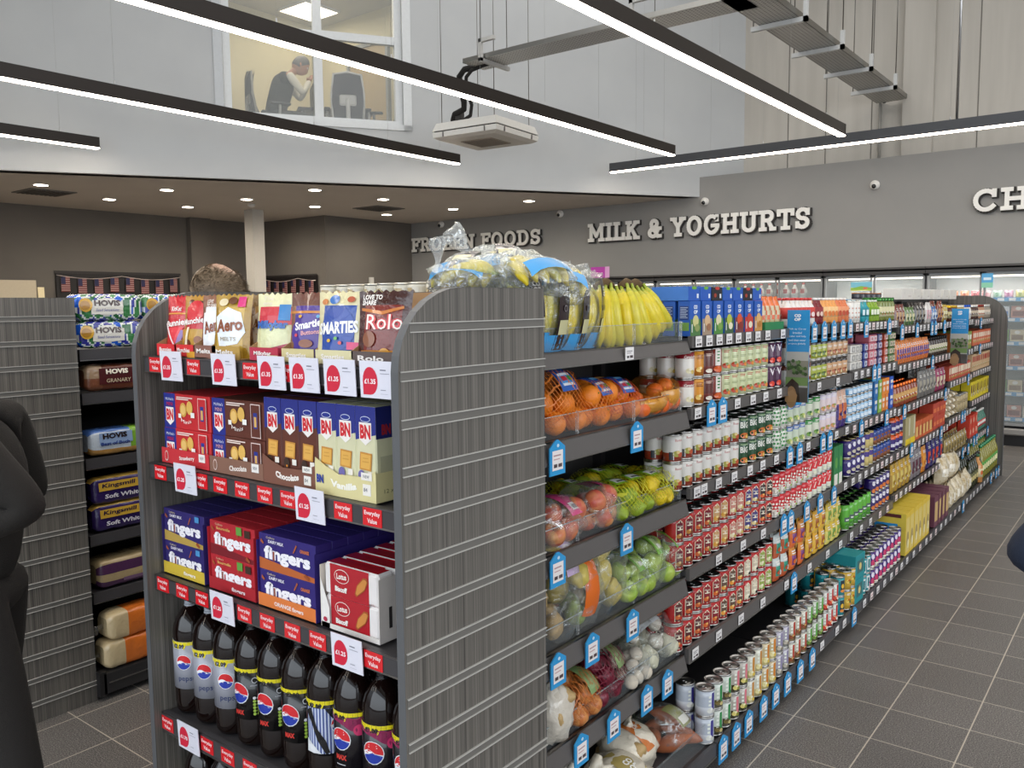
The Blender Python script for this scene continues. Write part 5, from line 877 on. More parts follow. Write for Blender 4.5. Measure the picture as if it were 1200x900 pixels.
# ---- finger biscuits and caramel biscuits on the third shelf
def fing(c,c2,side,flav,fc,w):
    h=.094; x0=-w/2
    A=[('p',[(x0,.0),(w/2,.0),(w/2,.012),(x0,.03)],c2),('t','fingers',0,.042,.044,'#f4f1f6',{'b':.05,'w':w*.82}),('e',-w*.2,.066,.004,.004,c),('r',-w*.245,.028,-w*.215,.052,'#8a3a1c'),('t','Cadbury' if c!='#b3202c' else 'Cadbury',-w*.28,.085,.007,'#d9c9a0',{'w':.034,'sh':.2}),('t','DAIRY MILK' if c!='#b3202c' else 'Bournville',-w*.18,.076,.008,'#e6e3ee' if c!='#b3202c' else '#d9a860',{'b':.03,'w':.062}),('p',[(w*.12,.062),(w*.14,.062),(w*.2,.082),(w*.18,.084)],'#a8582a'),('p',[(w*.3,.01),(w*.38,.002),(w*.4,.008),(w*.33,.018)],'#9a4a22'),('p',[(x0+.01,.072),(x0+.02,.066),(x0+.024,.07),(x0+.012,.08)],'#a8582a')]
    if flav: A.append(('t',flav,w*.33,.072,.009,fc,{'b':.03,'w':.034}))
    if c=='#b3202c': A+=[('r',w*.12,.07,w*.24,.092,'#5f9a3f'),('r',w*.3,.068,w*.42,.088,'#3a2418')]
    if c=='#2c2168' and not flav: A+=[('r',w*.3,.074,w*.4,.09,'#4a90c8')]
    mb=carton(w,.05,h,c,A,bev=.001); return mb
def fstack(c,c2,x,w,lab,flav,fc,rows,strip,word,dy=0):
    mb=fing(c,c2,None,flav,fc,w-.004)
    me=mb.mesh('finger_biscuit_box')
    for r in range(rows):
        for k in (0,1):
            o=bpy.data.objects.new('finger_biscuit_box',me); COL.objects.link(o); o.location=(x,1.274+dy+r*.0515+k*.001,.9645+k*.0945)
            if r==0: tag(o,'%s finger biscuit box, %s one in front of its case'%(lab,'upper' if k else 'lower'),'box')
            else: tag(o,'%s finger biscuit box behind the front pair in its case'%lab,'box','%s boxes behind the front pair'%lab)
    d=.0515*rows; mb=MB(); h=.034
    mb.box(-w/2,w/2,0,.0015,0,h,strip).box(-w/2-.0015,-w/2,0,d,0,.17,c).box(w/2,w/2+.0015,0,d,0,.17,c).box(-w/2,w/2,0,d,0,.001,strip)
    mb.add([(w/2+.0015,0,.03),(w/2+.0015,0,.13),(w/2+.0015,-.001,.1)],[(0,1,2)],c)
    if c!='#b3202c': mb.art([('p',[(.1,.05),(.16,.05),(.13,.11)],'#c9c4dc'),('p',[(.108,.055),(.152,.055),(.13,.098)],c),('t','20',.13,.07,.016,'#c9c4dc',{'w':.016}),('r',.2,.09,.26,.12,'#8a86a8'),('r',.203,.093,.257,.117,c)],fx(w/2+.0015))
    mb.art([('t',word,.03 if ' ' not in word else .01,.014,.014,mixc(strip,'#ffffff',.75),{'b':.03,'w':.06 if ' ' not in word else .115})],fr(-.0003))
    tag(mb.obj('display_case',loc=(x,1.2685+dy,.963)),'%s cardboard case around the %s finger biscuit boxes'%('open',lab),'case')
fstack('#2c2168','#b99a4a',-2.172,.208,'purple and blue-edged',None,None,7,'#d2b43a','fingers')
fstack('#b3202c','#7a1420',-1.94,.206,'red',None,None,7,'#a81e28','fingers')
fstack('#2d1f70','#b8602c',-1.708,.228,'purple and orange','ORANGE','#d8742c',7,'#dd7a3a','ORANGE fingers')
def bisco():
    w=.186;h=.078; A=[('r',-w/2+.022,.0,w/2-.03,h,'#b2202c'),('e',-.03,.052,.026,.017,'#f0e6e0'),('e',-.03,.052,.0245,.0155,'#b2202c'),('t','Lotus',-.03,.052,.014,'#f5efe9',{'b':.03,'w':.034,'rot':.05}),('t','Biscoff',-.032,.021,.013,'#f5efe9',{'b':.05,'w':.042}),('p',[(.016,.02),(.022,.014),(.05,.034),(.062,.056),(.058,.064),(.046,.064),(.024,.042)],'#a8582a'),('p',[(.02,.022),(.024,.018),(.05,.037),(.058,.056),(.054,.06),(.046,.06),(.026,.041)],'#d08a44'),('t','250g',w/2-.016,.006,.005,'#8a3a3a',{'w':.014})]
    return carton(w,.05,h,'#e9e4e2',A,cols={'+z':'#b2202c'},bev=.006,m='gloss')
mb=bisco(); me=mb.mesh('caramel_biscuit_pack')
for r in range(6):
    for k in (0,1):
        o=bpy.data.objects.new('caramel_biscuit_pack',me); COL.objects.link(o); o.location=(-1.474,1.276+r*.052,.9645+k*.0785)
        if r==0: tag(o,'red and white caramel biscuit pack, %s in front on the third shelf'%('upper' if k else 'lower'),'pack')
        else: tag(o,'red and white caramel biscuit pack behind the front two','pack','caramel biscuit packs behind the front two')
mb=MB(); mb.box(-.1,.1,0,.0015,0,.012,'#e4dfd9').box(-.1015,-.1,0,.32,0,.15,'#d9cfc4').box(.1,.1015,0,.32,0,.15,'#d4ccc6').box(-.1,.1,.32,.3215,0,.17,'#c9a882')
mb.add([(-.1,0,0),(-.07,0,0),(-.07,0,.05),(-.1,0,.12)],[(0,1,2,3)],'#e9e5e0').art([('e',-.085,.02,.007,.006,'#b2304a')],fr(-.001)); mb.art([('r',.03,.03,.04,.08,'#2a2626'),('e',.12,.1,.012,.014,'#4a2a26')],fx(.1015))
tag(mb.obj('display_case',loc=(-1.474,1.27,.963)),'white cardboard case around the red caramel biscuit packs','case')
# ---- cola bottles
def globe(x,y,r): 
    return [('e',x,y,r*1.08,r*1.08,'#e9ebef'),('arc',x,y,r,math.radians(-8),math.radians(188),'#d3282f'),('p',[(x-r,y-r*.1)]+[(x-r+2*r*t,y+r*(.28*math.sin(t*5.2)-.02)) for t in [i/8 for i in range(9)]]+[(x+r,y-r*.35),(x+r*.5,y-r*.28),(x,y-r*.3),(x-r*.5,y-r*.12)],'#eef0f4'),('arc',x,y,r*.98,math.radians(200),math.radians(345),'#2038a0')]
def cola(kind,ph=0):
    t=thing('cola_bottle','x','bottle',(0,0,0)); r=.0515
    mb=MB(); mb.lathe([(.03,.004),(.042,0),(.049,.012),(r,.035),(r,.075),(r*.985,.08),(r*.985,.215),(r,.22),(r,.238),(.049,.256),(.042,.278),(.031,.296),(.02,.308),(.0135,.316),(.0135,.327)],'#140a08','cola',28)
    mb.obj('bottle_body',t)
    cc={'silver':'#9a9ca6','black':'#0b0b0d','white':'#15151a','cherry':'#17141a'}[kind]
    mb=MB(); mb.lathe([(r+.0006,.078),(r+.0006,.218)],cc,'gloss',28,colf=lambda u,z,j:cc)
    A=[]; yb='#e2d21e'
    A.append(('r',-.1,.208,.1,.218,yb)); 
    if kind!='black' : A.append(('p',[(-.05,.208),(-.045,.197),(-.008,.197),(-.003,.208)],yb))
    A.append(('t','£2.09',-.026,.2055,.0125,'#1c1c1c',{'b':.03,'w':.036}))
    if kind=='silver': A+=globe(-.012,.158,.021)+[('t','pepsi',-.006,.108,.019,'#2a3a6a',{'w':.044}),('r',.032,.09,.046,.2,'#8fa0c4')]+[('r',.034,.095+k*.008,.044,.098+k*.008,'#4a4e5a') for k in range(10)]
    if kind=='black': A+=globe(-.038,.15,.027)+[('e',.008,.188,.008,.008,'#c9c9cd'),('e',.008,.188,.006,.006,'#0b0b0d'),('r',-.004,.172,.02,.175,'#9a9aa0')]+[('e',.006+dx,.095+k*.009,.004,.004,'#9fc04a' if k<5 else '#e6e6e6') for k in range(6) for dx in (0,.01)]+[('t','MAX',-.034,.1,.013,'#c8342c',{'b':.06,'w':.026}),('r',.028,.085,.052,.2,'#a8aab0')]+[('r',.03,.09+k*.007,.05,.093+k*.007,'#33343a') for k in range(15)]
    if kind=='white': A+=[('r',-.052,.085,.03,.2,'#4f5f9a')]+[('r',-.05+k*.008,.085,-.046+k*.008,.2,'#c3cbe2') for k in range(10)]+[('p',[(-.052,.19),(-.036,.2),(-.02,.15),(0,.12),(.01,.088),(-.0,.085),(-.02,.12),(-.034,.16)],'#0c0c10'),('p',[(-.05,.12),(-.03,.105),(-.01,.085),(-.052,.085)],'#e4e6ea'),('p',[(.0,.2),(.02,.17),(.03,.2)],'#0c0c10')]+globe(.036,.158,.022)+[('t','MAX',.034,.108,.012,'#c8342c',{'b':.05,'w':.024})]
    if kind=='cherry': A+=[('p',[(-.06,.207),(.06,.207),(.06,.155),(.02,.168),(-.02,.19),(-.06,.197)],'#8a2350'),('e',.026,.176,.014,.014,'#d0386a')]+globe(-.022,.152,.026)+[('t','MAX',-.02,.107,.013,'#c8342c',{'b':.06,'w':.03}),('r',-.034,.088,-.008,.09,'#c9c9cd')]
    mb.art(A,cyl(r+.0007,0,ph,.0002),'gloss',step=.012); mb.obj('label',t)
    c='#9fa3ac' if kind=='silver' else '#16161a'
    MB().lathe([(.015,.318),(.0155,.32),(.0155,.336),(.0145,.338),(0,.338)],c,'gloss',20).lathe([(.0165,.312),(.0165,.3165)],c,'gloss',20).obj('cap',t); return t
kinds=['silver']*3+['black']*3+['white']+['cherry']*3
glab={'silver':'cola bottle with a silver label, at the left of the fourth shelf','black':'cola bottle with a black label, in the middle of the fourth shelf','white':'cola bottle with a blue and white striped label, between the black and the cherry labels','cherry':'cola bottle with a cherry pink and black label, at the right of the fourth shelf'}
grp={'silver':'silver label cola bottles','black':'black label cola bottles','cherry':'cherry label cola bottles'}
protos={}
for i,k in enumerate(kinds):
    x=-2.226+i*.1015
    if k not in protos: o=cola(k); protos[k]=o; o.location=(x,1.315,.549)
    else: o=clone(protos[k],(x,1.315,.549))
    o.rotation_euler=(0,0,R.uniform(-.12,.12)+(.85 if i<7 else .62)); o['label']=glab[k]
    if k in grp: o['group']=grp[k]
for i in range(10):
    o=clone(protos[kinds[i]],(-2.226+i*.1015,1.425,.549),label='cola bottle in the second row behind the front bottles of the fourth shelf',group='second row of cola bottles')
for i in range(9):
    o=clone(protos['silver' if i<4 else 'black'],(-2.205+i*.108,1.318+.012*(i%2),.1305),label='cola bottle on the lowest shelf of the end unit, only its shoulder showing',group='cola bottles on the lowest shelf')
# ------------------------------------------------------------------ bread on the left unit (faces +x)
def loaf(name,label,y,z,L,H,D,cf,items,rz=0,x=-3.69,seed=0,tail=True):
    mb=MB(); nu,nv=40,32
    def pf(u,v):
        a=2*PI*v; e=1-abs(2*u-1)**14*.35; sx=math.copysign(abs(math.cos(a))**.38,math.cos(a)); sz=math.copysign(abs(math.sin(a))**.38,math.sin(a))
        n=1+.05*noise.noise((u*7+seed,math.cos(a)*2,math.sin(a)*2))
        return ((u-.5)*L,-(sx)*D/2*e*n+D/2,H/2+sz*H/2*e*(.9 if u>.9 else 1)*n)
    mb.grid(nu,nv,pf,lambda u,v:cf(u,v,seed),'film')
    for u in (0,1): 
        vs=[pf(u,j/nv) for j in range(nv)]; mb.add(vs,[tuple(range(nv))] if u else [tuple(range(nv))[::-1]],cf(u,.5,seed),'film')
    mb.art(items,lambda X,Y,l:(X,-.0012-.0006*l-.008*(1-abs(2*Y/H-1)**2)+.004,Y),'gloss',step=.03)
    if tail: mb.tube([(-L/2,D/2,H*.5),(-L/2-.02,D/2-.01,H*.52),(-L/2-.045,D/2-.02,H*.45)],[.012,.008,.026],'#d9d9d6','clearfilm',9,sq=.5)
    tag(mb.obj(name,loc=(x,y,z),rot=(0,0,PI/2+rz)),label,'bread')
def hov(u,v,s):
    a=noise.noise((u*9+s,v*9,0)); 
    k=int((math.floor(u*7+.6*math.sin(v*12+s))+math.floor(v*6+.7*math.sin(u*11)))%4)
    w=min((u*7+.6*math.sin(v*12+s))%1,(v*6+.7*math.sin(u*11))%1)
    if w<.16: return '#dfe3df'
    return ['#1f5fd0','#2c6a3c','#3a3f9a','#3f7f4a'][k]
hit=[('e',-.02,.062,.072,.038,'#dedad0'),('r',-.09,.03,.05,.085,'#dedad0'),('t','HOVIS',-.02,.078,.026,'#3a1f16',{'b':.05,'w':.115}),('t','Seed Sensations',-.02,.048,.012,'#4a56a0',{'w':.1,'sh':.2}),('e',-.115,.07,.03,.03,'#d0a030'),('e',-.118,.068,.022,.02,'#a87820')]
for i,(y,z,s) in enumerate([(1.872,1.556,1),(1.872,1.674,2),(2.175,1.556,3),(2.175,1.674,4),(2.48,1.556,5),(2.48,1.674,6)]):
    loaf('bread_loaf','loaf in blue and green patched film, '+('first','second','third')[i//2]+' from the slatted panel, '+('lower' if i%2==0 else 'upper')+' row',y,z,.3,.118,.13,hov,hit,rz=R.uniform(-.03,.03),seed=s)
for i,y in enumerate((1.9,2.2,2.5,2.8,3.1)): loaf('bread_loaf','blue film loaf lying behind the patched loaves, %s in its row'%('nearest','second','third','fourth','farthest')[i],y,1.675,.28,.1,.12,lambda u,v,s:'#2f6fd0' if v<.3 or u>.2 else '#cfd9e4',[],x=-3.83,seed=i)
brn=lambda u,v,s:'#6a3a2a' if .25<u<.8 else ('#a08468' if v<.5 else '#7a4a34')
git=[('r',-.085,.03,.075,.1,'#4a1a1c'),('t','HOVIS',-.005,.085,.022,'#e6d9c6',{'b':.05,'w':.1}),('t','GRANARY',.0,.045,.017,'#d9c7a8',{'w':.11})]
loaf('bread_loaf','brown loaf in dark red film on the second bread shelf, nearest',1.885,1.366,.28,.115,.12,brn,git,seed=8,tail=False); loaf('bread_loaf','brown loaf in dark red film on the second bread shelf, next behind',2.18,1.366,.28,.115,.12,brn,git,seed=9)
bb=lambda u,v,s:'#b98a4a' if .6<v<.965 else ('#7fae3a' if u>.66 else ('#4f74b8' if v<.3 and v>.1 else '#c9d2dc'))
bi=[('r',-.1,.05,.05,.1,'#8aa0c4'),('t','HOVIS',-.03,.085,.024,'#2a1c18',{'b':.05,'w':.11}),('t','Best of Both',-.03,.052,.016,'#2a3f86',{'b':.03,'w':.13})]
loaf('bread_loaf','blue and lime film loaf on the third bread shelf, nearest',1.885,1.08,.28,.115,.12,bb,bi,seed=10,tail=False); loaf('bread_loaf','blue and lime film loaf on the third bread shelf, next behind',2.18,1.08,.28,.115,.12,bb,bi,seed=11)
kb=lambda u,v,s:'#c9a04a' if (.14<v<.24 or u>.9) else '#33245a'
ki=[('r',-.12,.062,.06,.1,'#c9a03c'),('t','Kingsmill',-.03,.082,.024,'#22183a',{'b':.02,'w':.15,'sh':.2}),('t','Soft White',-.01,.036,.02,'#e9e4ee',{'b':.03,'w':.17}),('e',.11,.045,.02,.014,'#c9702c')]
for k,n_ in ((0,'lower'),(1,'upper')):
    loaf('bread_loaf','purple and gold film loaf on the fourth bread shelf, %s of the nearest two'%n_,1.89,.739+k*.122,.29,.12,.12,kb,ki,seed=12+k,tail=False); loaf('bread_loaf','purple and gold film loaf on the fourth bread shelf, %s of the two behind'%n_,2.2,.739+k*.122,.29,.12,.12,kb,ki,seed=14+k)
pb=lambda u,v,s:'#4f2f50' if .6<v<.98 or v<.06 else '#b09a72'
loaf('bread_loaf','beige and plum wrapped bread on the fifth bread shelf, nearest',1.9,.479,.3,.13,.15,pb,[('r',-.04,.02,.1,.035,'#7a5a7a')],seed=16,tail=False); loaf('bread_loaf','beige and plum wrapped bread on the fifth bread shelf, behind',2.22,.479,.3,.13,.15,pb,[],seed=17)
ob=lambda u,v,s:'#c9b48c' if u<.28 else '#d5702a'
for k,n_ in ((0,'lower'),(1,'upper')):
    loaf('bread_loaf','orange film loaf with a clear end on the lowest bread shelf, %s of two'%n_,1.9+.02*k,.124+k*.125,.32,.125,.13,ob,[('t','bread',.05,.08,.012,'#e9a070',{'w':.05})] if 0 else [('r',.03,.07,.07,.074,'#e9a878')],seed=18+k,x=-3.64); 
loaf('bread_loaf','orange film loaf farther along the lowest bread shelf',2.26,.124,.32,.125,.13,ob,[],seed=20,x=-3.64)
# ------------------------------------------------------------------ fresh produce
def pack(n,r,lx,ly,lz,seed=0):
    q=random.Random(seed); P=[Vector((q.uniform(-lx+r,lx-r),q.uniform(-ly+r,ly-r),q.uniform(r,lz))) for _ in range(n)]
    for it in range(120):
        for i in range(n):
            P[i].z-=.0015
            for j in range(i):
                d=P[i]-P[j]; L=d.length or 1e-4
                if L<2*r*.97: k=(2*r*.97-L)/2/L; P[i]+=d*k; P[j]-=d*k
            P[i].x=max(-lx+r,min(lx-r,P[i].x)); P[i].y=max(-ly+r,min(ly-r,P[i].y)); P[i].z=max(r,P[i].z)
    return P
def film(mb,c,sx,sy,sz,m='clearfilm',col='#e8eeee',seed=0,amp=.16,n=26,k=16):
    vs=[];fs=[]
    for j in range(k+1):
        t=PI*j/k
        for i in range(n):
            a=2*PI*i/n; st=math.sin(t)**.6; d=Vector((st*math.copysign(abs(math.cos(a))**.75,math.cos(a)),st*math.copysign(abs(math.sin(a))**.75,math.sin(a)),math.cos(t)))
            q=1+amp*noise.noise(d*2.2+Vector((seed*3.1,0,seed)))+amp*.35*noise.noise(d*7+Vector((seed,0,0)))
            vs.append((c[0]+d.x*sx*q,c[1]+d.y*sy*q,c[2]+d.z*sz*q))
    for j in range(k):
        for i in range(n): fs.append((j*n+i,(j+1)*n+i,(j+1)*n+(i+1)%n,j*n+(i+1)%n))
    mb.add(vs,fs,col,m,True); return mb
def knot(mb,p,d,L=.09,col='#f0f4f4',r=.03,m='wrap'):
    d=Vector(d).normalized(); p=Vector(p); k0=len(mb.v)
    mb.tube([p+d*L*t for t in (0,.12,.25,.36,.48,.6,.74,.88,1)],[r*q for q in (1.1,.7,.38,.32,.45,.6,.85,1.05,.95)],col,m,16,sq=.6)
    for i in range(k0,len(mb.v)):
        v=Vector(mb.v[i]); n_=noise.noise_vector(v*60)*r*.34; mb.v[i]=tuple(v+n_)
    return mb
FR={}
def fruit(kind):
    if kind in FR: return FR[kind]
    mb=MB()
    if kind=='orange': mb.ball((0,0,0),.037,'#e8811c','fruit',18,12,nz=.03).ball((0,0,.0365),.003,'#5a7a2a','matte',6,4)
    if kind=='satsuma': mb.ball((0,0,0),.031,'#e0651c','fruit',16,10,(1,1,.86),nz=.04)
    if kind=='apple':
        mb.lathe([(.002,.022),(.012,.029),(.024,.03),(.034,.02),(.037,.004),(.034,-.014),(.026,-.026),(.014,-.031),(.002,-.027)],'#b8423a','waxy',18,colf=lambda u,z,j: mixc('#b8303a','#dba468',max(0,min(1,.5+.9*noise.noise((u*5,z*40,1)))))).tube([(0,0,.02),(.002,0,.036)],.0015,'#5a3a1a','matte',5)
    if kind=='green_apple':
        mb.lathe([(.002,.022),(.012,.029),(.024,.03),(.035,.02),(.038,.004),(.035,-.014),(.026,-.026),(.014,-.031),(.002,-.027)],'#93b23a','waxy',18,colf=lambda u,z,j: mixc('#86a834','#b6c65a',max(0,min(1,.5+noise.noise((u*4,z*30,3)))))).tube([(0,0,.02),(.002,0,.036)],.0015,'#5a3a1a','matte',5)
    if kind in('lemon','lime'):
        c='#dcbf20' if kind=='lemon' else '#8fa62c'; mb.lathe([(0,-.043),(.005,-.041),(.009,-.036),(.022,-.026),(.029,-.008),(.029,.008),(.022,.026),(.009,.035),(.005,.038),(0,.04)],c,'fruit',16)
    if kind in('onion','red_onion'):
        c='#c0703a' if kind=='onion' else '#5f1426'; c2='#d99a5a' if kind=='onion' else '#84243a'
        mb.lathe([(0,-.03),(.01,-.03),(.026,-.022),(.035,-.004),(.033,.012),(.022,.025),(.009,.034),(.005,.045),(.002,.05)],c,'waxy',18,colf=lambda u,z,j: mixc(c,c2,(int(u*18)%3)/3))
    if kind=='garlic': mb.lathe([(0,-.022),(.012,-.023),(.026,-.014),(.029,0),(.022,.014),(.008,.024),(.005,.038),(.004,.044)],'#d9d2c4','matte',14,colf=lambda u,z,j: '#e0dacd' if int(u*14)%2 else '#c9c0b0')
    if kind=='mushroom': mb.lathe([(0,.018),(.014,.015),(.024,.004),(.026,-.006),(.02,-.01),(.009,-.01),(.009,-.026),(0,-.026)],'#cfc4b2','matte',14)
    if kind=='potato': mb.ball((0,0,0),.035,'#b89a68','fruit',14,10,(1.25,.9,.85),nz=.25,seed=3)
    if kind=='sweet_potato': mb.lathe([(0,-.08),(.008,-.074),(.022,-.045),(.031,-.01),(.028,.025),(.015,.06),(.004,.078),(0,.08)],'#a8623f','fruit',14)
    if kind=='pepper': mb.lathe([(.004,.03),(.02,.04),(.034,.034),(.038,.01),(.034,-.02),(.026,-.042),(.012,-.045),(0,-.04)],'#cf5a1c','waxy',16,colf=lambda u,z,j: '#cf5a1c').tube([(0,0,.03),(.003,0,.055)],.005,'#4f7a2a','matte',6)
    if kind=='squash': mb.ball((0,0,0),.05,'#c9b55a','waxy',18,12,(.8,.8,1.3),nz=.15,seed=5)
    if kind=='pear': mb.lathe([(0,-.035),(.014,-.035),(.03,-.024),(.035,-.006),(.03,.012),(.018,.03),(.012,.045),(.005,.052),(0,.05)],'#8fa43a','waxy',16).tube([(0,0,.048),(.004,0,.066)],.0016,'#5a3a1a','matte',5)
    if kind=='cauli': mb.ball((0,0,0),.045,'#c9c6ae','fruit',22,16,nz=.22,seed=9)
    if kind=='cauli':
        for i in range(26): a=i*2.4; h_=math.cos(i*.11*PI); mb.ball((.034*math.cos(a)*math.sqrt(abs(1-h_*h_)),.034*math.sin(a)*math.sqrt(abs(1-h_*h_)),.034*h_),.013,'#d6d3bf','matte',7,5)
    FR[kind]=mb.mesh(kind); return FR[kind]
FRR={'orange':.037,'satsuma':.031,'apple':.036,'green_apple':.037,'lemon':.031,'lime':.031,'onion':.035,'red_onion':.036,'garlic':.028,'mushroom':.025,'potato':.037,'sweet_potato':.04,'pepper':.04,'squash':.052,'pear':.037,'cauli':.045}
def prod_bag(name,label,cat,kinds,n,loc,dims,fm='clearfilm',fc='#e8eeee',lab=None,rz=0,seed=0,kn=None,fscale=1.08,tilt=0):
    lx,ly,lz=dims; t=thing(name,label,cat,loc,rot=(tilt,0,PI/2+rz)); q=random.Random(seed)
    k0=kinds if isinstance(kinds,list) else [kinds]; r=max(FRR[k] for k in k0)
    P=pack(n,r,lx,ly,lz,seed); top=max(p.z for p in P)+r
    for i,p in enumerate(P):
        k=k0[i%len(k0)]; o=bpy.data.objects.new(k,fruit(k)); COL.objects.link(o); o.parent=t; o.location=p; o.rotation_euler=(q.uniform(-1.2,1.2),q.uniform(-1.2,1.2),q.uniform(0,6))
        if k in('lemon','lime','sweet_potato'): o.rotation_euler=(q.uniform(1.1,2),q.uniform(-.6,.6),q.uniform(0,6))
    mb=MB(); film(mb,(0,0,top/2),lx*fscale,ly*fscale,top/2*1.06,fm,fc,seed,amp=.1 if fm=='net' else .16)
    if kn: knot(mb,(kn[0]*lx,kn[1]*ly,top*kn[2]),(kn[0],kn[1]*.6,.6),L=.08,col=fc,m=fm if fm!='net' else 'film')
    mb.obj('net' if fm=='net' else 'film_bag',t)
    if lab:
        # a wrapped label: patch following the hull front/top
        (u0,u1,v0,v1,c1,c2)=lab[:6]; mb=MB()
        def pf(u,v):
            x=lx*1.1*(u0+(u1-u0)*u)*2; a=(v0+(v1-v0)*v)*PI; e=math.sqrt(max(.05,1-min(.95,(x/(lx*1.25))**2)))
            return (x,-(ly*1.13)*math.cos(a)*e,top/2+(top/2*1.12)*math.sin(a)*e)
        mb.grid(8,10,pf,lambda u,v: c2 if (.12<u<.88 and .08<v<.42) else c1,'gloss')
        o=mb.obj('label',t)
        if len(lab)>6:
            m2=MB()
            def mp(x,y,l):
                p=Vector(pf(x,y)); d=(p-Vector((p.x*.3,0,top/2))).normalized(); return tuple(p+d*(.001+.0003*l))
            m2.art(lab[6],mp,'gloss',step=.15); m2.obj('print',o)
    return t
CO=[('t','CO',.5,.72,.12,'#f2efe8',{'b':.05,'w':.5}),('t','OP',.5,.58,.12,'#f2efe8',{'b':.05,'w':.5})]
# second tray: oranges and satsumas
blu=(-.17,.17,.12,.62,'#2457a8','#5a9ad9',[('r',.15,.1,.85,.38,'#e6e9ee'),('r',.2,.2,.45,.3,'#c83a4a'),('r',.55,.2,.8,.3,'#4f9a4a'),('r',.25,.5,.8,.6,'#6fb0e0')])
prod_bag('orange_net','net of large oranges at the near end of the citrus tray, beside the slatted panel','net','orange',12,(-1.47,2.06,1.341),(.11,.09,.2),'net','#e07a20',blu,seed=11)
prod_bag('orange_net','net of large oranges with a blue label, second in the citrus tray','net','orange',11,(-1.465,2.26,1.341),(.1,.085,.18),'net','#e07a20',blu,rz=.1,seed=4)
prod_bag('orange_net','net of oranges with a blue and white label, third in the citrus tray','net','orange',7,(-1.47,2.43,1.341),(.09,.08,.13),'net','#d9501c',blu,rz=-.1,seed=15)
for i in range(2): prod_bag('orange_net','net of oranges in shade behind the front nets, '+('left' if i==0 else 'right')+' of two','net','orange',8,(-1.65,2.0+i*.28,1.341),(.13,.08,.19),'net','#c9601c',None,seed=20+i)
amb=(-.3,.3,.05,.3,'#d99a3c','#e0b060')
prod_bag('satsuma_bag','amber film bag of small red-orange citrus, middle of the citrus tray','bag','satsuma',8,(-1.45,2.58,1.341),(.1,.085,.14),'clearfilm','#e8a040',(-.42,.42,-.3,.12,'#cf9034','#d99c40'),seed=31,kn=(.9,-.3,.5))
prod_bag('satsuma_bag','amber film bag of small citrus, last in its tray beside the red and white tins','bag','satsuma',8,(-1.46,2.715,1.341),(.07,.085,.15),'clearfilm','#e8a040',(-.42,.42,-.3,.1,'#cf9034','#e0b060'),seed=33)
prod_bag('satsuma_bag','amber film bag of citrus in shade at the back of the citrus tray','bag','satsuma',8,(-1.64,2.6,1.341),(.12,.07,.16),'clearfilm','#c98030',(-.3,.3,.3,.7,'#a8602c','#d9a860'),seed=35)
# third tray: apples, lemons and limes
pnk=lambda s:(-.1,.42,.12,.7,'#c8487c','#c8487c',[('r',.15,.12,.85,.3,'#dcd6d6'),('t','PINK',.5,.52,.07,'#e9b0c8',{'w':.5}),('r',.2,.15,.5,.25,'#8a8488')])
prod_bag('apple_bag','clear bag of red apples with a pink label, nearest in the apple tray','bag','apple',9,(-1.455,2.06,1.015),(.1,.09,.18),lab=pnk(0),seed=41)
prod_bag('apple_bag','clear bag of red apples with a pink label, second in the apple tray','bag','apple',8,(-1.45,2.26,1.015),(.1,.085,.16),lab=(.05,.45,.15,.72,'#c8487c','#c8487c',[('r',.1,.05,.8,.25,'#dcd6d6')]),seed=42,rz=.15)
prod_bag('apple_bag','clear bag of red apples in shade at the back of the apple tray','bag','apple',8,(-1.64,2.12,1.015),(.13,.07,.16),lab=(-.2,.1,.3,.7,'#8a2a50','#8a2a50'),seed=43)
grn=lambda a,b:(a,b,.35,.75,'#7fae2c','#e4e6e0',[('r',.2,.12,.8,.2,'#5a5a58')])
for i,(y,x,ks,s) in enumerate([(2.41,-1.445,['lime','lime','lemon'],51),(2.52,-1.45,['lemon','lime','lemon'],52),(2.63,-1.445,['lemon','lemon','lime'],53),(2.73,-1.46,['lime','lemon'],54)]):
    prod_bag('citrus_net',['net mostly of limes beside the pink labelled apples','net of lemons and limes with a white label, second in its row','net mostly of lemons, third in its row','net of limes and lemons with a bright green tag, next to the white soup tins'][i],'net',ks,8,(x,y,1.015),(.07,.085,.16),'net','#c9c820',grn(-.2,.3),seed=s,rz=R.uniform(-.3,.3))
for i,y in enumerate((2.36,2.54,2.7)): prod_bag('citrus_net','net of lemons heaped at the back of the lemon tray, %s of three'%('left','middle','right')[i],'net',['lemon','lime'],9,(-1.61,y,1.015),(.09,.08,.22),'net','#b9b81c',grn(-.1,.4),seed=60+i)
# fourth tray: squash and peppers, green apples
org=lambda a,b:(a,b,-.2,.8,'#de6a1c','#de6a1c')
dk=(-.05,.32,.2,.72,'#2c1f22','#2c1f22',CO)
prod_bag('vegetable_bag','bag of mixed vegetables with a lilac label, nearest in the fourth produce tray','bag',['potato','squash'],5,(-1.44,2.03,.721),(.08,.08,.17),lab=(-.15,.4,.1,.6,'#c0a8c8','#ded8de'),seed=71)
prod_bag('vegetable_bag','bag of squash with a broad orange band in the fourth produce tray','bag',['squash','pear'],5,(-1.45,2.16,.721),(.085,.085,.19),lab=org(-.25,.1),seed=72)
prod_bag('vegetable_bag','bag of squash with a dark brown label in the fourth produce tray','bag',['squash','potato'],6,(-1.455,2.31,.721),(.09,.085,.19),lab=dk,seed=73)
prod_bag('pepper_bag','bag of orange peppers at the back of the fourth produce tray','bag',['pepper','onion'],6,(-1.63,2.14,.721),(.15,.08,.18),lab=org(-.3,-.1),seed=74)
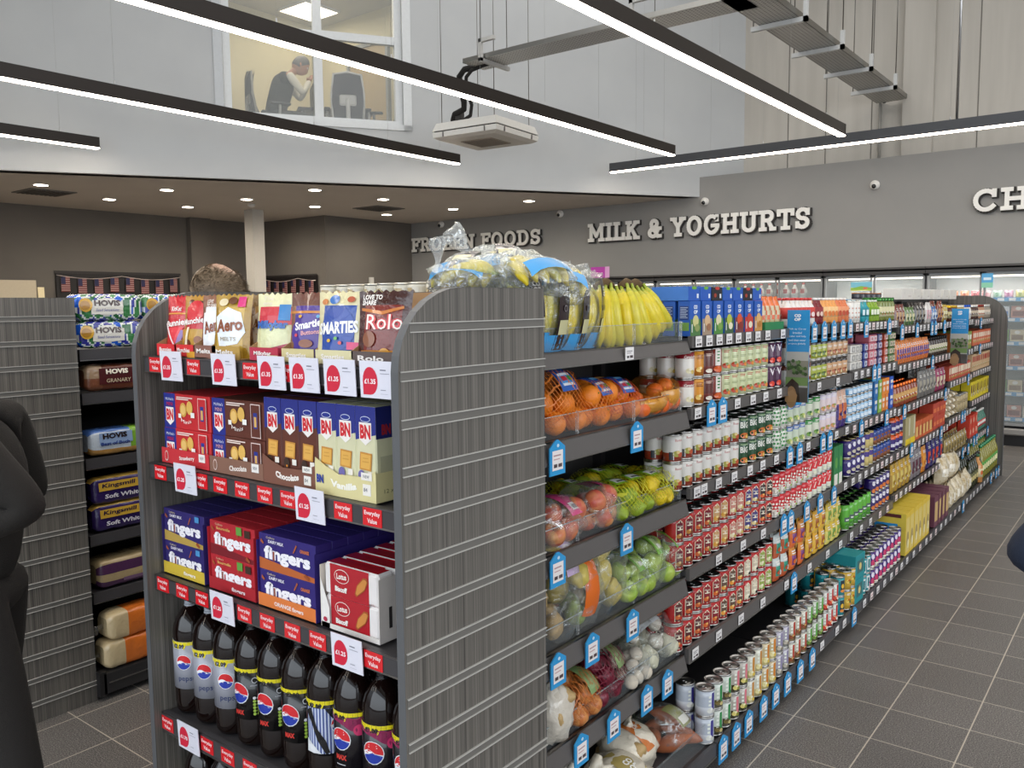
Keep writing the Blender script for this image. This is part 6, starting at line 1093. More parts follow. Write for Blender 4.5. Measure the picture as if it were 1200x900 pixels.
gl=(-.05,.38,.15,.72,'#6fa83a','#b6cf8a',[('t','CO',.5,.82,.06,'#f2efe8',{'b':.05,'w':.25}),('t','OP',.5,.75,.06,'#f2efe8',{'b':.05,'w':.25}),('r',.25,.12,.8,.22,'#e9ece6')])
for i,(y,s) in enumerate([(2.46,75),(2.59,76),(2.715,77)]): prod_bag('apple_bag',['clear bag of green apples with a green label, beside the dark brown label','clear bag of green apples, middle of the row of green bags','clear bag of green apples with an upright green label, next to the red tins'][i],'bag','green_apple',8,(-1.45,y,.721),(.075,.085,.18),lab=gl,seed=s,rz=R.uniform(-.1,.2),fc='#e4eede')
for i,y in enumerate((2.34,2.5,2.67)): prod_bag('pear_bag','clear bag of green pears at the back of the green fruit tray, %s of three'%('left','middle','right')[i],'bag','pear',7,(-1.63,y,.721),(.1,.08,.19),lab=(-.3,.3,.4,.7,'#4f8f2c','#4f8f2c'),seed=80+i,fc='#dce8d4')
# fifth tray: onions, garlic, greens
gt=(.0,.35,.1,.62,'#7f9a62','#8fa872')
prod_bag('parsnip_bag','white paper-like vegetable bag at the near end of the onion tray','bag','potato',5,(-1.41,1.985,.425),(.06,.06,.2),'film','#d2cabc',[-.3,.3,.2,.5,'#d9d2c4','#c9c0b0',[('t','our\nYOUR',.5,.3,.1,'#6a6258',{'w':.5})]][:6],seed=91)
prod_bag('onion_bag','net of brown onions with an olive green band in the onion tray','net','onion',11,(-1.44,2.12,.425),(.1,.085,.2),'net','#c9702c',gt,seed=92)
prod_bag('onion_bag','net of dark red onions with an olive green band in the onion tray','net','red_onion',11,(-1.455,2.3,.425),(.095,.09,.2),'net','#7a1f34',gt,seed=93)
prod_bag('garlic_net','net of white garlic bulbs behind the red onions','net','garlic',12,(-1.6,2.4,.425),(.11,.09,.2),'net','#d9d6cf',None,seed=94)
prod_bag('mushroom_bag','clear bag of pale mushrooms right of the red onions','bag','mushroom',12,(-1.43,2.465,.425),(.07,.075,.15),seed=95)
prod_bag('greens_bag','clear bag of pale greens with a white card label in the onion tray','bag',['cauli','garlic'],7,(-1.455,2.65,.425),(.12,.09,.15),lab=(-.45,.1,.35,.6,'#e6e6e6','#d8d8d8',[('r',.3,.4,.7,.6,'#9a9a9a')]),seed=96,fc='#d9e0dc')
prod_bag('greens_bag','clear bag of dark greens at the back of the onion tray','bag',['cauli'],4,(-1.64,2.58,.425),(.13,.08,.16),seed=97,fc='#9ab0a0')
prod_bag('onion_bag','net of dark red onions at the back of the onion tray','net','red_onion',8,(-1.64,2.18,.425),(.13,.07,.16),'net','#6a1a2e',None,seed=98)
# base shelf: potatoes and roots
pw=lambda u0,u1,c,it=None:[u0,u1,.15,.7,c,c]+([it] if it else [])
prod_bag('potato_bag','translucent cream bag of potatoes with a gold patch on the base shelf','bag','potato',8,(-1.36,2.28,.12),(.12,.1,.17),'film','#cfc6b4',pw(-.1,.3,'#a8965a',[('t','CO',.5,.6,.12,'#f2efe8',{'b':.05,'w':.4}),('t','OP',.5,.46,.12,'#f2efe8',{'b':.05,'w':.4})]),seed=101,kn=(-.6,.2,1),tilt=.2)
prod_bag('carrot_bag','cream bag with an orange print on the base shelf, standing behind the gold patched bag','bag','potato',8,(-1.43,2.46,.12),(.1,.09,.2),'film','#d9d0be',pw(-.1,.25,'#c8743a',[('t','CO',.5,.7,.1,'#f2e0d0',{'b':.05,'w':.4}),('t','OP',.5,.58,.1,'#f2e0d0',{'b':.05,'w':.4})]),seed=102,kn=(.2,.2,1),tilt=.15)
prod_bag('sweet_potato_bag','clear bag of pink sweet potatoes with an olive label on the base shelf','bag','sweet_potato',5,(-1.38,2.66,.12),(.08,.09,.16),lab=(-.15,.3,.15,.5,'#8a8a5a','#dfdcd2'),seed=103)
prod_bag('potato_bag','translucent cream potato bag in the nearest part of the base shelf','bag','potato',8,(-1.37,1.98,.12),(.14,.1,.16),'film','#d6cec0',pw(-.2,.1,'#8a9a5a'),seed=104,kn=(.5,.2,1))
prod_bag('potato_bag','translucent grey bag at the back of the base shelf','bag','potato',8,(-1.58,2.15,.12),(.18,.09,.24),'film','#b9b3a8',None,seed=105)
prod_bag('pineapple_bag','small green topped clear bag behind the sweet potatoes','bag',['cauli','lime'],4,(-1.58,2.6,.12),(.1,.08,.2),seed=106,fc='#a8b89a')
# bananas
def banana(mb,c='#d9c02a',tipc='#6a5a2a',L=.19,curve=1.0,r=.0175,green=.25):
    n=14; pts=[];rr=[]
    for i in range(n+1):
        t=i/n; a=(t-.5)*1.5*curve; Rr=L/1.5/curve; pts.append((0,-(Rr*math.cos(a)-Rr*math.cos(.75*curve)),-Rr*math.sin(a))); rr.append(r*(.3 if t<.08 else min(1,.45+(t-.08)*3.2) if t<.3 else (1 if t<.82 else max(.16,1-(t-.82)*4.6))))
    k=len(mb.f); mb.tube(pts,rr,c,'waxy',7)
    for i in range(k,len(mb.f)):
        s=(i-k)//7/n; mb.c[i]=lin(mixc('#7f9a34',c,min(1,.2+s*5))) if s<.25 else (lin(tipc) if s>.955 else lin(mixc(c,'#b9b23a',green*max(0,.8-s))))
    return mb
BM=[banana(MB(),c,curve=cv,L=l).mesh('banana') for c,cv,l in (('#dcc42c',1.0,.19),('#d2c437',.85,.2),('#dfca3a',1.15,.18))]
CROWN=MB().tube([(-.035,0,0),(0,0,.008),(.035,0,0)],[.009,.013,.009],'#5a4426','matte',7).mesh('crown')
def hand(label,loc,rz,n=5,tilt=0,seed=0,name='banana_bunch',lean=.35,turn=1.1,sc=1.2):
    t=thing(name,label,'bananas',loc,rz=PI/2); q=random.Random(seed)
    for i in range(n):
        o=bpy.data.objects.new('banana',BM[q.randrange(3)]); COL.objects.link(o); o.parent=t; f=(i-(n-1)/2)/max(1,n-1)
        a=-(lean+f*.5)
        M=Matrix.Rotation(-tilt,4,'X')@Matrix.Rotation(a,4,'Y')@Matrix.Rotation(-turn+q.uniform(-.12,.12),4,'Z')
        o.rotation_mode='QUATERNION'; o.rotation_quaternion=M.to_quaternion(); v=M.to_3x3()@Vector((0,0,-.1*sc)); o.location=(v.x+f*.075,v.y-.012*(i%2),v.z); o.scale=(sc,sc,sc)
    o=bpy.data.objects.new('crown',CROWN); COL.objects.link(o); o.parent=t; o.location=(0,.0,-.016); o.scale=(n/5*1.0,1.2,1.4)
    return t
hand('bunch of yellow bananas beside the bagged bananas, first of the bare bunches',(-1.47,2.40,1.80),.45,6,.1,1,lean=.05,turn=1.0)
hand('bunch of bright yellow bananas, middle of the bare bunches',(-1.45,2.50,1.80),.3,6,.12,2,lean=.3,turn=.9)
hand('bunch of yellow bananas leaning right, last before the blue cartons',(-1.455,2.57,1.80),.15,7,.12,3,lean=.62,turn=.8)
hand('bunch of green-tinged bananas behind the front bunches',(-1.6,2.42,1.80),.4,6,.1,4,lean=.15)
hand('bunch of bananas at the back, nearest the blue cartons',(-1.58,2.55,1.80),.1,6,.1,5,lean=.4)
def banana_bag(label,loc,rot,seed,strip=True,blue=True,wrap=False):
    q=random.Random(seed); t=thing('banana_bag',label,'bananas',loc,rot=rot)
    for i in range(5):
        o=bpy.data.objects.new('banana',BM[q.randrange(3)]); COL.objects.link(o); o.parent=t; f=i-2
        o.location=(f*.03,-.004*(i%2),-.1); o.rotation_euler=(q.uniform(-.08,.08),f*-.06,f*.1)
    mb=MB(); film(mb,(0,-.012,-.095),.1,.052,.125,seed=seed,amp=.22); knot(mb,(0,0,.0),(q.uniform(-.5,.5),.3,1),L=.05,r=.03); mb.m=['wrap']*len(mb.m) if wrap else mb.m; mb.obj('film_bag',t)
    def pf(x0,x1,z0,z1):
        def f(u,v):
            x=x0+(x1-x0)*u; z=z0+(z1-z0)*v; e=math.sqrt(max(.02,1-min(.98,(x/.115)**2+((z+.095)/.15)**2))); return (x+.0*z,-.014-.058*e,z)
        return f
    if strip:
        f=pf(-.03,.03,-.2,.01); m2=MB().grid(4,12,f,lambda u,v:'#2f2124' if v>.22 else '#2f2124','gloss')
        m2.art([('t','CO',.5,.86,.07,'#e9e4dc',{'b':.05,'w':.6}),('t','OP',.5,.78,.07,'#e9e4dc',{'b':.05,'w':.6}),('r',.1,.22,.9,.42,'#ccc79a'),('e',.5,.58,.16,.045,'#8a8488'),('e',.5,.58,.12,.034,'#2f2124')],lambda x,y,l:(lambda p:(p[0],p[1]-.0012-.0004*l,p[2]))(f(x,y)),'gloss',step=.2); m2.obj('label',t)
    if blue:
        f=pf(-.075,.075,-.205,-.155); MB().grid(6,4,f,'#3f9ad6','gloss').obj('blue_band',t)
    return t
HB=PI/2
for i,(y,x,z,rx,rz,s) in enumerate([(1.88,-1.44,1.80,-.05,0,1),(1.99,-1.42,1.80,.1,.1,2),(2.1,-1.42,1.80,.1,.25,3),(2.22,-1.44,1.80,.1,.4,4)]):
    banana_bag('bagged bananas with a dark brown strip on the top tray, %s from the slatted panel'%('first','second','third','fourth')[i],(x,y,z),(rx,0,HB+rz),s)
tag(MB().box(-.15,.16,-.3,.3,0,.167,'#dedbd4').box(-.13,.14,-.28,.28,.167,.169,'#b9b5ad').obj('banana_crate',loc=(-1.61,2.06,1.593)),'white crate under the heap of bagged bananas behind the slatted panel','crate')
for i,(x,y,z,rot,s,st,bl) in enumerate([(-1.44,1.84,1.81,(-1.45,.1,2.0+PI),11,False,False),(-1.6,1.9,1.825,(-1.3,.0,.4),12,True,True),(-1.58,1.99,1.85,(-1.25,.1,.75),13,True,True),(-1.5,1.92,1.83,(-1.3,0,1.3),14,False,True),(-1.52,2.12,1.81,(-1.25,.0,.9),15,True,True),(-1.44,1.95,1.80,(-1.4,0,2.3+PI),16,False,False)]):
    banana_bag('bagged bananas on the heap over the slatted panel, '+['at its left end','at its peak','right of its peak','low at the back','right of its middle','low at the front left'][i],(x,y,z),rot,s,st,bl,True)
tag(knot(MB(),(0,0,0),(0,0,1),L=.11,r=.026).obj('film_wrap',loc=(-1.58,1.71,1.80)),'upright twist of clear film at the left of the banana heap','film')
tag(knot(MB(),(0,0,0),(-.75,-.3,1),L=.13,r=.034).obj('film_wrap',loc=(-1.6,1.9,1.845)),'tall slanted twist of clear film at the peak of the banana heap','film')
# tubs on the spine
tb=can('#dcd6c6',[('r',-.02,.012,.01,.045,'#c9b48a'),('e',.012,.03,.008,.01,'#8a6a4a')],r=.031,h=.062,lid='#e9e4d8')
tm=tb.mesh('noodle_tub')
for i in range(9):
    o=bpy.data.objects.new('noodle_tub',tm); COL.objects.link(o); o.location=(-2.21+i*.0675,1.86+.01*(i%2),1.7355); o.rotation_euler=(0,0,R.uniform(-.5,.5)); tag(o,'small white tub in the row on top of the unit, behind the end unit','tub','white tubs on top of the unit')
tag(MB().box(-2.27,-1.64,1.80,1.92,1.70,1.7345,STEEL,'paintmetal').obj('top_ledge'),'narrow grey ledge under the row of white tubs','ledge')
# magenta sign
tag(MB().box(-.17,.17,-.004,0,0,.17,'#b548a8','gloss').art([('r',.09,.0,.17,.17,'#d9a0d0'),('r',-.1,.03,-.06,.05,'#e9c9e4'),('r',-.03,.03,.02,.06,'#e9c9e4')],fr(-.0042)).obj('promo_sign',loc=(-7.06,11.36,2.13)),'small magenta sign standing on the chiller canopy above the bananas','sign')
# ------------------------------------------------------------------ chillers along the sign wall
def chiller(x1,wd,label,k):
    t=thing('chiller_cabinet',label,'chiller',(x1-wd/2,11.72,0)); h=wd/2; y0=-.27; y1=.26
    MB().box(-h,h,y1-.04,y1,.1,2.1,'#e9e9e6','card').box(-h,-h+.02,y0,y1,.1,2.1,'#4b4a4a','paintmetal').box(h-.02,h,y0,y1,.1,2.1,'#4b4a4a','paintmetal').box(-h,h,y0+.04,y1,2.02,2.1,'#6a6866','card').obj('carcass',t)
    MB().box(-h,h,y0-.06,y1,2.1,2.145,'#4a4745','paintmetal').box(-h,h,y0-.06,y0-.02,2.06,2.12,'#3c3a39','paintmetal').obj('canopy',t)
    MB().box(-h,h,y0-.02,y1,.0,.22,'#242324','paintmetal').box(-h,h,y0-.06,y0-.01,.13,.21,'#8d8a86','paintmetal',bev=.015).obj('base',t)
    MB().box(-h+.04,h-.04,y0+.05,y0+.09,2.0,2.02,'#fff4e4','lit').obj('light_strip',t)
    for i,z in enumerate((.32,.62,.93,1.22,1.5,1.74)):
        s=MB().box(-h+.02,h-.02,y0+.08,y1-.04,z-.02,z,'#d2d0cc','paintmetal').obj('shelf',t); MB().box(-h+.02,h-.02,y0+.06,y0+.08,z-.035,z+.012,'#4a96cc','card').art([('r',-h+.05+j*.12,z-.028,-h+.12+j*.12,z+.005,'#dfe4e8') for j in range(int((wd-.1)/.12))],fr(y0+.0597)).obj('price_rail',s)
    for sx in (-1,1):
        xa=min(0,sx*h)+.01; xb=max(0,sx*h)-.01
        d=MB().box(xa,xa+.022,y0-.03,y0,.24,2.06,'#8f9090','paintmetal').box(xb-.022,xb,y0-.03,y0,.24,2.06,'#8f9090','paintmetal').box(xa,xb,y0-.03,y0,2.03,2.06,'#8f9090','paintmetal').box(xa,xb,y0-.03,y0,.24,.27,'#8f9090','paintmetal').obj('door',t)
        MB().box(xa+.022,xb-.022,y0-.018,y0-.012,.27,2.03,'#ffffff','chillglass').obj('glass',d); hx=(xb-.03 if sx<0 else xa+.03); MB().tube([(hx,y0-.06,.9),(hx,y0-.06,1.5)],.01,'#b9b9b9','metal',8).obj('handle',d)
    return t
xs=[9.9]; 
for k in range(9):
    x1=1.2-k*1.245 if 0 else -1.15+1.245*2-k*1.245
    chiller(x1,1.24,'glass-doored upright chiller against the sign wall, '+['first beyond the right edge','second beyond the right edge','at the right edge behind the end panel','behind the tea towel boxes','third from the right edge','fourth from the right edge','behind the magenta sign','under the last letters of the frozen sign','farthest left'][k] if k not in (3,) else 'glass-doored upright chiller against the sign wall, second in view from the right edge',k)
cols=[('#dfe0b0','#7a9a4a'),('#cfd9a8','#5f8a3a'),('#e8a070','#d9602c'),('#e89a60','#c9501c'),('#e87078','#c8303a'),('#e9b0b0','#d97a8a'),('#b9d9c0','#5a9a6a'),('#d9a0c0','#a04a7a'),('#d9d080','#8aa03a'),('#c0d0e8','#4a6aa8')]
tm=[can(a,[('e',0,.05,.02,.02,b2),('r',-.02,.07,.02,.08,'#f4f2ec')],r=.048,h=.1,lid='#e9e6e0').mesh('yoghurt_pot') for a,b2 in cols]
for i in range(16):
    for k in (0,):
        o=bpy.data.objects.new('yoghurt_pot',tm[i%10] if i<10 else tm[(i*3)%10]); COL.objects.link(o); o.location=(-2.33+i*.117,11.56,1.741); tag(o,'pastel yoghurt pot on the top shelf of the right-hand chillers','yoghurt','pastel yoghurt pots in the chillers')
pkm=[]
for a,b2 in (('#6fa83a','#dfe8c0'),('#d9c9a8','#8a6a4a'),('#b8463c','#e9d9c9'),('#dfe3e8','#4f7ac0'),('#c98a7a','#7a2f2a'),('#e9e2d2','#c9a060')):
    pkm.append(carton(.15,.1,.15,a,[('r',-.06,.03,.06,.09,b2),('e',0,.12,.03,.02,'#f2efe8')],m='gloss').mesh('chilled_pack'))
for z in (.321,.621,.931,1.221,1.501):
    for i in range(20):
        o=bpy.data.objects.new('chilled_pack',pkm[(i*7+int(z*10))%6]); COL.objects.link(o); o.location=(-3.55+i*.165,11.555,z); tag(o,'small pack of chilled food on the shelves of the right-hand chillers','pack','packs in the right-hand chillers')
for i in range(22):
    o=bpy.data.objects.new('milk_bottle',None)
    bpy.data.objects.remove(o)
mk=[bottle('#e9e8e4',c,'#f0efe8',[('r',-.03,.1,.03,.16,c)],r=.05,h=.24,lab=(.25,.6)).mesh('milk_bottle') for c in ('#3f8a4a','#2f62b0','#c83a3a')]
for i in range(26):
    o=bpy.data.objects.new('milk_bottle',mk[i//9 if i<27 else 2]); COL.objects.link(o); o.location=(-6.9+i*.118,11.57,1.741); tag(o,'white plastic milk bottle on the top shelf of the left-hand chillers','bottle','milk bottles in the chillers')
tag(MB().box(-.13,.13,-.003,0,0,.11,'#7fc4d9').art([('r',-.13,.0,.13,.04,'#dfe06a'),('p',[(-.13,.03),(0,.06),(.13,.035),(.13,.01),(-.13,.01)],'#8fbf4a'),('e',.05,.03,.03,.015,'#e07a5a')],fr(-.0035)).obj('poster',loc=(-3.15,11.41,1.86)),'small bright blue and yellow poster on a chiller door','poster')
tag(MB().box(-.06,.06,-.003,0,0,.17,'#5aa8d9').art([('r',-.06,0,.06,.06,'#8fd0b0'),('r',-.04,.09,.04,.12,'#d9ecf6')],fr(-.0035)).obj('poster',loc=(-1.72,11.41,1.87)),'narrow blue and green poster on the right-hand chiller door','poster')
# ------------------------------------------------------------------ people
def skin(nodes,edges,lv=2):
    names=list(nodes); me=bpy.data.meshes.new('s'); me.from_pydata([nodes[n][0] for n in names],[(names.index(a),names.index(b)) for a,b in edges],[])
    o=bpy.data.objects.new('s',me); COL.objects.link(o); m=o.modifiers.new('k','SKIN'); m.use_smooth_shade=True; s=o.modifiers.new('s','SUBSURF'); s.levels=lv
    for i,n in enumerate(names):
        r=nodes[n][1]; d=me.skin_vertices[0].data[i]; d.radius=(r,r) if isinstance(r,(int,float)) else r; d.use_root=(i==0)
    bpy.context.view_layer.update(); e=o.evaluated_get(bpy.context.evaluated_depsgraph_get()); q=bpy.data.meshes.new_from_object(e)
    vs=[tuple(v.co) for v in q.vertices]; fs=[tuple(p.vertices) for p in q.polygons]; bpy.data.objects.remove(o); bpy.data.meshes.remove(me); bpy.data.meshes.remove(q); return vs,fs
def lerp(a,b,t): return tuple(a[i]+(b[i]-a[i])*t for i in range(3))
def head_geo(mb,c,fwd,col,s=1.0,pitch=0):
    f=Vector((fwd[0],fwd[1],0)).normalized(); M=Matrix.Translation(c)@Matrix(((-f.y,f.x,0,0),(f.x,f.y,0,0),(0,0,1,0),(0,0,0,1))).transposed().inverted() if 0 else None
    r=Vector((f.y,-f.x,0)); fp=(f*math.cos(pitch)+Vector((0,0,1))*math.sin(pitch)); u=r.cross(fp)
    T=lambda x,y,z: Vector(c)+(r*x+fp*y+u*z)*s
    n,k=24,18; vs=[]
    for j in range(k+1):
        t=PI*j/k
        for i in range(n):
            a=2*PI*i/n; x=math.sin(t)*math.cos(a); y=math.sin(t)*math.sin(a); z=math.cos(t)
            X=x*.077*(1-.28*max(0,-z)**1.5-.06*max(0,y)); Y=y*.098+(.012 if z<-.3 and y>0 else 0)-(.014*max(0,-z) if y<0 else 0); Z=z*.118
            if y>.6: 
                Y+=.004*math.exp(-((z-.28)/.12)**2); Y-=.008*math.exp(-((z-.05)/.12)**2)*math.exp(-((abs(x)-.35)/.18)**2)
                Y+=.016*math.exp(-((z+.18)/.16)**2)*math.exp(-(x/.14)**2); Y+=.005*math.exp(-((z+.5)/.06)**2)*math.exp(-(x/.3)**2); Y+=.006*math.exp(-((z+.8)/.14)**2)
            vs.append(T(X,Y,Z))
    fs=[(j*n+i,(j+1)*n+i,(j+1)*n+(i+1)%n,j*n+(i+1)%n) for j in range(k) for i in range(n)]
    mb.add(vs,fs,col,'skin',True)
    for sx in (-1,1):
        q=T(sx*.08,-.005,-.01); mb.ball(q,.024*s,col,'skin',10,8,(.45,.7,1.15)); q=T(sx*.031,.084,.012); mb.ball(q,.011*s,'#e9e4de','gloss',8,6); q=T(sx*.031,.093,.012); mb.ball(q,.0055*s,'#2a1c14','gloss',6,5)
    a,b=T(-.02,.094,-.058),T(.02,.094,-.058); mb.tube([a,T(0,.101,-.057),b],.004*s,'#a8625a','skin',6)
    return T
BV=(0,-.5,.86)
def hair_geo(T,col,bald=0,n=900,seed=1,s=1.0,m='hair'):
    q=random.Random(seed); mb=MB(); N_,K=26,14; vs=[];fs=[];cl=[]
    def lim(a): return .62*PI-.32*PI*max(0,math.sin(a))**.8
    for j in range(K+1):
        for i in range(N_):
            a=2*PI*i/N_; t=lim(a)*j/K; x=math.sin(t)*math.cos(a); y=math.sin(t)*math.sin(a); z=math.cos(t); g=1.07+.05*noise.noise((x*6,y*6,z*6+seed))
            vs.append(T(x*.08*g,y*.1*g-.002,z*.119*g))
    for j in range(K):
        for i in range(N_): fs.append((j*N_+i,(j+1)*N_+i,(j+1)*N_+(i+1)%N_,j*N_+(i+1)%N_)); tt=(j+.5)/K; cl.append(mixc(col,'#b9917a',bald*max(0,min(1,1.6-2.6*math.dist(BV,(math.sin(lim(2*PI*(i+.5)/N_)*tt)*math.cos(2*PI*(i+.5)/N_),math.sin(lim(2*PI*(i+.5)/N_)*tt)*math.sin(2*PI*(i+.5)/N_),math.cos(lim(2*PI*(i+.5)/N_)*tt)))))) if bald else lin(col))
    mb.add(vs,fs,cl,m,True)
    for _ in range(n):
        a=q.uniform(0,2*PI); t=lim(a)*math.sqrt(q.random())*1.02
        x=math.sin(t)*math.cos(a); y=math.sin(t)*math.sin(a); z=math.cos(t); g=1.06
        if bald and math.dist(BV,(x,y,z))<.42 and q.random()<bald: continue
        p=Vector((x*.08*g,y*.1*g-.002,z*.119*g)); d=Vector((x*.35+q.uniform(-.2,.2),-.75+q.uniform(-.25,.2),-.35+z*.25+q.uniform(-.15,.1))).normalized(); L=q.uniform(.012,.026)
        w=Vector((d.y,-d.x,.2)).normalized()*.0011; e=p+d*L*.5+Vector((x,y,z))*.004; k=p+d*L
        mb.add([T(*(p-w)),T(*(p+w)),T(*(e+w)),T(*(e-w)),T(*k)],[(0,1,2,3),(3,2,4)],jit(mixc(col,'#e0d4c0',q.random()*.35),.3,q),m)
    return mb
def hand_geo(mb,w,d,col,curl=.6,side=1,s=1.0):
    d=Vector(d).normalized(); up=Vector((0,0,1)); r=d.cross(up).normalized()*side; n=r.cross(d)*side
    W=Vector(w); v,f=skin({'a':(tuple(W),.024*s),'b':(tuple(W+d*.045*s),(.038*s,.016*s)),'c':(tuple(W+d*.085*s),(.04*s,.015*s))},[('a','b'),('b','c')]); mb.add(v,f,col,'skin',True)
    for i,L in enumerate((.075,.084,.078,.06)):
        b=W+d*.085*s+r*(.028-.019*i)*s; c1=(d*math.cos(curl*.5)-n*math.sin(curl*.5)); c2=(d*math.cos(curl*1.2)-n*math.sin(curl*1.2)); c3=(d*math.cos(curl*1.9)-n*math.sin(curl*1.9)); L*=s
        P=[b,b+c1*L*.42,b+c1*L*.42+c2*L*.32,b+c1*L*.42+c2*L*.32+c3*L*.26]; v,f=skin({str(k):(tuple(p),(.0095-.001*k)*s) for k,p in enumerate(P)},[('0','1'),('1','2'),('2','3')],1); mb.add(v,f,col,'skin',True)
    b=W+d*.03*s+r*.03*s; P=[b,b+(d*.5+r*.8)*.035*s,b+(d*.5+r*.8)*.035*s+(d*.85+r*.2-n*.3)*.03*s]; v,f=skin({str(k):(tuple(p),.011*s) for k,p in enumerate(P)},[('0','1'),('1','2')],1); mb.add(v,f,col,'skin',True)
def person(label,J,fwd,cloth,trous,skinc,hairc,jr=1.0,bald=0,hs=1.0,sleeve=None,pitch=0,group=None,curl=.6,shoe='#1c1a1a',nh=500,vest=False):
    t=thing('person',label,'person',(J['pelvis'][0],J['pelvis'][1],0)); off=Vector((J['pelvis'][0],J['pelvis'][1],0)); g=lambda n: tuple(Vector(J[n])-off)
    J={k:tuple(Vector(v)-off) for k,v in J.items()}
    # skin body
    nd={'pelvis':(J['pelvis'],.075),'chest':(J['chest'],.1),'neck':(J['neck'],.052),'skull':(lerp(J['neck'],J['head'],.6),.055)}; ed=[('pelvis','chest'),('chest','neck'),('neck','skull')]
    for k in 'lr':
        nd.update({'s'+k:(J['sh_'+k],.045),'e'+k:(J['el_'+k],.034),'w'+k:(J['wr_'+k],.024),'h'+k:(J['hip_'+k],.055),'k'+k:(J['kn_'+k],.05),'a'+k:(J['an_'+k],.036)})
        ed+=[('chest','s'+k),('s'+k,'e'+k),('e'+k,'w'+k),('pelvis','h'+k),('h'+k,'k'+k),('k'+k,'a'+k)]
    v,f=skin(nd,ed,1); mb=MB(); mb.add(v,f,skinc,'skin',True); T=head_geo(mb,J['head'],fwd,skinc,hs,pitch)
    for k,sd in (('l',1),('r',-1)): hand_geo(mb,J['wr_'+k],Vector(J['wr_'+k])-Vector(J['el_'+k]),skinc,curl,sd)
    mb.obj('body',t)
    hair_geo(T,hairc,bald,nh).obj('hair',t)
    nd={'pelvis':(lerp(J['pelvis'],J['chest'],-.12),(.165*jr,.13*jr)),'belly':(lerp(J['pelvis'],J['chest'],.45),(.16*jr,.13*jr)),'chest':(J['chest'],(.17*jr,.125*jr)),'neck':(lerp(J['chest'],J['neck'],.8),.065)}; ed=[('pelvis','belly'),('belly','chest'),('chest','neck')]; 
    for k in 'lr':
        a=dict(nd) 
        nd.update({'s'+k:(J['sh_'+k],.078*jr)})
        ed.append(('chest','s'+k))
        if not vest: nd.update({'u'+k:(lerp(J['sh_'+k],J['el_'+k],.55),.062*jr),'e'+k:(J['el_'+k],.056*jr),'w'+k:(lerp(J['el_'+k],J['wr_'+k],.97),.04*jr)}); ed+=[('s'+k,'u'+k),('u'+k,'e'+k),('e'+k,'w'+k)]
    v,f=skin(nd,ed,2); MB().add(v,f,cloth,'cloth',True).obj('vest' if vest else 'jacket',t)
    if vest:
        for k in 'lr': v,f=skin({'s':(J['sh_'+k],.062),'u':(lerp(J['sh_'+k],J['el_'+k],.5),.057),'e':(J['el_'+k],.05),'w':(lerp(J['el_'+k],J['wr_'+k],.95),.036)},[('s','u'),('u','e'),('e','w')],2); MB().add(v,f,sleeve,'cloth',True).obj('shirt_sleeve',t)
    nd={'pelvis':(J['pelvis'],(.11*jr,.1*jr))}; ed=[]
    for k in 'lr':
        nd.update({'h'+k:(J['hip_'+k],.1*jr),'t'+k:(lerp(J['hip_'+k],J['kn_'+k],.5),.092*jr),'k'+k:(J['kn_'+k],.072*jr),'c'+k:(lerp(J['kn_'+k],J['an_'+k],.4),.07*jr),'a'+k:(lerp(J['kn_'+k],J['an_'+k],.95),.06)}); ed+=[('pelvis','h'+k),('h'+k,'t'+k),('t'+k,'k'+k),('k'+k,'c'+k),('c'+k,'a'+k)]
    v,f=skin(nd,ed,2); MB().add(v,f,trous,'cloth',True).obj('trousers',t)
    F=Vector((fwd[0],fwd[1],0)).normalized()
    for k in 'lr':
        a=Vector(J['an_'+k]); v,f=skin({'a':(tuple(a+Vector((0,0,-.02))-F*.03),.045),'b':(tuple(a+F*.07-Vector((0,0,.045))),(.045,.03)),'c':(tuple(a+F*.15-Vector((0,0,.055))),(.042,.024))},[('a','b'),('b','c')],2); MB().add(v,f,shoe,'card',True).obj('shoe',t)
    return t
def stand(px,py,fwd,h,lean=0,feet=.1,over={}):
    F=Vector((fwd[0],fwd[1],0)).normalized(); Rr=Vector((F.y,-F.x,0)); B=Vector((px,py,0)); k=h/1.75
    P=lambda f,r,z: tuple(B+F*f+Rr*r+Vector((0,0,z*k)))
    J={'pelvis':P(0,0,.95),'chest':P(.0+lean*.5,0,1.28),'neck':P(.0+lean,0,1.5),'head':P(.03+lean*1.2,0,1.635)}
    for n,s in (('l',-1),('r',1)): J.update({'sh_'+n:P(lean*.8,s*.19,1.42),'el_'+n:P(-.03,s*.25,1.13),'wr_'+n:P(.08,s*.24,.9),'hip_'+n:P(0,s*.1,.9),'kn_'+n:P(.02,s*.11,.5),'an_'+n:P(0,s*.12,.09)})
    for a,b in over.items(): J[a]=P(*b)
    return J
# the people of the photo
J=stand(-2.70,.92,(-.79,-.61),1.75,over={'sh_l':(-.09,-.17,1.40),'el_l':(-.29,-.17,1.19),'wr_l':(-.03,-.2,1.12),'el_r':(-.05,.25,1.14),'wr_r':(.2,.14,1.13),'kn_l':(-.14,-.1,.52),'an_l':(-.2,-.11,.09),'kn_r':(.05,.11,.52),'an_r':(.06,.12,.09),'hip_l':(-.05,-.1,.9)})
person('person in a black jacket and dark trousers at the left edge, elbow bent',J,(-.79,-.61),'#17130f','#1b1714','#b98a70','#2a1e16',jr=1.0)
J=stand(-2.77,1.84,(-.85,-.5),1.885)
person('person with short greying brown hair standing in the aisle behind the end unit',J,(-.85,-.5),'#2c3038','#2a2622','#c9987c','#6f5c46',jr=1.05,bald=.9,nh=3200,pitch=-.3)
J=stand(.01,2.585,(.79,.61),1.72,over={'sh_r':(-.08,.12,1.40),'el_r':(-.375,.03,1.125),'wr_r':(-.06,.12,1.04)})
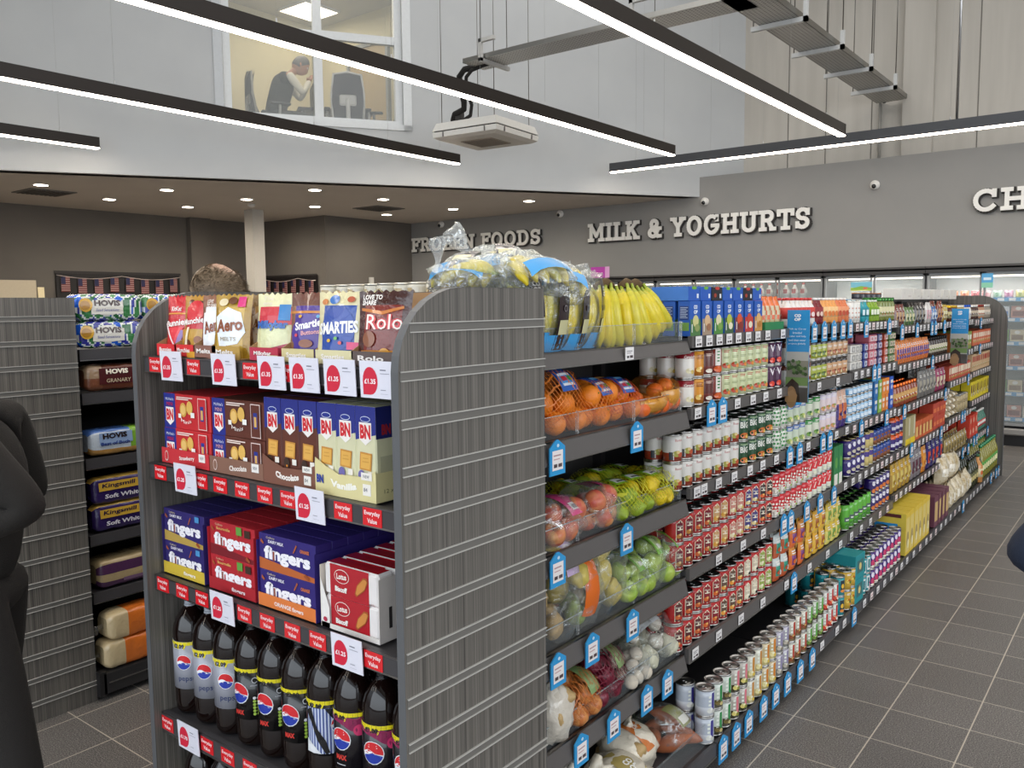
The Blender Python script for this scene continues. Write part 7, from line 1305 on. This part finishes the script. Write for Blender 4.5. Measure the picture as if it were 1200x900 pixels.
person('person in a navy jacket at the right edge, only the elbow in view',J,(.79,.61),'#1b2436','#20242e','#b98a70','#3a2a1e')
V=lambda s,b,z: fpt(s,b,z)
J={'pelvis':V(3.10,.62,4.24),'chest':V(3.21,.62,4.60),'neck':V(3.36,.6,4.83),'head':V(3.47,.6,4.92)}
for n,b in (('r',.43),('l',.8)): J.update({'sh_'+n:V(3.28,b,4.77),'el_'+n:V(3.47,b-.01,4.52),'wr_'+n:V(3.57,b+.1 if n=='r' else b-.1,4.72),'hip_'+n:V(3.14,b+.08 if n=='r' else b-.08,4.21),'kn_'+n:V(3.62,b+.05,4.2),'an_'+n:V(3.6,b+.05,3.77)})
person('seated person in a dark vest and cream shirt, head bowed, in the upstairs office',J,(FD.x,FD.y),'#23221f','#2a2a2a','#b5866a','#6a6660',vest=True,sleeve='#d8d2c0',pitch=-.55,curl=.9,hs=1.05,jr=1.12)
def office_chair(label,s,b,rz,fcol,bk=.0):
    x,y,_=fpt(s,b,0); t=thing('office_chair',label,'chair',(x,y,3.68),rz=rz)
    mb=MB().grid(8,10,lambda u,v:((u-.5)*(.44-.06*v),.24+.05*v+.05*math.sin(v*3)+.03*(1-(2*u-1)**2)*-1,.5+v*.58),'#3c3c40','cloth'); mb.grid(8,10,lambda u,v:((.5-u)*(.44-.06*v),.265+.05*v+.05*math.sin(v*3),.5+v*.58),'#3c3c40','cloth'); mb.obj('backrest',t)
    MB().tube([(-.2,.27,.5),(-.21,.33,.8),(-.18,.33,1.06),(0,.34,1.09),(.18,.33,1.06),(.21,.33,.8),(.2,.27,.5),(.12,.32,.46),(0,.34,.42),(-.12,.32,.46),(-.2,.27,.5)],.016,fcol,'card',8).tube([(0,.36,.75),(0,.36,.55),(0,.3,.4),(0,.05,.36)],.028,fcol,'card',8).box(-.11,.11,.33,.36,.66,.8,fcol,'card',bev=.02).obj('back_frame',t)
    MB().box(-.24,.24,-.24,.24,.42,.51,'#26262a','cloth',bev=.03).obj('seat',t)
    for sx in (-1,1): MB().tube([(sx*.26,.02,.42),(sx*.28,.0,.62),(sx*.27,.0,.66)],.018,fcol,'card',8).box(sx*.27-.04,sx*.27+.04,-.14,.12,.66,.69,'#222224','card',bev=.008).obj('armrest',t)
    mb=MB().tube([(0,0,.42),(0,0,.12)],.03,'#3a3a3c','metal',10)
    mb.obj('gas_column',t); mb=MB()
    for k in range(5): a=2*PI*k/5; mb.tube([(0,0,.1),(.3*math.cos(a),.3*math.sin(a),.065)],[.03,.018],fcol,'card',8).ball((.3*math.cos(a),.3*math.sin(a),.03),.03,'#1c1c1c','card',8,6)
    mb.obj('base',t)
ang=math.atan2(FD.y,FD.x)
office_chair('mesh office chair under the seated person in the upstairs office',3.12,.62,ang+PI/2+.15,'#8f8d84')
office_chair('grey-framed office chair seen from behind, in the middle of the office window',4.06,.5,ang+PI-.15,'#b5b3ae')
office_chair('dark office chair seen from the side at the right of the office window',4.5,.8,ang-PI/2-.3,'#6a6a6a')
t=thing('office_desk','dark edged desk between the seated person and the middle office chair','desk',fpt(3.85,1.05,3.68),rz=ang); MB().box(-.42,.6,-.35,.35,.7,.73,'#4a4a48','card').obj('desk_top',t)
for x in (-.36,.54): 
    for y in (-.3,.3): MB().box(x-.02,x+.02,y-.02,y+.02,0,.7,'#8a8a8a','paintmetal').obj('leg',t)
tag(MB().box(-.02,.02,-.2,.2,0,.34,'#2b2d30','card',bev=.004).box(-.06,.06,-.08,.08,-.0,.01,'#2b2d30').obj('monitor',loc=fpt(3.66,.95,4.413),rot=(0,0,ang)),'dark computer monitor seen edge-on on the office desk','monitor')
# ------------------------------------------------------------------ light
def area(n,loc,rot,sx,sy,e,c=(1,1,1)):
    l=bpy.data.lights.new(n,'AREA'); l.shape='RECTANGLE'; l.size=sx; l.size_y=sy; l.energy=e; l.color=c; o=bpy.data.objects.new(n,l); COL.objects.link(o); o.location=loc; o.rotation_euler=rot; return o
area('shopfront_daylight',(1.5,-5.2,2.6),(math.radians(83),0,0),14,4.5,500,(.84,.92,1))
area('side_daylight',(8.6,3,2.8),(math.radians(85),0,math.radians(90)),11,4,520,(.93,.96,1))
area('ceiling_fill',(-2,4,7.0),(0,0,0),12,14,540,(1,.97,.93))  # unseen lamp added under the ceiling as overall fill
area('office_light',(-9.4,7.6,6.0),(0,0,0),1.6,1.6,27,(1,.93,.8))
for x,y in DL[:]:
    l=bpy.data.lights.new('downlight_lamp','SPOT'); l.energy=95; l.spot_size=3.1; l.spot_blend=1; l.color=(1,.9,.76); l.shadow_soft_size=.08; o=bpy.data.objects.new('downlight_lamp',l); COL.objects.link(o); o.location=(x,y,3.29)
for x in (-3.0,-1.77,.5): area('chiller_lamp',(x,11.5,2.0),(0,0,0),1.1,.1,9,(1,.97,.92))
w=bpy.data.worlds.new('World'); scn.world=w; w.use_nodes=True; bg=w.node_tree.nodes['Background']
tc=w.node_tree.nodes.new('ShaderNodeTexCoord'); sp=w.node_tree.nodes.new('ShaderNodeSeparateXYZ'); rp=w.node_tree.nodes.new('ShaderNodeValToRGB')
w.node_tree.links.new(tc.outputs['Generated'],sp.inputs[0]); w.node_tree.links.new(sp.outputs[2],rp.inputs[0]); w.node_tree.links.new(rp.outputs[0],bg.inputs[0])
rp.color_ramp.elements[0].position=.0; rp.color_ramp.elements[0].color=(.3,.3,.31,1); rp.color_ramp.elements[1].position=.25; rp.color_ramp.elements[1].color=(.8,.9,1,1); bg.inputs[1].default_value=.85
# ------------------------------------------------------------------ camera
cam=bpy.data.cameras.new('camera'); cam.sensor_width=36; cam.lens=988.98/1200*36; cam.clip_end=60; cam.clip_start=.05
co=bpy.data.objects.new('camera',cam); COL.objects.link(co)
rt=Vector((0.79011906,0.61287009,-0.01010537)); fw=Vector((-0.61095476,0.78610544,-0.09366173)); up=rt.cross(fw)
M=Matrix((rt,up,-fw)).transposed().to_4x4(); M.translation=(0,0,1.727); co.matrix_world=M; scn.camera=co
scn.view_settings.view_transform='Standard'; scn.view_settings.look='None'; scn.view_settings.exposure=0; scn.view_settings.gamma=1
try:
    scn.cycles.max_bounces=8; scn.cycles.transparent_max_bounces=16; scn.cycles.caustics_reflective=False; scn.cycles.caustics_refractive=False; scn.cycles.sample_clamp_indirect=4; scn.cycles.use_denoising=True; scn.cycles.use_adaptive_sampling=False
except Exception as ex: print(ex)
